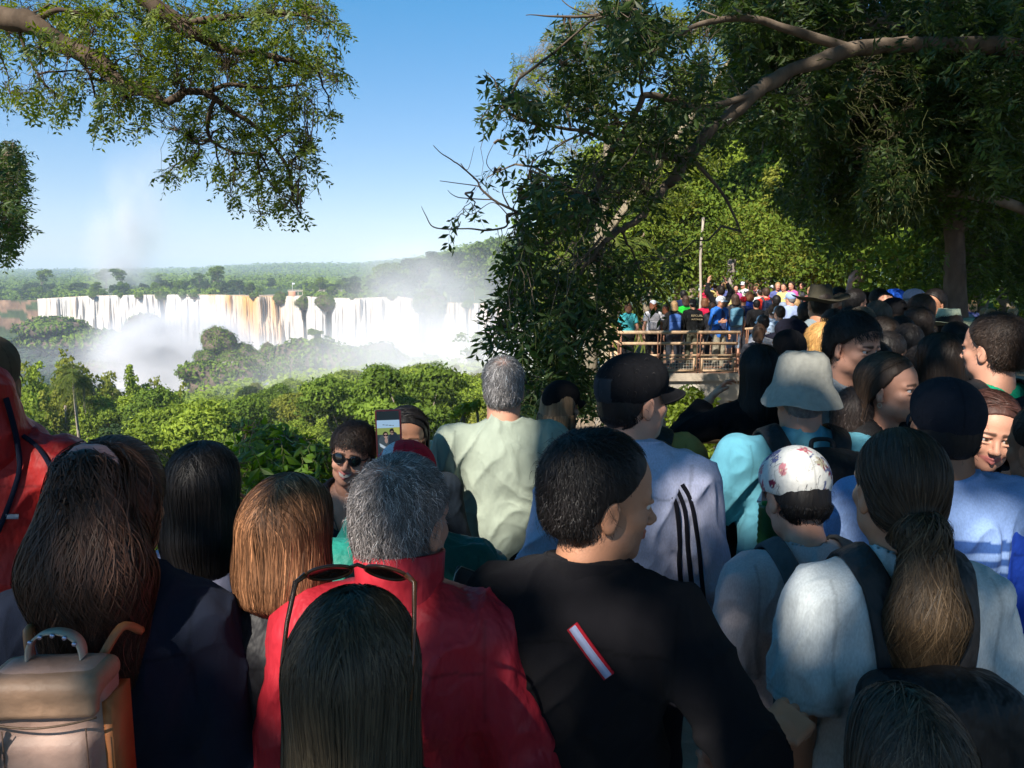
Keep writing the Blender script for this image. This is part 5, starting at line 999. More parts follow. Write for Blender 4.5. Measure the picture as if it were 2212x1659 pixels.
        if bald:
            w_ = np.clip(1-np.linalg.norm((V-np.array([0, -.06, .115]))/np.array([.045, .055, .05]), axis=1), 0, 1)[:, None]*bald*1.6; w_ = np.clip(w_*(1+.5*vnoise(V*np.array([160, 40, 160]))[:, None]), 0, .85); C = C*(1-w_)+np.array(SKIN[s.skin])*w_
        mb = MB().add(V@R.T+hc, F, np.clip(C, 0, .9))
        if under and style in ('long', 'bob'): nst = 0 if style == 'x' else nst
        if s.lod < 2 and nst:
            f0 = lambda p: sd_eval([q for q in pr if q.op == 'u'], p, .014); Vs = []
            if style in ('short', 'crop', 'afro'):
                ok_ = np.flatnonzero(((V[:, 1] < np.minimum(.028, V[:, 2]*.8-.028)) | ((V[:, 1] < -.03) & (V[:, 2] < .03)) | ((V[:, 2] > .108) & (np.abs(V[:, 0]) < .035)) | ((abs(s.yaw-pi) < .9) & (V[:, 2] > .055))) & ~((np.abs(V[:, 0]) > .045) & (V[:, 1] > -.045) & (V[:, 2] < .050)) & (V[:, 2] < (.0+.36*V[:, 1] if under else 9)) & (V[:, 2] > -.055)); k = rng.choice(ok_, nst); p0 = V[k]; N = unit(p0-np.array([0, -.02, .02])); crown = np.array([.01, -.075, .115])
                L_ = {'short': .030, 'crop': .010, 'afro': .05}[style]*vol; dirf = lambda p, t: unit(p-crown)*1.0+dn*.35+rng.normal(0, .35, p.shape)+unit(p-np.array([0, -.02, .02]))*.25
                Vs.append(s.strands(rng, f0, p0, dirf, 6, L_/6, .004 if style == 'short' else .0015, wid, col, cvar, curl=.3+curl, cf=90))
                # stray hairs lifting off the crown
                k = rng.choice(np.flatnonzero(V[:, 1] < .0), nst//8); Vs.append(s.strands(rng, f0, V[k], dirf, 6, L_/5, .012*vol, wid*.6, col*1.3, cvar, curl=.5))
            else:
                a = rng.uniform(-1, 1, nst); b_ = rng.uniform(-.10, .075, nst)
                if style == 'ponytail':
                    k = rng.choice(len(V), nst, p=None); m = ((V[k]-tie)@bhead < .02) | True; p0 = V[k]; onh = np.linalg.norm(p0-np.array([0, -.02, .03]), axis=1) < .135
                    dirf1 = lambda p, t: unit(tie-p); Vs.append(s.strands(rng, f0, p0[onh], dirf1, 7, .009, .0012, wid, col, cvar, curl=.05))
                    n2 = nst; p1 = tie+np.array([0, -.015, 0])+rng.normal(0, .012, (n2, 3)); dirf2 = lambda p, t: dn+(lat*((p-tie)@lat)[:, None]*3.2+bhead*.05)*(1-t)+rng.normal(0, .06, p.shape)
                    Vs.append(s.strands(rng, f0, p1, dirf2, 22, length/20, .010*vol, wid*1.1, col if col2 is None else np.array(col2), cvar, curl=curl+.12, cf=26))
                else:
                    x0 = rng.normal(0, .010, nst)+part; y0 = rng.uniform(-.115, .055, nst); p0 = np.stack([x0, y0, .16+0*x0], -1); p0[:, 2] = .128-.9*(y0+.02)**2*6
                    if under: th_ = rng.uniform(pi*.55, pi*2.45, nst)-pi/2*0; th_ = rng.uniform(-pi*.75, pi*.75, nst)-pi/2; p0 = np.stack([np.cos(th_)*.080, -.03+np.sin(th_)*.09, np.full(nst, -.015)], -1); a = np.cos(th_)
                    sgn = np.where(a > 0, 1, -1)[:, None]; spread = rng.uniform(.1, 1.3, nst)[:, None]
                    face_w = rng.uniform(0, 1, nst)[:, None]
                    def dirf(p, t):
                        ph_ = np.clip((.10-p[:, 2:3])/.10, 0, 1); return lat*sgn*spread*(1-ph_)*1.3+dn*(.25+ph_*1.2)+bhead*(.55-.75*face_w*(p[:, 1:2] > -.02)*0)*(1-ph_*.6)+rng.normal(0, .05, p.shape)
                    tot = length+.20; st_ = 24; Vs.append(s.strands(rng, f0, p0, dirf, st_, tot/st_, .0035*vol, wid*1.2, col if col2 is None else np.array(col2), cvar, curl=curl, cf=30, thin=.5))
            for v_, f_, c_ in Vs: mb.add(v_@R.T+hc, f_, c_)
        o = mb.obj('hair', M_HAIR, s.root)
        if style == 'ponytail' and s.lod < 2:
            t_ = np.linspace(0, 2*pi, 24, endpoint=False); pts = tie+np.array([0, -.006, 0])+np.stack([np.cos(t_)*s.__dict__.get('tier', .026), 0*t_-.004*np.cos(t_*5), np.sin(t_)*s.__dict__.get('tier', .026)], -1); MB().tube(pts@R.T+hc, .0085*(1+.25*np.sin(t_*7)), s.__dict__.get('tiecol', (.02, .02, .02)), 8, closed=True).obj('hair_tie', M_CLOTH, o)
        s.hairf = pr; return o
    def cap(s, col, kind='baseball', back=False, brimcol=None, logo=None, paint=None, mat=None, tilt=0., panel=None):
        R = s.HR@rotm(tilt, 0, 0); hc = s.hc; rs = s.res(.0045, .007, .013); m = mat or M_HAT
        if kind in ('baseball', 'snap'):
            pr = [ell((0, -.016, .044), (.088, .112, .096 if kind == 'baseball' else .104)), ell((0, .04, .07), (.072, .055, .058), k=.03), Prim(lambda p: .016+.36*p[..., 1]-.8*np.maximum(p[..., 1], 0)*.25-p[..., 2], [-9]*3, [9]*3, .004, None, 'i')]
            V, F, C = sdf_mesh(pr, rs, .012, col); 
            if paint: C = paint(V, C)
            if panel is not None: w_ = ((V[:, 1] < -.06) & (np.abs(V[:, 0]) < .04) & (V[:, 2] < .075))[:, None]; C = np.where(w_, panel, C)
            ang = np.arctan2(V[:, 0], V[:, 1]+.016); C = C*(1-.35*(np.abs(np.sin(ang*3)) < .05)[:, None]*(V[:, 2] < .14)[:, None])
            o = mesh_obj('cap', V@R.T+hc, F, m, s.root, C)
            mb = MB(); nu, nv = 20, 9; sgn = 1; V = []
            for layer in (0, .004):
                for j in range(nv):
                    for i in range(nu):
                        a = -1.15+2.3*i/(nu-1); r_ = j/(nv-1); x = .086*sin(a)*(1+.02*r_); y0 = -.016+.110*cos(a); y = y0+r_*.088*max(cos(a*1.28), 0)**.7; z = .040-.026*r_-1.2*x*x*r_-2.0*x*x+layer; V.append((x, y, z))
            V = np.array(V); q = np.array([[j*nu+i, j*nu+i+1, (j+1)*nu+i+1, (j+1)*nu+i] for j in range(nv-1) for i in range(nu-1)]); n0 = nu*nv
            edge = [[(nv-1)*nu+i, (nv-1)*nu+i+1, n0+(nv-1)*nu+i+1, n0+(nv-1)*nu+i] for i in range(nu-1)]
            if back: V = V*np.array([-1, -1, 1])+np.array([0, -.012, .0])
            mesh_obj('visor', V@R.T+hc, np.concatenate([q[:, ::-1], q+n0, np.array(edge)]), m, o, np.broadcast_to(np.array(brimcol or col, float), V.shape))
            t_ = np.linspace(0, 2*pi, 10, endpoint=False); u, v = np.meshgrid(t_, np.linspace(0, pi/2, 4)); V = np.stack([np.cos(u)*np.sin(v), np.sin(u)*np.sin(v), np.cos(v)*.6], -1).reshape(-1, 3)*.008+np.array([0, -.014, .137 if kind == 'baseball' else .145]); i = (np.arange(3)*10)[:, None]; j = np.arange(10)[None]
            mesh_obj('button', V@R.T+hc, np.stack([i+j, i+10+j, i+10+(j+1) % 10, i+(j+1) % 10], -1).reshape(-1, 4), m, o, np.broadcast_to(np.array(brimcol or col, float), V.shape))
            return o
        if kind in ('bucket', 'straw'):
            prof = {'bucket': [(.0, .152), (.040, .152), (.066, .147), (.082, .132), (.092, .09), (.099, .048), (.103, .036), (.118, .010), (.134, -.024), (.1355, -.026), (.133, -.027), (.115, .006), (.099, .028), (.09, .05)],
                    'straw': [(.0, .120), (.03, .125), (.055, .150), (.072, .148), (.084, .10), (.090, .045), (.094, .040), (.13, .036), (.17, .050), (.205, .060), (.206, .064), (.17, .043), (.13, .028), (.092, .03)]}[kind]
            n = 56; a = np.linspace(0, 2*pi, n, endpoint=False); V = []
            for r_, z in prof:
                wv = (.006*np.sin(a*3+1)+.004*np.sin(a*5)) if r_ > .11 else .002*np.sin(a*6)
                if kind == 'straw' and r_ > .11: z = z+.012*(np.cos(a)**2)*(r_/.2)-.030*(np.sin(a)**2)*(r_/.2)
                V.append(np.stack([np.cos(a)*r_*(1.0 if kind == 'bucket' else 1.0), np.sin(a)*r_*1.14-.014, z+wv+0*a], -1))
            V = np.concatenate(V); V = V+(.0035*fbm(V*22, 3, 4))[:, None]; i = (np.arange(len(prof)-1)*n)[:, None]; j = np.arange(n)[None]; F = np.stack([i+j, i+n+j, i+n+(j+1) % n, i+(j+1) % n], -1).reshape(-1, 4)
            C = np.broadcast_to(np.array(col, float), V.shape)*(1+.12*fbm(V*14, 3, 9))[:, None]
            o = mesh_obj('hat', V@R.T+hc, F, m, s.root, C)
            return o
def backpack(P_, label, col, w_=.15, h=.23, d=.085, z=1.20, straps=(.02, .02, .022), pocket=None, cat='backpack', mat=None, strapw=.032, detail=None, top=None, yaw=0, accent=None):
    """worn on the person's back; a thing of its own"""
    k = P_.k; o = empty('backpack', P_.X, P_.yaw); o.scale = (k,)*3; tag(o, label, cat); yb = -.115*(.4+.6*P_.b)-P_.gtop-d*.75; m = mat or M_NYLON; rs = P_.res(.008, .011, .02)
    pr = [rbox((0, yb, z), (w_, d, h), .055), ell((0, yb-.01, z+h*.55), (w_*.93, d*.95, h*.55), k=.03), rbox((0, yb-d*.8, z-h*.35), (w_*.78, .045, h*.48), .03, k=.015, col=pocket)]
    V, F, C = sdf_mesh(pr, rs, .02, col, disp=lambda V: .004*fbm(V*12, 3, 5)); C = C*(1-.4*((np.abs(V[:, 2]-(z+h*.25)) < .006) & (V[:, 1] < yb)))[:, None]
    if accent is not None:
        C = np.where(((np.abs(V[:, 0]) > w_*.42) & (np.abs(V[:, 0]) < w_*.8) & (V[:, 2] < z-h*.18))[:, None], accent, C)
    mesh_obj('bag_body', V, F, m, o, C)
    body = P_.torso(P_.gtop+.004); fb = lambda p: sd_eval(body, p, .05)
    for sg in (-1, 1):
        t = np.linspace(0, 1, 26); yy = np.interp(t, [0, .3, .5, .7, 1], [-.16, -.08, 0, .09, .10]); zz = np.interp(t, [0, .25, .5, .75, 1], [z+h*.72, 1.46, 1.49, 1.40, 1.12]); xx = sg*np.interp(t, [0, .3, .6, 1], [w_*.42, P_.sh*.55, P_.sh*.58, P_.sh*.72]); p = np.stack([xx, yy, zz], -1)
        for it in range(14):
            e = .004; N = unit(np.stack([fb(p+np.eye(3)[i]*e)-fb(p-np.eye(3)[i]*e) for i in range(3)], -1)); v = fb(p)-.007; p = p-N*v[:, None]*.8
        p[1:-1] = (p[:-2]+p[1:-1]*2+p[2:])/4; N = unit(np.stack([fb(p+np.eye(3)[i]*.004)-fb(p-np.eye(3)[i]*.004) for i in range(3)], -1)); tg = unit(np.gradient(p, axis=0)); sd = unit(np.cross(N, tg)); V = []
        for a_, b_ in ((-1, -.5), (-1, .6), (-.8, 1), (.8, 1), (1, .6), (1, -.5)): V.append(p+sd*strapw*a_+N*.007*b_)
        V = np.stack(V, 1).reshape(-1, 3); i = (np.arange(25)*6)[:, None]; j = np.arange(6)[None]; F = np.stack([i+j, i+(j+1) % 6, i+6+(j+1) % 6, i+6+j], -1).reshape(-1, 4); mesh_obj('strap', V, F, m, o, np.broadcast_to(np.array(straps, float), V.shape))
    hp = smooth_line([(-.035, yb+d*.4, z+h*.98), (-.03, yb+d*.5, z+h*1.14), (.03, yb+d*.5, z+h*1.14), (.035, yb+d*.4, z+h*.98)], 5); MB().tube(hp, .008, top or straps, 6).obj('handle', m, o)
    o['_z'] = z; return o, yb

def who(label, ox, oy, d, zg=.05, hat=0., dx=0., **kw):
    """places a person so that the crown of the head stands on the surveyed sight line at distance d"""
    top = P(ox, oy, d); top[2] -= hat; H = np.clip(top[2]-zg, 1.30, 2.02); p = Person(label, H=H, **kw); k = p.k; off = p.hc*k; c, s_ = cos(p.yaw), sin(p.yaw)
    wx = off[0]*c-off[1]*s_; wy = off[0]*s_+off[1]*c; p.H = H; p.k = H/((p.hc[2]+.125)); p.start(top[0]-wx+dx, top[1]-wy, zg=top[2]-H); return p
def to_local(p, W):
    W = (np.asarray(W, float)-np.array(p.X)); c, s_ = cos(-p.yaw), sin(-p.yaw); R = np.array([[c, -s_, 0], [s_, c, 0], [0, 0, 1]]); return W@R.T/p.k
def on_surf(p, prims, pts, off=.003, far=9.):
    """meets the sight lines with the garment surface (local coordinates)"""
    c0 = to_local(p, [0, 0, CAMZ]); out = []; nr = []
    for ox, oy in pts:
        d = unit(to_local(p, P(ox, oy, 2.0))-c0); t = .15
        for i in range(70):
            v = float(sd_eval(prims, (c0+d*t)[None], .05)[0]); t += max(v*.9, .0006)
            if v < .0012: break
            if t > far: break
        q = c0+d*t; out.append(q); e = .006; N = unit(np.array([float(sd_eval(prims, (q+np.eye(3)[i]*e)[None], .05)[0]-sd_eval(prims, (q-np.eye(3)[i]*e)[None], .05)[0]) for i in range(3)])); nr.append(N)
    out = np.array(out); nr = unit(np.array(nr)); return out+nr*off, nr
def ribbon(p, pts, w_, col, name, mat=None, prims=None, off=.008, m=6, parent=None, thick=.0025, root=None):
    pts2 = smooth_line([(a, b, 0) for a, b in pts], m)[:, :2]; Q, N = on_surf(p, prims or p.tp, pts2, off); w_ = np.interp(np.linspace(0, 1, len(Q)), np.linspace(0, 1, len(np.atleast_1d(w_))), np.atleast_1d(w_))[:, None] if np.ndim(w_) else w_
    tg = unit(np.gradient(Q, axis=0)); sd = unit(np.cross(N, tg)); V = np.stack([Q+sd*w_+N*-thick*2, Q+sd*w_+N*thick, Q-sd*w_+N*thick, Q-sd*w_-N*thick*2], 1).reshape(-1, 3); i = (np.arange(len(Q)-1)*4)[:, None]; j = np.arange(4)[None]
    F = np.stack([i+j, i+(j+1) % 4, i+4+(j+1) % 4, i+4+j], -1).reshape(-1, 4); return mesh_obj(name, V, F, mat or M_CLOTH, parent or p.topobj if root is None else root, np.broadcast_to(np.array(col, float), V.shape))
def sunglasses(p, label, at, rot=(0, 0, 0), sc_=1., frame=(.012, .01, .01), lens=(.008, .008, .009), round_=1., tl=.135):
    o = empty('sunglasses', p.X, p.yaw); o.scale = (p.k,)*3; tag(o, label, 'sunglasses'); R = p.HR@rotm(*rot); at = p.hc+p.HR@np.array(at)
    T = lambda v: (np.asarray(v)*sc_)@R.T+at; fr = MB()
    for sg in (-1, 1):
        a = np.linspace(0, 2*pi, 26, endpoint=False); ring = np.stack([sg*.034+np.cos(a)*.0255*(1+.05*np.sin(a)), -.010*np.abs(sg*.034+np.cos(a)*.0255)/.05, np.sin(a)*.0225*round_+.002*np.cos(a)*sg], -1); fr.tube(T(ring), .0022*sc_, frame, 6, closed=True)
        c = np.array([[sg*.034, -.004, 0]]); V = np.concatenate([ring, c+[0, .003, 0]]); F = np.array([[i, (i+1) % 26, 26] for i in range(26)]); lm = mesh_obj('lens', T(V), F, M_LENS, o, np.broadcast_to(np.array(lens, float), V.shape))
        tm = MB(); tm.tube(T([(sg*.060, -.012, .010), (sg*.071, -.022, .010), (sg*.074, -.07, .009), (sg*.074, -.11, .004), (sg*.072, -tl, -.012)]), np.array([.0036, .0034, .0028, .0026, .0032])*sc_, frame, 6); tm.obj('temple', M_PLAIN, o)
    fr.tube(T([(-.0115, -.002, .004), (0, .001, .008), (.0115, -.002, .004)]), .0024*sc_, frame, 6); fr.obj('frame', M_PLAIN, o); return o
# ================================================================== lookout platform and railings
ZD = float(P(1560, 803, 18.4)[2])
M_STEEL = vmat('painted_steel', rough=.6, spec=.3, bump=.002, bscale=30, var=.25, vscale=6)
M_CONC = vmat('concrete', rough=.9, spec=.15, bump=.006, bscale=18, detail=8, var=.25, vscale=2.2)
M_STONE = vmat('rubble_stone', rough=.9, spec=.15, bump=.05, bscale=5, detail=8, var=.4, vscale=3.5)
BRN = (.50, .34, .21); RUST = (.26, .12, .07)
XL, XR, YF, YB = 2.52, 5.45, 17.95, 25.0
pl = empty('lookout_platform', (0, 0, 0)); m = MB()
for i in range(int((YB+18-YF)/.16)):
    y = YF+i*.16; x1 = XR+ (0 if y < 18.5 else 8); m.box((XL if y < YB else 4.2, y+.008, ZD-.05), (x1, y+.152, ZD), np.array([.30, .17, .11])*rg.uniform(.75, 1.2))
m.obj('deck', M_CONC, pl, smooth=False)
m = MB(); m.box((XL-.02, YF-.06, ZD-.16), (XR+.05, YF-.003, ZD+.02), (.50, .42, .33)); m.obj('edge_board', M_CONC, pl, smooth=False)
m = MB(); m.box((XL+.35, YF+.02, ZD-.64), (XR+3, YF+.50, ZD-.17), (.52, .47, .40)); m.box((XL+.35, YF+.52, ZD-.62), (XL+.75, YB+14, ZD-.17), (.50, .45, .38)); m.obj('beam', M_CONC, pl, smooth=False)
q = P(1547, 1000, YF+.2); V, F, C = sdf_mesh([rbox((q[0], YF+.27, -2.6), (.22, .24, 1.85), .03)], .03, .02, (.42, .38, .32), disp=lambda V: .02*fbm(V*5, 3, 2)); mesh_obj('pier', V, F, M_STONE, pl, C)
tag(pl, 'raised lookout platform with pale concrete beam and stone pier', 'platform')
def rail_run(name, label, x0, y0, x1, y1, z, nbay, mesh=True, parent=None, r=.030, h=(.98, .72, .44)):
    o = empty(name, (x0, y0, z)); L_ = math.hypot(x1-x0, y1-y0); a = math.atan2(y1-y0, x1-x0); o.rotation_euler = (0, 0, a); bay = L_/nbay; m = MB()
    m.tube([(-.05, 0, h[0]), (L_+.05, 0, h[0])], r, BRN, 10); m.obj('handrail', M_STEEL, o)
    m = MB(); m.tube([(0, .0, h[1]), (L_, .0, h[1])], r*.85, BRN, 10); m.obj('middle_rail', M_STEEL, o); m = MB(); m.box((0, -.02, h[2]-.025), (L_, .02, h[2]+.025), np.array(BRN)*1.05); m.obj('lower_rail', M_STEEL, o)
    for i in range(nbay+1):
        m = MB(); x = i*bay
        for dx in (-.035, .035): m.box((x+dx-.008, -.045, -.22), (x+dx+.008, -.025, h[0]-.02), RUST)
        m.box((x-.03, -.05, h[2]-.05), (x+.03, -.02, h[2]+.05), RUST); m.obj('post', M_STEEL, o)
    if mesh:
        for i in range(nbay):
            m = MB(); a0, a1 = i*bay+.07, (i+1)*bay-.07; z0, z1 = .06, h[2]-.06
            for lo, hi in (((a0, -.015, z0), (a0+.045, .015, z1)), ((a1-.045, -.015, z0), (a1, .015, z1)), ((a0+.045, -.013, z0), (a1-.045, .013, z0+.045)), ((a0+.045, -.013, z1-.045), (a1-.045, .013, z1))): m.box(lo, hi, BRN)
            m.obj('panel_frame', M_STEEL, o); m = MB(); n = int((a1-a0)/.062)
            for k in range(1, n): xx = a0+(a1-a0)*k/n; m.tube([(xx, 0, z0), (xx, 0, z1)], .0035, (.50, .46, .38), 4, caps=False)
            nz_ = int((z1-z0)/.062)
            for k in range(1, nz_): zz = z0+(z1-z0)*k/nz_; m.tube([(a0, .004, zz), (a1, .004, zz)], .0035, (.50, .46, .38), 4, caps=False)
            m.obj('wire_mesh', M_STEEL, o)
    tag(o, label, 'railing'); return o
rail_run('railing', 'front railing of the lookout platform with wire mesh panels', XL, YF+.02, XR-.15, YF+.02, ZD, 3, r=.042)
rail_run('railing', 'left side railing of the lookout platform going back from the corner', XL, YF+.1, XL, YB-.2, ZD, 5)
a = P(1612, 716, 19.2); b = P(1720, 716, 20.6)
rail_run('railing', 'short railing right of the lookout platform front', float(a[0]), 19.2, float(b[0]), 20.6, ZD, 1, mesh=False, h=(.98, .72, .46))
rail_run('railing', 'far railing in front of the distant visitors under the trees', float(P(1560, 640, 36)[0]), 36, float(P(1790, 640, 36)[0]), 36.5, ZD+.15, 4, mesh=False)
rail_run('railing', 'railing of the near lookout between the crowd and the gorge', -.8, 4.55, 2.55, 4.9, .05, 3)
rail_run('railing', 'grey railing glimpsed between the striped sleeve and the blue shirt', 2.6, 5.0, 5.5, 8.9, .05, 3)
# ================================================================== the crowd close by
# --- left edge: red hooded jacket
p = who('person at the left edge in a red hooded jacket with navy piping', -45, 716, 2.15, yaw=.10, hy=.25, skin='brown', sex='m', build=1.25, hat=.02)
p.body(); p.top((.40, .018, .016), 'jacket', M_NYLON, hem=.80, loose=.012, seed=11, wr=.007); p.trousers((.03, .035, .05)); p.cap((.10, .07, .045), back=False)
hd = [cone((0, -.055, 1.47), (0, -.085, 1.60), .125, .120, k=.04), cone((-.07, .03, 1.44), (.07, .03, 1.44), .075, .075, k=.04), ell((0, -.01, 1.66), (.088, .108, .13), k=.012, op='d'), ell((0, .09, 1.60), (.08, .12, .14), k=.02, op='d')]
p.garment('hood', hd, (.40, .018, .016), M_NYLON, seed=12, wr=.006)
NAVY = (.012, .016, .035)
ribbon(p, [(8, 860), (22, 910), (34, 960), (42, 1010), (30, 1060), (12, 1110), (-4, 1150)], .006, NAVY, 'piping', prims=p.tp+hd[:2]); ribbon(p, [(50, 945), (90, 975), (120, 1030), (132, 1090), (138, 1150), (140, 1210)], .005, NAVY, 'piping'); ribbon(p, [(14, 1114), (40, 1114)], .006, (.4, .45, .55), 'small_patch')
# --- woman with the scrunchie and long wavy brown hair
p = who('woman with long wavy brown hair gathered by a pink scrunchie', 248, 960, 1.42, yaw=.08, sex='f', skin='tan', hp=-.10, build=.98); p.tiecol = (.62, .36, .36); p.tiepos = (0.0, -.110, .084); p.tier = .047
p.body(); p.top((.018, .024, .045), 'jacket', hem=.82, loose=.01, seed=13, wr=.007); p.trousers((.04, .05, .09))
p.hair('ponytail', (.052, .024, .015), length=.40, nst=7000, curl=.42, vol=1.45, wid=.0011, cvar=.45, seed=21)
o = empty('backpack', tuple(P(130, 1592, 1.14)), .06); tag(o, 'small tan leather backpack with studded grab handle and zip', 'backpack'); TAN = (.46, .25, .17)
V, F, C = sdf_mesh([rbox((0, 0, -.02), (.088, .045, .15), .03), rbox((0, -.03, -.07), (.075, .03, .10), .02, k=.012)], .004, .012, (.40, .255, .20), disp=lambda V: .0012*fbm(V*25, 3, 5)); C = C*(1+.22*fbm(V*14, 3, 6))[:, None]; mesh_obj('bag_body', V, F, M_LEATHER, o, C)
V, F, C = sdf_mesh([rbox((0, -.008, .106), (.090, .048, .020), .018), rbox((0, -.046, .088), (.087, .012, .026), .010, k=.01)], .004, .012, (.36, .22, .14), disp=lambda V: .0012*fbm(V*25, 3, 8)); mesh_obj('flap', V, F, M_LEATHER, o, C*(1+.22*fbm(V*18, 3, 6))[:, None])
for sg in (-1, 1): m = MB(); m.box((sg*.089-.008, -.03, -.165), (sg*.089+.008, .04, .075), (.42, .15, .05)); m.obj('side_panel', M_LEATHER, o)
t = np.linspace(0, pi, 22); pts = np.stack([-.040*np.cos(t)+.0, 0*t+.01, .128+.045*np.sin(t)**.7], -1); hw = .011
V = np.concatenate([pts+[0, -hw, 0], pts+[0, hw, 0], pts*[1.08, 1, 1]+[0, hw, .003], pts*[1.08, 1, 1]+[0, -hw, .003]]); n = 22; F = [[i+a*n, i+1+a*n, i+1+b*n, i+b*n] for a, b in ((0, 1), (1, 2), (2, 3), (3, 0)) for i in range(n-1)]; hdl = mesh_obj('handle', V, np.array(F), M_LEATHER, o, np.broadcast_to(np.array([.48, .42, .34]), V.shape))
m = MB()
for i in range(5, 18, 3): m.tube([pts[i]*[1.08, 1, 1]+[0, -hw-.001, 0], pts[i]*[1.08, 1, 1]+[0, -hw-.004, 0]], .0035, (.45, .5, .7), 10)
m.obj('stud', M_METAL, hdl); zx_ = -.062
m = MB(); m.tube([(zx_, -.062, .055), (zx_-.003, -.066, -.04), (zx_-.004, -.064, -.12)], .0045, (.02, .02, .022), 6); m.obj('zip', M_PLAIN, o)
m = MB(); a = np.linspace(0, 2*pi, 16, endpoint=False); m.tube(np.stack([zx_+np.cos(a)*.0065, a*0-.070, .018+np.sin(a)*.010], -1), .0028, (.6, .62, .65), 6, closed=True); m.box((zx_-.005, -.072, .028), (zx_+.005, -.067, .050), (.6, .62, .65)); m.obj('zip_pull', M_METAL, o); m = MB(); m.tube(smooth_line([(-.088, -.058, .066), (-.05, -.064, .060), (0, -.066, .056), (.05, -.064, .060), (.088, -.058, .066)], 5), .0018, (.12, .07, .04), 5); m.tube([(-.050, -.0625, .05), (-.052, -.0625, -.13)], .0012, (.14, .08, .05), 4); m.tube([(.072, -.0605, .05), (.072, -.0605, -.13)], .0012, (.14, .08, .05), 4); m.obj('seam', M_LEATHER, o)
for sg in (-1, 1): m = MB(); m.tube(smooth_line([(sg*.05, .03, .10), (sg*.075, .07, .15), (sg*.085, .12, .12)], 5), .0075, (.42, .17, .07), 6); m.obj('strap', M_LEATHER, o)
# --- woman with straight black hair
p = who('woman with smooth shoulder-length black hair and a lavender shirt', 440, 970, 1.82, sex='f', skin='tan', yaw=.05, build=.95)
p.body(); p.top((.42, .43, .62), 'tee', hem=.86, seed=14); p.trousers((.03, .03, .04)); p.hair('long', 'black', length=.21, nst=2600, vol=1.0, wid=.0011, cvar=.3)
ribbon(p, [(360, 1170), (392, 1225), (430, 1290), (470, 1350)], .016, (.012, .012, .014), 'bag_strap'); ribbon(p, [(372, 1172), (402, 1225), (440, 1290)], .0065, (.42, .31, .10), 'glitter_trim', off=.0125, mat=M_METAL)
# --- woman with the copper bob
p = who('woman with a copper brown bob and black jacket', 628, 1046, 1.50, sex='f', skin='fair', yaw=-.15, hy=-.1, build=1.05)
p.body(brow='brown'); p.top((.014, .014, .017), 'jacket', M_NYLON, hem=.8, seed=15, loose=.008, collar=(.030, .062, .006)); p.trousers((.03, .03, .035)); p.hair('bob', (.15, .072, .036), length=.135, nst=4200, vol=1.02, wid=.0012, cvar=.5, curl=.10, col2=(.20, .09, .042))
# --- smiling woman with sunglasses
p = who('smiling woman in round black sunglasses facing the camera', 757, 925, 2.72, sex='f', skin='fair', yaw=pi-.10, hy=.10, hp=.05, ht=-.20, smile=1, build=1.0, arms={'R': 'down', 'L': 'down'})
p.body(open_smile=True, eyes=True); p.top((.022, .024, .034), 'jacket', hem=.85, seed=16, open_neck=.10, neckr=.088); p.trousers((.03, .03, .05)); p.hair('short', (.026, .016, .012), nst=3800, curl=.8, vol=1.7, wid=.0011, seed=8)
sunglasses(p, 'round black sunglasses worn by the smiling woman', (0, .108, .004), (0, 0, 0)); m = MB()
Q, N = on_surf(p, [q for q in p.torso(.0)]+[cone(p.neck, p.hc, .055, .05)], smooth_line([(712, 1035, 0), (710, 1060, 0), (712, 1085, 0), (722, 1120, 0), (732, 1150, 0)], 4)[:, :2], .003); m.tube(Q, .0022, (.02, .015, .012), 5); m.obj('necklace_cord', M_PLAIN, p.root)
# --- woman behind the phone
p = who('dark-haired woman in glasses half hidden behind the raised phone', 878, 889, 2.78, sex='f', skin='tan', yaw=pi+.05, hy=.05, smile=0, arms={'R': ([.20, -.01, -.14], [.22, .03, .06]), 'L': 'down'})
p.body(hand_kw={'R': dict(curl=.5)}); p.top((.02, .03, .045), 'jacket', hem=.85, seed=17); p.trousers((.03, .03, .04)); p.hair('long', 'black', length=.26, nst=1800, vol=.95); sunglasses(p, 'thin-framed glasses of the woman behind the phone', (0, .108, .004), frame=(.10, .05, .03), lens=(.12, .07, .05))
# --- photographer in green with the red cap
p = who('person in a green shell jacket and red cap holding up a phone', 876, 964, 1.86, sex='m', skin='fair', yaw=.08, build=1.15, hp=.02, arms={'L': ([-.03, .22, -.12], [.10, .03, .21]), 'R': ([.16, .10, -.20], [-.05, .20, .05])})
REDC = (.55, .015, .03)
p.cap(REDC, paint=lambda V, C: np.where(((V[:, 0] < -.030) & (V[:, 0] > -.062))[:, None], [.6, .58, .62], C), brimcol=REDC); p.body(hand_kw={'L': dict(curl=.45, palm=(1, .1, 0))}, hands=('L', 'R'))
p.top((.028, .30, .23), 'jacket', M_NYLON, hem=.80, seed=18, loose=.02, wr=.008, paint=lambda V, C: np.where((V[:, 0] > -.10)[:, None], [.008, .10, .085], C)); p.trousers((.02, .02, .03)); p.capped = True; p.hair('short', 'dark', nst=400)  # sunlit left side painted in as lighter mint, the rest dark green
ph = P(840, 938, 2.22); o = empty('phone', tuple(ph), .03); o.rotation_euler = (-.05, -.03, .03); hw, hh = .0385, .074; V, F, C = sdf_mesh([rbox((0, 0, 0), (hw, .0055, hh), .0054)], .0022, .004, (.75, .07, .07)); o.scale = (1.0, 1.0, 1.0)
mesh_obj('case', V, F, M_PLAIN, o, C); tag(o, 'smartphone in a red case held up showing a selfie of two women', 'phone')
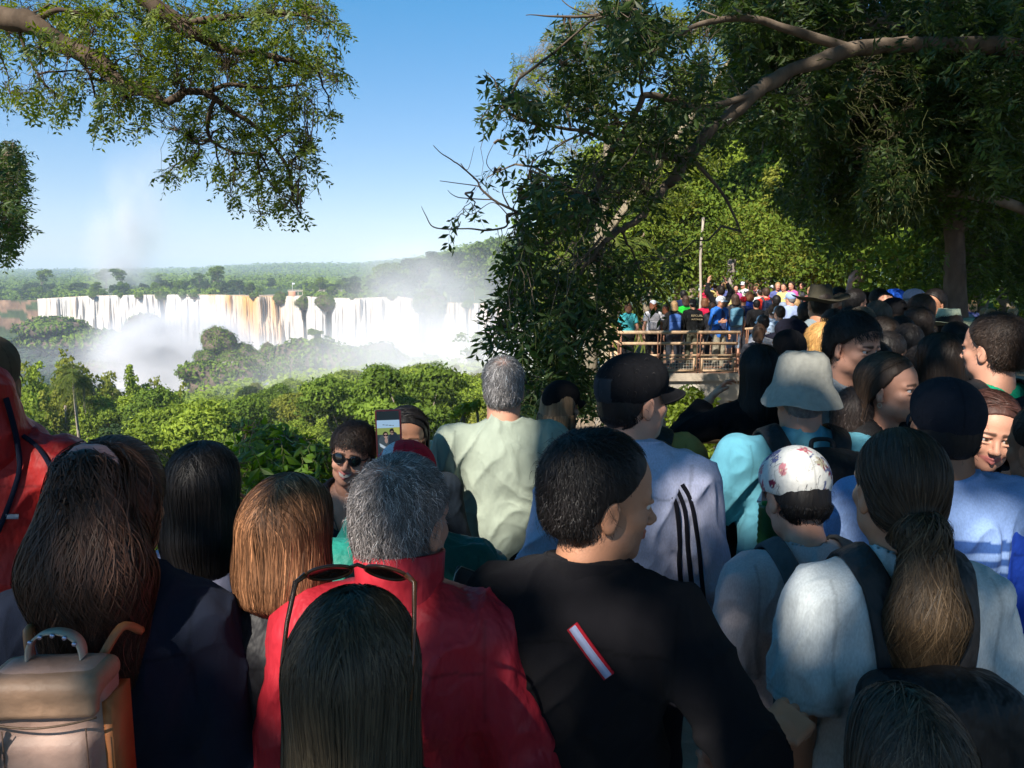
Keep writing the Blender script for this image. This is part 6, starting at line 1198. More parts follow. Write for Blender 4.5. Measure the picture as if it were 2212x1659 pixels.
scm = bpy.data.materials.new('phone_screen'); scm.use_nodes = True; b = scm.node_tree.nodes['Principled BSDF']; at = scm.node_tree.nodes.new('ShaderNodeAttribute'); at.attribute_name = 'col'; scm.node_tree.links.new(at.outputs[0], b.inputs['Base Color']); scm.node_tree.links.new(at.outputs[0], b.inputs['Emission Color']); b.inputs['Emission Strength'].default_value = .35; b.inputs['Roughness'].default_value = .15
nx, nz = 66, 134; gx, gz = np.meshgrid(np.linspace(-1, 1, nx), np.linspace(-1, 1, nz)); V = np.stack([gx*(hw-.0055), 0*gx-.0062, gz*(hh-.0045)], -1).reshape(-1, 3); X_, Z_ = gx.ravel(), gz.ravel(); C = np.zeros((len(V), 3))+[.02, .03, .035]
def pc(mask, c): C[mask] = c
pc((Z_ < .62) & (Z_ > .28), (.42, .58, .72)); pc((np.abs(Z_-.40+.05*X_) < .012) & (np.abs(X_) < .5), (.1, .12, .12)); pc((Z_ <= .28) & (Z_ > -.1), (.30, .36, .10)); pc((Z_ <= .30) & (Z_ > -.1) & (X_ > .45), (.50, .50, .12)); pc((Z_ <= -.0), (.035, .055, .060)); e = lambda cx, cz, rx, rz: ((X_-cx)/rx)**2+((Z_-cz)/rz)**2 < 1
pc(e(-.30, -.34, .62, .36), (.07, .09, .10)); pc(e(.45, -.34, .48, .46), (.025, .035, .05)); pc(e(.30, .14, .20, .12), (.02, .015, .015)); pc(e(.30, .07, .14, .085), (.32, .2, .15)); pc(e(-.28, .02, .23, .11), (.03, .02, .018)); pc(e(-.26, -.05, .17, .11), (.5, .3, .24)); pc(e(-.35, -.035, .09, .035) | e(-.16, -.035, .09, .035) | e(.23, .085, .06, .02) | e(.37, .085, .06, .02), (.01, .01, .01)); pc(e(-.22, -.25, .14, .12), (.45, .28, .22)); pc((np.abs(X_+.55+.2*(Z_+.55)) < .24) & (np.abs(Z_+.52+.3*(X_+.5)) < .065), (.6, .65, .68)); pc(e(.33, -.42, .08, .035), (.5, .6, .65)); pc(Z_ < -.82, (.02, .05, .16))
i = (np.arange(nz-1)*nx)[:, None]; j = np.arange(nx-1)[None]; mesh_obj('screen', V, np.stack([i+j, i+j+1, i+nx+j+1, i+nx+j], -1).reshape(-1, 4), scm, o, C)
# --- old man in the red jacket
p = who('grey-haired man in a red jacket with its collar turned up', 872, 998, 1.42, sex='m', skin='fair', yaw=-.06, hy=-.42, hp=-.06, build=.98, arms={'R': 'bent'})
p.body(brow='grey'); p.top((.42, .020, .034), 'jacket', M_NYLON, hem=.8, seed=19, loose=.016, wr=.0075, collar=(.105, .080, .012)); p.trousers((.04, .04, .05)); p.hair('short', (.19, .17, .165), nst=9000, wid=.0007, cvar=.65, curl=.25, vol=.8, bald=.75, seed=4)
mb = MB(); o = empty('phone', tuple(P(1000, 1300, 1.62)), .2); o.rotation_euler = (-.5, .45, .3); V, F, C = sdf_mesh([rbox((0, 0, 0), (.036, .0045, .072), .0044)], .003, .004, (.02, .02, .022)); mesh_obj('case', V, F, M_PLAIN, o, C); t = np.linspace(0, 2*pi, 40, endpoint=False); MB().tube(np.stack([.036*np.clip(1.25*np.cos(t), -1, 1), 0*t-.004, .072*np.clip(1.25*np.sin(t), -1, 1)], -1), .0012, (.4, .4, .38), 5, closed=True).obj('rim', M_METAL, o); tag(o, 'dark phone with a pale rim beside the red jacket', 'phone')
# --- girl with sunglasses on her head
p = who('girl with long straight dark hair and sunglasses pushed up', 766, 1303, 1.02, sex='f', skin='tan', yaw=0, hp=-.08, build=.9)
p.body(); p.top((.05, .05, .06), 'tee', hem=.86, seed=20); p.trousers((.05, .06, .10)); p.hair('long', (.040, .029, .018), length=.42, nst=7000, vol=1.10, wid=.0010, cvar=.38, col2=(.048, .036, .022), seed=14)
sunglasses(p, 'tortoiseshell sunglasses pushed up on dark straight hair', (0, .022, .172), (.95, 0, 0), sc_=1.32, frame=(.10, .04, .015), lens=(.03, .014, .008), tl=.15)
# --- young man with black hair, looking right
p = who('young man with short black hair in a black zip jacket looking right', 1300, 946, 1.42, sex='m', skin='tan', yaw=-.30, hy=-1.02, hp=-.10, build=.98, arms={'R': ([.09, .05, -.27], [.10, .20, -.10])})
S_, E_, W_ = p.J['R']; W_ = to_local(p, P(1668, 1596, 1.25)); E_ = (S_+W_)/2+np.array([.05, -.10, -.09]); p.J['R'] = (S_, E_, W_)
p.body(beard=.35, brow='black', hand_kw={'R': dict(curl=.75, palm=(-.3, .2, -1))}); p.top((.013, .012, .015), 'jacket', hem=.78, seed=22, loose=.006, wr=.008, collar=(.045, .074, .012)); p.trousers((.02, .02, .03)); p.hair('short', 'black', nst=5200, wid=.0009, cvar=.3, curl=.12, vol=.85, seed=31)
ribbon(p, [(1238, 1352), (1275, 1402), (1316, 1456)], .0115, (.60, .02, .04), 'stripe_edge', off=.009); ribbon(p, [(1239, 1354), (1275, 1402), (1315, 1454)], .0068, (.50, .56, .82), 'stripe', off=.0125)

# --- man in the pale green shirt
p = who('grey-haired man in a pale sage green T-shirt seen from behind', 1088, 775, 3.02, sex='m', skin='fair', yaw=.0, hy=-.05, build=1.22, arms={'L': ([-.10, .06, -.26], [.06, .20, -.03]), 'R': ([.10, .05, -.26], [-.05, .20, -.03])})
p.body(); p.top((.40, .46, .38), 'tee', hem=.80, sleeve=.36, seed=23, loose=.018, wr=.0085, belly=.02, paint=lambda V, C: C*(1-.25*(np.abs(V[:, 2]-.815) < .004))[:, None]); p.trousers((.012, .012, .014)); p.hair('short', (.20, .19, .19), nst=3200, wid=.0010, cvar=.6, vol=.62, bald=.45)
# --- woman with the black cap and bare shoulders
p = who('woman with a black cap over blond-brown bobbed hair and bare shoulders', 1214, 820, 3.45, sex='f', skin='fair', yaw=-.15, hy=-.55, build=1.05, hat=.02)
p.body(); p.top((.02, .02, .022), 'tee', hem=.86, sleeve=.02, neckr=.115, open_neck=.06, seed=24); p.trousers((.02, .02, .03)); p.capped = True; p.hair('bob', (.16, .105, .06), length=.17, nst=2400, vol=1.0, wid=.0014, cvar=.5, seed=9); p.cap((.010, .009, .010), 'snap')
# --- man in the black cap and white striped track top
p = who('man in a black cap and white track top with three black stripes', 1372, 764, 2.22, sex='m', skin='fair', yaw=-.28, hy=-.78, build=1.0, hat=.012, arms={'R': ([.055, -.02, -.28], [.0, .06, -.24])})
p.body(beard=.25, brow='dark'); p.top((.50, .52, .70), 'jacket', M_MELANGE, hem=.80, seed=25, loose=.014, wr=.008, collar=(.045, .078, .016))
for pts_ in ([(1452, 1072), (1460, 1098), (1467, 1165), (1474, 1235), (1481, 1296), (1492, 1370)], [(1462, 1056), (1472, 1078), (1480, 1108), (1488, 1172), (1495, 1235), (1502, 1296), (1512, 1368)], [(1474, 1046), (1488, 1070), (1499, 1112), (1510, 1180), (1516, 1240), (1522, 1296), (1532, 1366)]): ribbon(p, pts_, .0056, (.012, .012, .02), 'stripe', off=.011, m=5)
p.trousers((.02, .02, .03)); p.capped = True; p.hair('crop', 'black', nst=1500); p.cap((.009, .009, .011), panel=(.030, .034, .042))

# --- mustard shirt behind him
p = who('person in a mustard shirt with a black backpack behind the striped track top', 1378, 800, 2.95, sex='m', skin='tan', yaw=-.1, build=1.15)
p.body(); p.top((.50, .32, .10), 'tee', hem=.84, seed=26, loose=.02); p.trousers((.03, .03, .04)); p.hair('short', 'dark', nst=300); backpack(p, 'big black backpack on the mustard shirt', (.010, .010, .012), w_=.14, h=.25, z=1.24)
# --- light blue shirt, bucket hat
p = who('man in a grey bucket hat and light blue T-shirt', 1760, 757, 2.62, dx=-.04, sex='m', skin='fair', yaw=.02, hy=-.15, build=1.25, hat=.03, arms={'L': ([-.12, .10, -.25], [.02, .22, .02]), 'R': ([.12, .12, -.22], [-.02, .22, .05])})
p.body(); p.top((.13, .40, .52), 'tee', hem=.82, sleeve=.40, seed=27, loose=.022, wr=.008); p.trousers((.04, .04, .05)); p.hair('crop', 'grey', nst=600); p.cap((.31, .305, .27), 'bucket')
bk, yb_ = backpack(p, 'black backpack with lime green panels on the light blue shirt', (.012, .013, .016), w_=.185, h=.26, d=.10, z=1.20, strapw=.034, accent=(.40, .52, .02))
m = MB(); q = to_local(p, P(1662, 1150, 2.30)); zs = np.linspace(-.10, .09, 20); m.tube(np.c_[0*zs+q[0], 0*zs+q[1], zs+q[2]], .035+.003*(np.arange(20) % 2), (.02, .11, .03), 14); bt = m; o = empty('water_bottle', p.X, p.yaw); o.scale = (p.k,)*3; bt.obj('bottle_body', M_PLAIN, o); m = MB(); m.tube([(q[0], q[1], q[2]+.09), (q[0], q[1], q[2]+.12)], .028, (.03, .30, .08), 14); m.obj('bottle_cap', M_PLAIN, o); tag(o, 'green water bottle in the side pocket of the black and lime backpack', 'bottle')
# --- floral cap
def floral(V, C):
    C = C.copy(); r_ = np.random.default_rng(5); pts = V[r_.choice(len(V), 36)]
    for i, q in enumerate(pts):
        col = [(.42, .10, .14), (.18, .03, .06), (.55, .22, .25), (.12, .14, .28), (.40, .36, .26)][i % 5]; d = V-q; rr_ = np.linalg.norm(d, axis=1); a = np.arctan2(d[:, 2], d[:, 0]+.3*d[:, 1]); pr = .014+.006*np.cos(a*5+i); C[rr_ < pr] = col
        C[rr_ < .003] = (.7, .6, .4); q2 = q+r_.normal(0, .012, 3); d2 = V-q2; C[(np.abs(d2@unit(r_.normal(size=3))) < .0022) & (np.linalg.norm(d2, axis=1) < .02)] = (.10, .12, .24)
    return C
p = who('person in a white floral cap and pale grey T-shirt', 1768, 978, 1.86, dx=-.05, sex='f', skin='fair', yaw=.10, hp=-.42, hy=.0, build=1.0, hat=.0)
p.body(); p.top((.46, .40, .42), 'tee', M_MELANGE, hem=.84, seed=28, loose=.012, sleeve=.40); p.trousers((.05, .05, .05)); p.capped = True; p.hair('short', 'black', nst=900, vol=.9); p.cap((.62, .62, .60), back=False, paint=floral, brimcol=(.60, .58, .56))
gb, yb_ = backpack(p, 'grey canvas backpack with tan leather cord and tag', (.085, .095, .105), w_=.145, h=.20, d=.07, z=1.17, straps=(.085, .095, .105), strapw=.026, mat=M_HAT); LT = (.36, .17, .085); zt = 1.17+.20
m = MB(); m.tube(smooth_line([(-.12, yb_-.03, zt-.03), (-.10, yb_-.06, zt+.015), (-.06, yb_-.085, zt-.02), (-.02, yb_-.09, zt-.03), (.06, yb_-.08, zt-.025)], 6), .0075, LT, 8); m.tube(smooth_line([(-.06, yb_-.085, zt-.02), (-.09, yb_-.10, zt-.07), (-.085, yb_-.115, zt-.12), (-.07, yb_-.12, zt-.145)], 6), .005, LT, 8); m.tube(smooth_line([(-.05, yb_-.09, zt-.025), (.0, yb_-.10, zt-.06), (.03, yb_-.10, zt-.10)], 6), .006, LT, 8); m.obj('leather_cord', M_LEATHER, gb)
m = MB(); m.box((-.085, yb_-.125, zt-.235), (-.055, yb_-.120, zt-.15), LT); m.box((-.03, yb_-.125, zt-.20), (.03, yb_-.119, zt-.165), np.array(LT)*1.1); m.obj('leather_tag', M_LEATHER, gb); m = MB(); m.tube([(-.055, yb_-.092, zt-.022), (-.055, yb_-.100, zt-.022)], .007, (.05, .05, .05), 10); m.obj('snap_button', M_METAL, gb)
# --- long ponytail, light grey shirt
p = who('woman with a long loose ponytail and light grey T-shirt', 1925, 934, 1.50, dx=.02, sex='f', skin='tan', yaw=.02, hp=.0, build=.98, arms={'L': ([-.05, -.02, -.28], [.02, .06, -.25]), 'R': ([.06, -.02, -.27], [-.01, .05, -.25])}); p.tiecol = (.05, .03, .02); p.tiepos = (-.008, -.105, -.045)
p.body(); p.top((.50, .54, .56), 'tee', M_MELANGE, hem=.80, sleeve=.36, seed=29, loose=.012, wr=.0085); p.trousers((.03, .03, .04)); p.hair('ponytail', (.036, .023, .014), length=.37, nst=6500, curl=.45, vol=.95, wid=.0010, cvar=.45, seed=23, col2=(.06, .038, .02)); backpack(p, 'plain black backpack under the long ponytail', (.010, .010, .011), w_=.145, h=.22, d=.085, z=1.10, strapw=.029)
# --- head in the bottom right corner
p = who('person whose brown hair fills the bottom right corner', 1950, 1508, 1.00, sex='f', skin='tan', yaw=0, build=.9, hp=.1); p.body(); p.top((.02, .02, .025), 'tee', seed=30); p.trousers((.03, .03, .04)); p.hair('long', (.045, .032, .022), length=.3, nst=5200, wid=.0011, cvar=.45, vol=1.1)
# --- man in the navy cap, blue striped shirt
def bst(V, C):
    C = C.copy(); z = V[:, 2]+.02*V[:, 0]
    for z0, z1 in ((1.325, 1.352), (1.288, 1.306), (1.258, 1.272), (1.228, 1.242)): C[(z > z0) & (z < z1) & (np.abs(V[:, 0]) < p.sh-.01)] = (.035, .085, .26)
    return C
p = who('man in a dark navy cap and light blue T-shirt with blue bands', 2050, 814, 2.02, sex='m', skin='brown', yaw=-.08, hy=-.1, build=1.30, hat=.015)
p.body(); p.top((.22, .33, .60), 'tee', M_MELANGE, hem=.82, sleeve=.42, seed=32, loose=.022, wr=.008, paint=bst); p.trousers((.02, .02, .03)); p.capped = True; p.hair('crop', 'black', nst=800); p.cap((.016, .017, .024), back=False)
# --- sunlit smiling woman
p = who('smiling woman with a sunlit face at the right edge looking left', 2140, 858, 2.40, sex='f', skin='fair', yaw=pi-.55, hy=.32, hp=-.12, ht=-.12, smile=.5, build=.95, arms={'R': 'face'})
p.body(); p.top((.015, .016, .02), 'jacket', hem=.85, seed=33); p.trousers((.03, .03, .04)); p.hair('long', (.07, .028, .02), length=.26, nst=1800, vol=.95, curl=.2)
p = who('person in a bright blue jacket with a grey strap at the right edge', 2268, 880, 2.02, sex='m', skin='tan', yaw=.2, build=1.1); p.body(); p.top((.015, .06, .42), 'jacket', M_NYLON, hem=.82, seed=34, wr=.003); p.trousers((.03, .03, .04)); p.hair('short', 'dark', nst=500); ribbon(p, [(2186, 975), (2200, 1010), (2208, 1060)], .009, (.06, .06, .07), 'strap')
# --- woman looking right with brown hair
p = who('young woman with centre-parted brown hair and black top looking right', 1928, 772, 2.86, sex='f', skin='fair', yaw=pi+.62, hy=.12, hp=.06, build=.95)
p.body(brow='brown'); p.top((.012, .012, .014), 'tee', hem=.86, seed=35, open_neck=.04); p.trousers((.03, .03, .04)); p.hair('long', (.042, .025, .017), length=.24, nst=2800, vol=.88, col2=(.07, .04, .024)); m = MB(); q = p.hc+p.HR@np.array([.082, -.006, -.045]); m.tube(q+np.stack([0*t, .008*np.cos(t), .008*np.sin(t)-.008], -1), .0013, (.6, .5, .35), 5, closed=True); m.obj('earring', M_METAL, p.root)
# --- man facing camera
p = who('man with black hair and stern face turned towards the camera', 1848, 684, 3.30, sex='m', skin='fair', yaw=pi+.42, hy=.06, hp=-.16, build=1.05)
p.body(brow='black', beard=.2); p.top((.40, .44, .46), 'tee', hem=.86, seed=36); p.trousers((.03, .03, .04)); p.hair('short', 'black', nst=2200, vol=1.3, wid=.0011); ribbon(p, [(1868, 838), (1852, 880), (1835, 925)], .030, (.010, .010, .012), 'bag_strap'); ribbon(p, [(1800, 850), (1802, 900)], .02, (.010, .010, .012), 'bag_strap')
# --- child with lit ear
p = who('dark-haired child with a sunlit ear behind the bucket hat', 1856, 846, 2.95, sex='m', skin='tan', yaw=-.5, hy=-.35, build=.9); p.body(); p.top((.02, .02, .025), 'jacket', seed=37); p.trousers((.03, .03, .04)); p.hair('short', (.03, .022, .02), nst=1500, vol=1.3)
# --- woman in black with raised elbow
p = who('woman in black with long black hair and a raised elbow', 1642, 754, 3.55, sex='f', skin='fair', yaw=-.05, build=1.0, arms={'L': ([-.20, .05, -.08], [.15, .10, .16])}); p.body(); p.top((.008, .008, .010), 'jacket', hem=.8, seed=38, loose=.012); p.trousers((.02, .02, .02)); p.hair('long', 'black', length=.34, nst=2600, vol=1.05, cvar=.2)
# --- green T-shirt at the right
p = who('man in a bright green T-shirt with faded haircut at the right edge', 2150, 684, 3.05, sex='m', skin='fair', yaw=.12, hy=.35, build=1.1); p.body(); p.top((.01, .42, .22), 'tee', hem=.84, seed=39, neckr=.085); p.trousers((.03, .03, .04)); p.hair('short', (.035, .022, .016), nst=2200, vol=.95, curl=.4); bk, _ = backpack(p, 'black mountain backpack with white cords on the green shirt', (.010, .010, .012), w_=.15, h=.23, z=1.19)
yb_ = _; m = MB(); m.tube(smooth_line([(-.06, yb_-.08, 1.38), (-.02, yb_-.10, 1.32), (-.05, yb_-.10, 1.27), (.02, yb_-.10, 1.22)], 5), .0025, (.6, .6, .6), 5); m.tube([(-.10, yb_-.115, 1.20), (.10, yb_-.115, 1.20)], .004, (.5, .5, .5), 5); m.obj('cord', M_PLAIN, bk)
p = who('person seen as dark hair at the far right edge beyond the green shirt', 2290, 690, 2.75, sex='m', skin='tan', yaw=0, lod=1); p.body(); p.top((.015, .015, .018), 'jacket', seed=3); p.trousers((.03, .03, .04)); p.hair('short', 'black', nst=0, vol=1.2)
# --- second rows (4 - 8 m)
def simple(label, ox, oy, d, zg=.05, top=((.1, .1, .1), 'tee'), hair=('short', 'dark'), pants=(.04, .04, .05), cap=None, lod=1, hl=.25, nst=700, vol=1.1, bp=None, hat=0., body_kw={}, top_kw={}, group=None, legs=1., **kw):
    p = who(label, ox, oy, d, zg=zg, lod=lod, hat=hat, group=group, **kw); p.body(**body_kw); p.top(top[0], top[1], hem=.86, seed=int(ox) % 17, **top_kw); p.trousers(pants, upto=legs)
    p.capped = bool(cap)
    if hair: p.hair(hair[0], hair[1], length=hl, nst=nst, vol=vol)
    if cap: p.cap(cap[0], cap[1] if len(cap) > 1 else 'baseball', **(cap[2] if len(cap) > 2 else {}))
    if bp: backpack(p, bp[0], bp[1], w_=.145, h=.22, z=1.2, accent=bp[2] if len(bp) > 2 else None)
    return p
BLK = (.010, .010, .012)
simple('person with bright sunlit golden hair in the crowd', 1772, 705, 4.6, sex='f', skin='fair', top=(BLK, 'jacket'), hair=('short', (.55, .30, .10)), vol=1.5, yaw=.1)
simple('man in a black cap with a sunlit neck', 1706, 712, 4.3, skin='fair', top=(BLK, 'jacket'), cap=(BLK,), yaw=.05, hat=.012)
simple('person in a large black cap behind the sunlit neck', 1708, 688, 5.1, skin='tan', top=(BLK, 'jacket'), cap=((.012, .012, .022),), yaw=.35, hy=.5, hat=.012)
simple('woman with a big cloud of dark curly hair', 2030, 738, 3.9, sex='f', top=(BLK, 'jacket'), hair=('curly', 'dark'), hl=.22, lod=0, nst=3000, vol=1.0)
simple('person with dark hair and glasses in profile before the curly hair', 1925, 722, 4.4, skin='tan', top=((.015, .015, .02), 'jacket'), hair=('short', 'black'), yaw=-.6, hy=-.5)
simple('person with tousled dark hair behind the stern man', 1905, 690, 5.0, skin='tan', top=(BLK, 'tee'), hair=('short', 'dark'), yaw=.2, vol=1.3)
simple('person with dark hair and grey shirt left of the navy backpack', 1962, 705, 4.8, skin='tan', top=((.2, .22, .25), 'tee'), hair=('short', 'black'), yaw=-.3)
simple('person with a navy and yellow jacket collar', 1982, 668, 5.4, skin='tan', top=((.012, .018, .05), 'jacket'), hair=('short', 'dark'), yaw=.05, vol=1.3, bp=('navy and yellow backpack in the crowd', (.012, .018, .05), (.5, .42, .02)))
simple('person in grey shirt and wide-brimmed brown hat', 1772, 616, 6.6, zg=0, skin='tan', top=((.22, .27, .30), 'tee'), hair=('short', 'dark'), cap=((.055, .050, .036), 'straw'), yaw=0, hat=.02, build=1.25, lod=0)
simple('person in khaki cap with the strap showing at the back', 1862, 662, 5.6, skin='fair', top=(BLK, 'tee'), cap=((.10, .085, .065), 'baseball', {'back': True}), yaw=.0, hat=.012)
simple('person with short curly grey-brown hair and sunlit neck', 1895, 655, 6.0, skin='fair', top=(BLK, 'tee'), hair=('short', (.10, .075, .055)), vol=1.2)
simple('person in a black cap with a small white mark', 1932, 643, 6.4, skin='tan', top=(BLK, 'jacket'), cap=(BLK,), yaw=.1, hat=.012)
simple('grey-haired person with a sunlit cheek', 1962, 650, 6.8, skin='fair', top=((.10, .10, .12), 'tee'), hair=('short', 'grey'), yaw=-.5, hy=-.5)
simple('person with brown hair and sunlit neck right of the grey hair', 1990, 640, 6.2, skin='fair', top=(BLK, 'tee'), hair=('short', 'brown'), yaw=-.1, vol=1.2)
simple('person with short dark hair and yellow shirt facing left', 2018, 628, 7.4, zg=0, skin='tan', top=((.50, .45, .06), 'tee'), hair=('short', 'black'), yaw=pi/2+.3, hy=.2)
simple('person in a white sun hat at the back of the crowd', 1975, 624, 8.2, zg=0, skin='fair', top=((.2, .2, .25), 'tee'), cap=((.5, .48, .6),), yaw=.3, hat=.012)
simple('person in a bright blue cap turned left', 1932, 624, 9.0, zg=0, skin='fair', top=((.02, .03, .08), 'tee'), cap=((.02, .10, .55),), yaw=pi/2, hat=.012)
simple('person raising one bare arm above the crowd', 1898, 627, 8.6, zg=0, skin='fair', top=((.30, .26, .2), 'tee'), hair=('short', 'dark'), arms={'L': 'up'}, yaw=.1, lod=1)
simple('dark-haired person facing the camera behind the wide-brimmed hat', 1812, 624, 8.4, zg=0, skin='tan', top=(BLK, 'tee'), hair=('short', 'black'), yaw=pi-.1)
simple('dark-haired person in profile right of the wide-brimmed hat', 1850, 628, 8.0, zg=0, skin='fair', top=((.30, .32, .5), 'tee'), hair=('short', 'black'), yaw=-1.2, vol=1.2)
simple('person with long grey-brown hair between the dark profile and raised arm', 1872, 636, 8.8, zg=0, sex='f', skin='fair', top=((.1, .1, .12), 'tee'), hair=('bob', 'brown'), hl=.15)
simple('balding person half hidden behind the raised arm', 1915, 634, 8.2, zg=0, skin='fair', top=((.35, .33, .15), 'tee'), hair=('crop', 'dark'), yaw=pi-.4)
for i, (ox_, oy_, d_, h_, t_, l_) in enumerate([(1835, 668, 5.8, 'black', BLK, 'dark-haired person just left of the khaki cap'), (1800, 672, 6.0, 'dark', (.02, .02, .03), 'dark-haired person between golden hair and khaki cap'), (1945, 688, 5.2, 'black', BLK, 'dark head directly under the black cap with the white mark'), (2062, 700, 5.6, 'black', (.03, .03, .035), 'dark-haired person right of the curly hair'),
      (2085, 726, 5.0, 'dark', (.02, .02, .022), 'dark-haired person left of the green shirt'), (1880, 742, 3.9, 'black', BLK, 'dark head between the stern man and the woman looking right'), (2110, 690, 6.2, 'dark', (.05, .05, .05), 'shaded person behind the green shirt'), (1990, 752, 4.2, 'black', BLK, 'black-haired person just left of the curly hair'), (1742, 655, 8.6, 'dark', (.03, .05, .12), 'person in dark blue behind the light blue shirt')]):
    simple(l_, ox_, oy_, d_, skin='tan', top=(t_, 'jacket' if i % 2 else 'tee'), hair=('short', h_), yaw=rg.uniform(-.4, .4), lod=1, vol=1.2)
p = simple('person wearing a pale green sun hat with a very wide brim', 2048, 668, 5.9, skin='fair', top=((.1, .1, .1), 'tee'), hair=('short', 'dark'), hat=.02); p.cap((.45, .50, .36), 'straw')
# hand on the shoulder of the smiling woman and hand in the lower right come from neighbours
p = simple('person behind the smiling woman resting a hand on her shoulder', 640, 1085, 3.25, sex='f', skin='fair', top=((.02, .02, .03), 'jacket'), yaw=pi, arms={'L': ([-.14, .12, -.14], [-.10, .16, .13])}, lod=1) if 0 else None
# ================================================================== on the platform and beyond (18 m and more)
def far(label, ox, oy, d, zg=None, **kw): return simple(label, ox, oy, d, zg=ZD if zg is None else zg, lod=kw.pop('lod', 2), **kw)
far('woman in a teal tie-dye T-shirt and black leggings at the platform corner', 1357, 655, 18.9, sex='f', skin='fair', top=((.06, .36, .40), 'tee'), hair=('long', (.10, .045, .025)), pants=(.012, .012, .014), hl=.30, build=1.15)
far('woman in a white cap with a grey backpack on the platform', 1411, 648, 18.9, sex='f', skin='fair', top=((.62, .60, .62), 'tee'), hair=('long', 'red'), cap=((.75, .76, .85),), hat=.012, pants=(.012, .012, .014), bp=('grey backpack on the white T-shirt', (.30, .29, .31)))
far('woman with ginger hair and white T-shirt with red trim', 1438, 660, 19.2, sex='f', skin='fair', top=((.62, .58, .60), 'tee'), hair=('long', 'red'), pants=(.012, .012, .02))
far('blond woman in a black jacket on the platform', 1456, 651, 18.8, sex='f', skin='fair', top=((.015, .015, .016), 'jacket'), hair=('long', 'blond'), hl=.18, pants=(.06, .065, .08), bp=('bright blue backpack worn by the blond woman', (.07, .15, .42)))
q = far('person in a black cap and black sweatshirt with cream lettering', 1497, 645, 19.0, skin='tan', top=((.012, .013, .014), 'jacket'), hair=('crop', 'black'), cap=(BLK,), hat=.012, pants=(.10, .10, .07), lod=1)
for t_, oy_, s_ in (('RIPCURL', 684, .075), ('AUSTRALIA', 691, .055), ('NY', 657, .05)):
    cu = bpy.data.curves.new('lettering', 'FONT'); cu.body = t_; cu.size = s_; cu.extrude = .003; cu.align_x = 'CENTER'; to = bpy.data.objects.new('tmp', cu); COL.objects.link(to); dg = bpy.context.evaluated_depsgraph_get(); me = bpy.data.meshes.new_from_object(to.evaluated_get(dg)); bpy.data.objects.remove(to)
    vv = np.zeros(len(me.vertices)*3, np.float32); me.vertices.foreach_get('co', vv); vv = vv.reshape(-1, 3); lo_, nr_ = on_surf(q, q.tp if oy_ > 670 else [ell(q.hc+[0, -.016, .044], (.092, .116, .10))], [(1505 if oy_ > 670 else 1494, oy_)], .016, far=40); b_ = lo_[0]
    W = np.stack([b_[0]+vv[:, 0], b_[1]-vv[:, 2]-.004, b_[2]+vv[:, 1]], -1); me.vertices.foreach_set('co', W.astype(np.float32).ravel()); me.materials.append(M_PLAIN); at = me.color_attributes.new('col', 'FLOAT_COLOR', 'POINT'); at.data.foreach_set('color', np.tile(np.array([.50, .40, .24, 1] if oy_ > 670 else [.3, .3, .3, 1], np.float32), len(me.vertices))); to = bpy.data.objects.new('lettering', me); COL.objects.link(to); to.parent = q.root
far('woman with long brown hair and a bright green top', 1481, 640, 20.6, sex='f', skin='fair', top=((.03, .50, .05), 'tee'), hair=('long', 'brown'))
far('black-haired visitor with navy backpack at the back left of the platform', 1476, 628, 23, skin='tan', top=((.02, .03, .08), 'jacket'), hair=('short', 'black'), vol=1.3)
far('visitor in a red T-shirt left of the raised arms', 1522, 645, 20.5, sex='f', skin='fair', top=((.62, .02, .07), 'tee'), hair=('bob', 'auburn'), hl=.12)
far('man in a black jacket holding both arms up to take a picture', 1556, 618, 21.0, skin='fair', top=((.013, .013, .015), 'jacket'), hair=('short', 'dark'), arms={'L': ([-.16, .06, .22], [.07, .06, .23]), 'R': ([.14, .06, .22], [-.09, .06, .23])}, yaw=.35, lod=1)
a = far('man in an open blue jacket, white cap and khaki trousers by the railing', 1558, 639, 18.55, skin='tan', top=((.045, .06, .16), 'jacket'), hair=('crop', 'grey'), cap=((.85, .85, .88),), hat=.015, pants=(.36, .32, .24), yaw=pi+.55, hy=.25, arms={'R': ([.10, .04, -.26], [-.05, .21, .04]), 'L': 'down'}, lod=1, build=1.1)
a.garment('open_jacket', [q_ for q_ in a.torso(.030)+a.arm('L', .026, .93, flat=0)+a.arm('R', .026, .93, flat=0)+[cone((0, 0, 1.1), (0, 0, .80), .155, .17, k=.05, sq=((0, 1, 0), 1.2)), plane((0, 0, -1), -.80), cone((0, .16, 1.52), (0, .16, .6), .085, .085, k=.01, op='d'), ell(a.neck, (.075, .08, .08), k=.006, op='d')]], (.03, .17, .62), M_NYLON, seed=5, wr=.006)
um = empty('walking_stick', tuple(P(1531, 700, 18.3))); m = MB(); m.tube([(.09, -.04, .16), (-.12, .05, -.80)], .017, (.10, .10, .11), 8); m.obj('shaft', M_PLAIN, um); m = MB(); m.tube([(.09, -.04, .16), (.11, -.05, .22)], .022, (.02, .02, .02), 8); m.obj('handle', M_PLAIN, um); tag(um, 'dark folded umbrella held slanting by the man in the blue jacket', 'umbrella'); um.name = 'umbrella'
far('woman with a light blue patterned backpack and denim shorts', 1588, 636, 19.3, sex='f', skin='fair', top=((.03, .03, .04), 'tee'), hair=('long', 'brown'), pants=(.32, .40, .52), legs=.45, bp=('light blue patterned backpack beside the blue jacket', (.10, .24, .34)))
far('person in a red knit cap on the platform', 1606, 640, 20.8, skin='tan', top=((.02, .03, .10), 'jacket'), hair=None, cap=((.5, .02, .03),), hat=.01)
far('auburn-haired person in a royal blue hooded jacket', 1619, 631, 21.5, sex='f', skin='fair', top=((.02, .05, .30), 'jacket'), hair=('bob', 'auburn'), hl=.12)
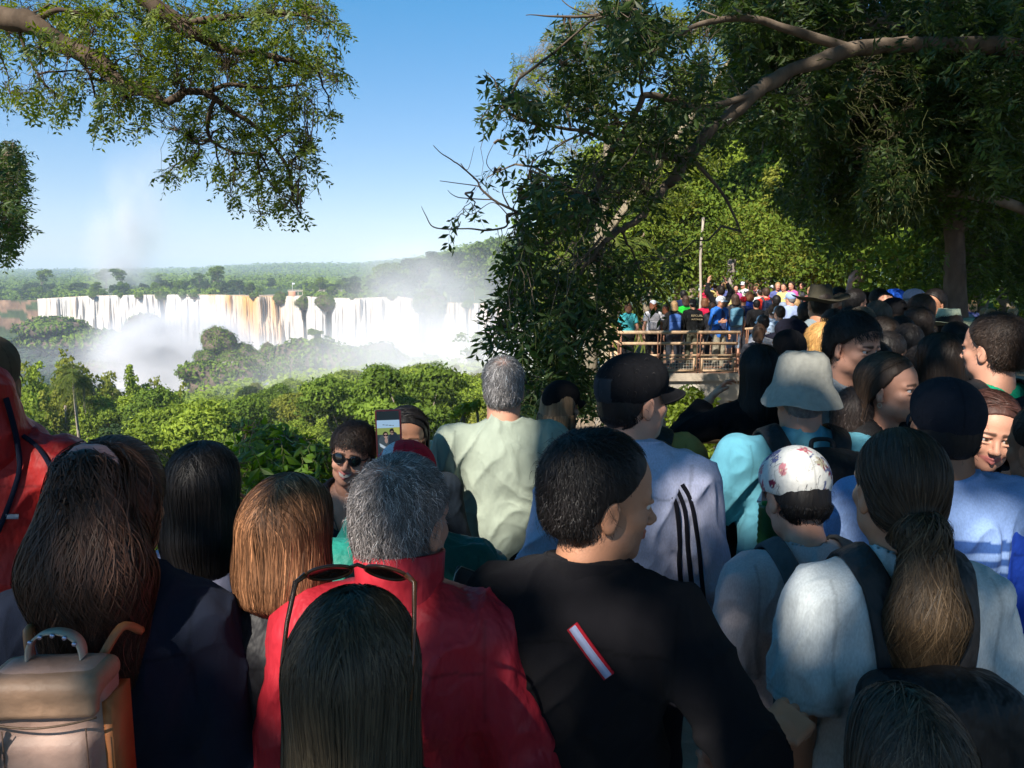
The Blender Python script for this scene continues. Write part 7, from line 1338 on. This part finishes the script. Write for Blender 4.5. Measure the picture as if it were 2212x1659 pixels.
far('person in a red jacket with a navy backpack', 1655, 622, 22.0, skin='fair', top=((.65, .04, .03), 'jacket'), hair=('short', 'brown'), bp=('navy backpack on the red jacket', (.02, .035, .09)), build=1.1)
far('dark-haired person in a black printed jacket on the walkway', 1677, 639, 18.0, skin='tan', top=((.012, .012, .014), 'jacket'), hair=('short', 'black'), vol=1.3)
far('person in a pale blue shirt and light cap on the walkway', 1708, 631, 15.5, zg=-.1, skin='fair', top=((.34, .42, .66), 'jacket'), hair=('crop', 'grey'), cap=((.30, .40, .60),), hat=.012, build=1.2, yaw=.3)
far('person in a grey cap left of the pale blue shirt', 1692, 652, 17.0, skin='tan', top=((.03, .04, .05), 'jacket'), cap=((.25, .3, .4),), hat=.012)
far('dark figure right of the royal blue jacket', 1634, 648, 20.0, skin='tan', top=((.012, .012, .014), 'jacket'), hair=('short', 'black'))
far('shaded visitor with a beanie between the red jacket and blue jacket', 1596, 650, 22.0, skin='tan', top=((.05, .02, .02), 'jacket'), hair=('short', 'dark'))
far('visitor in dark clothes under the raised arms', 1538, 655, 19.6, sex='f', skin='tan', top=((.05, .05, .06), 'jacket'), hair=('long', 'brown'))
CL = [(.6, .6, .65), (.55, .03, .08), (.35, .45, .6), (.1, .12, .3), (.6, .5, .2), (.5, .1, .3), (.7, .7, .72), (.05, .05, .06), (.3, .1, .08)]; HC = ['dark', 'black', 'brown', 'blond', 'dark']; NM = ['white', 'crimson', 'pale blue', 'navy', 'yellow', 'pink', 'bright white', 'black', 'maroon']
n_ = 0; protos_ = {}
for ox_ in np.concatenate([np.linspace(1515, 1745, 30), np.linspace(1565, 1760, 16)]):
    d = rg.uniform(33, 44) if n_ < 30 else rg.uniform(23, 30); k = n_ % 9; n_ += 1; q0 = P(ox_+rg.uniform(-4, 4), 640, d); H = rg.uniform(1.55, 1.82)
    if k not in protos_:
        p = Person('x', H=1.7, sex='f' if k % 2 else 'm', skin='fair', lod=2); p.start(q0[0], d, zg=ZD+.3); p.body(hands=(), eyes=False); p.top(CL[k], 'tee'); p.trousers((.04, .05, .08)); p.hair('long' if k % 2 else 'short', HC[k % 5], nst=0)
        if k in (0, 2, 6): p.cap((.6, .6, .65))
        protos_[k] = p.root; r_ = p.root
    else:
        r_ = protos_[k].copy(); COL.objects.link(r_)
        for ch in protos_[k].children:
            c_ = ch.copy(); COL.objects.link(c_); c_.parent = r_
            for g_ in ch.children: d_ = g_.copy(); COL.objects.link(d_); d_.parent = c_
        r_.location = (q0[0], d, ZD+.3)
    r_.rotation_euler = (0, 0, rg.uniform(-.5, 3.6)); r_.scale = (H/1.75,)*3; tag(r_, ('distant visitor in a %s top under the trees' if d > 31 else 'visitor in a %s top behind the platform crowd') % NM[k]+', '+['left of the raised arms', 'by the raised arms', 'behind the blue jacket', 'above the red jacket', 'above the pale blue shirt', 'towards the straw hat'][int(np.searchsorted([1540, 1570, 1620, 1670, 1720], ox_))], 'person', 'visitors on the far walkway')
# visitors tightly packed between the rows, mostly hidden
for i in range(34):
    ox_ = rg.uniform(1640, 2200); d = rg.uniform(9.5, 17); q0 = P(ox_, 640, d)
    if q0[0] > 13: continue
    k = [7, 3, 8, 2, 0][i % 5]; r_ = protos_[k].copy(); COL.objects.link(r_)
    for ch in protos_[k].children:
        c_ = ch.copy(); COL.objects.link(c_); c_.parent = r_
        for g_ in ch.children: d_ = g_.copy(); COL.objects.link(d_); d_.parent = c_
    H = rg.uniform(1.52, 1.74); r_.location = (q0[0], d, -.12 if d > 9 else .05); r_.rotation_euler = (0, 0, rg.uniform(-.5, .5)); r_.scale = (H/1.75,)*3; tag(r_, 'shaded visitor in a %s top %s, %s' % (NM[k], ['behind the wide-brimmed hat', 'mid-crowd', 'before the far railing'][int(np.searchsorted([11.5, 14.5], d))], ['left of the straw hat', 'right of the straw hat', 'below the raised arm', 'near the blue cap', 'near the yellow shirt', 'by the thick trunk'][int(np.searchsorted([1750, 1830, 1900, 1960, 2060], ox_))]), 'person', 'packed crowd on the walkway')
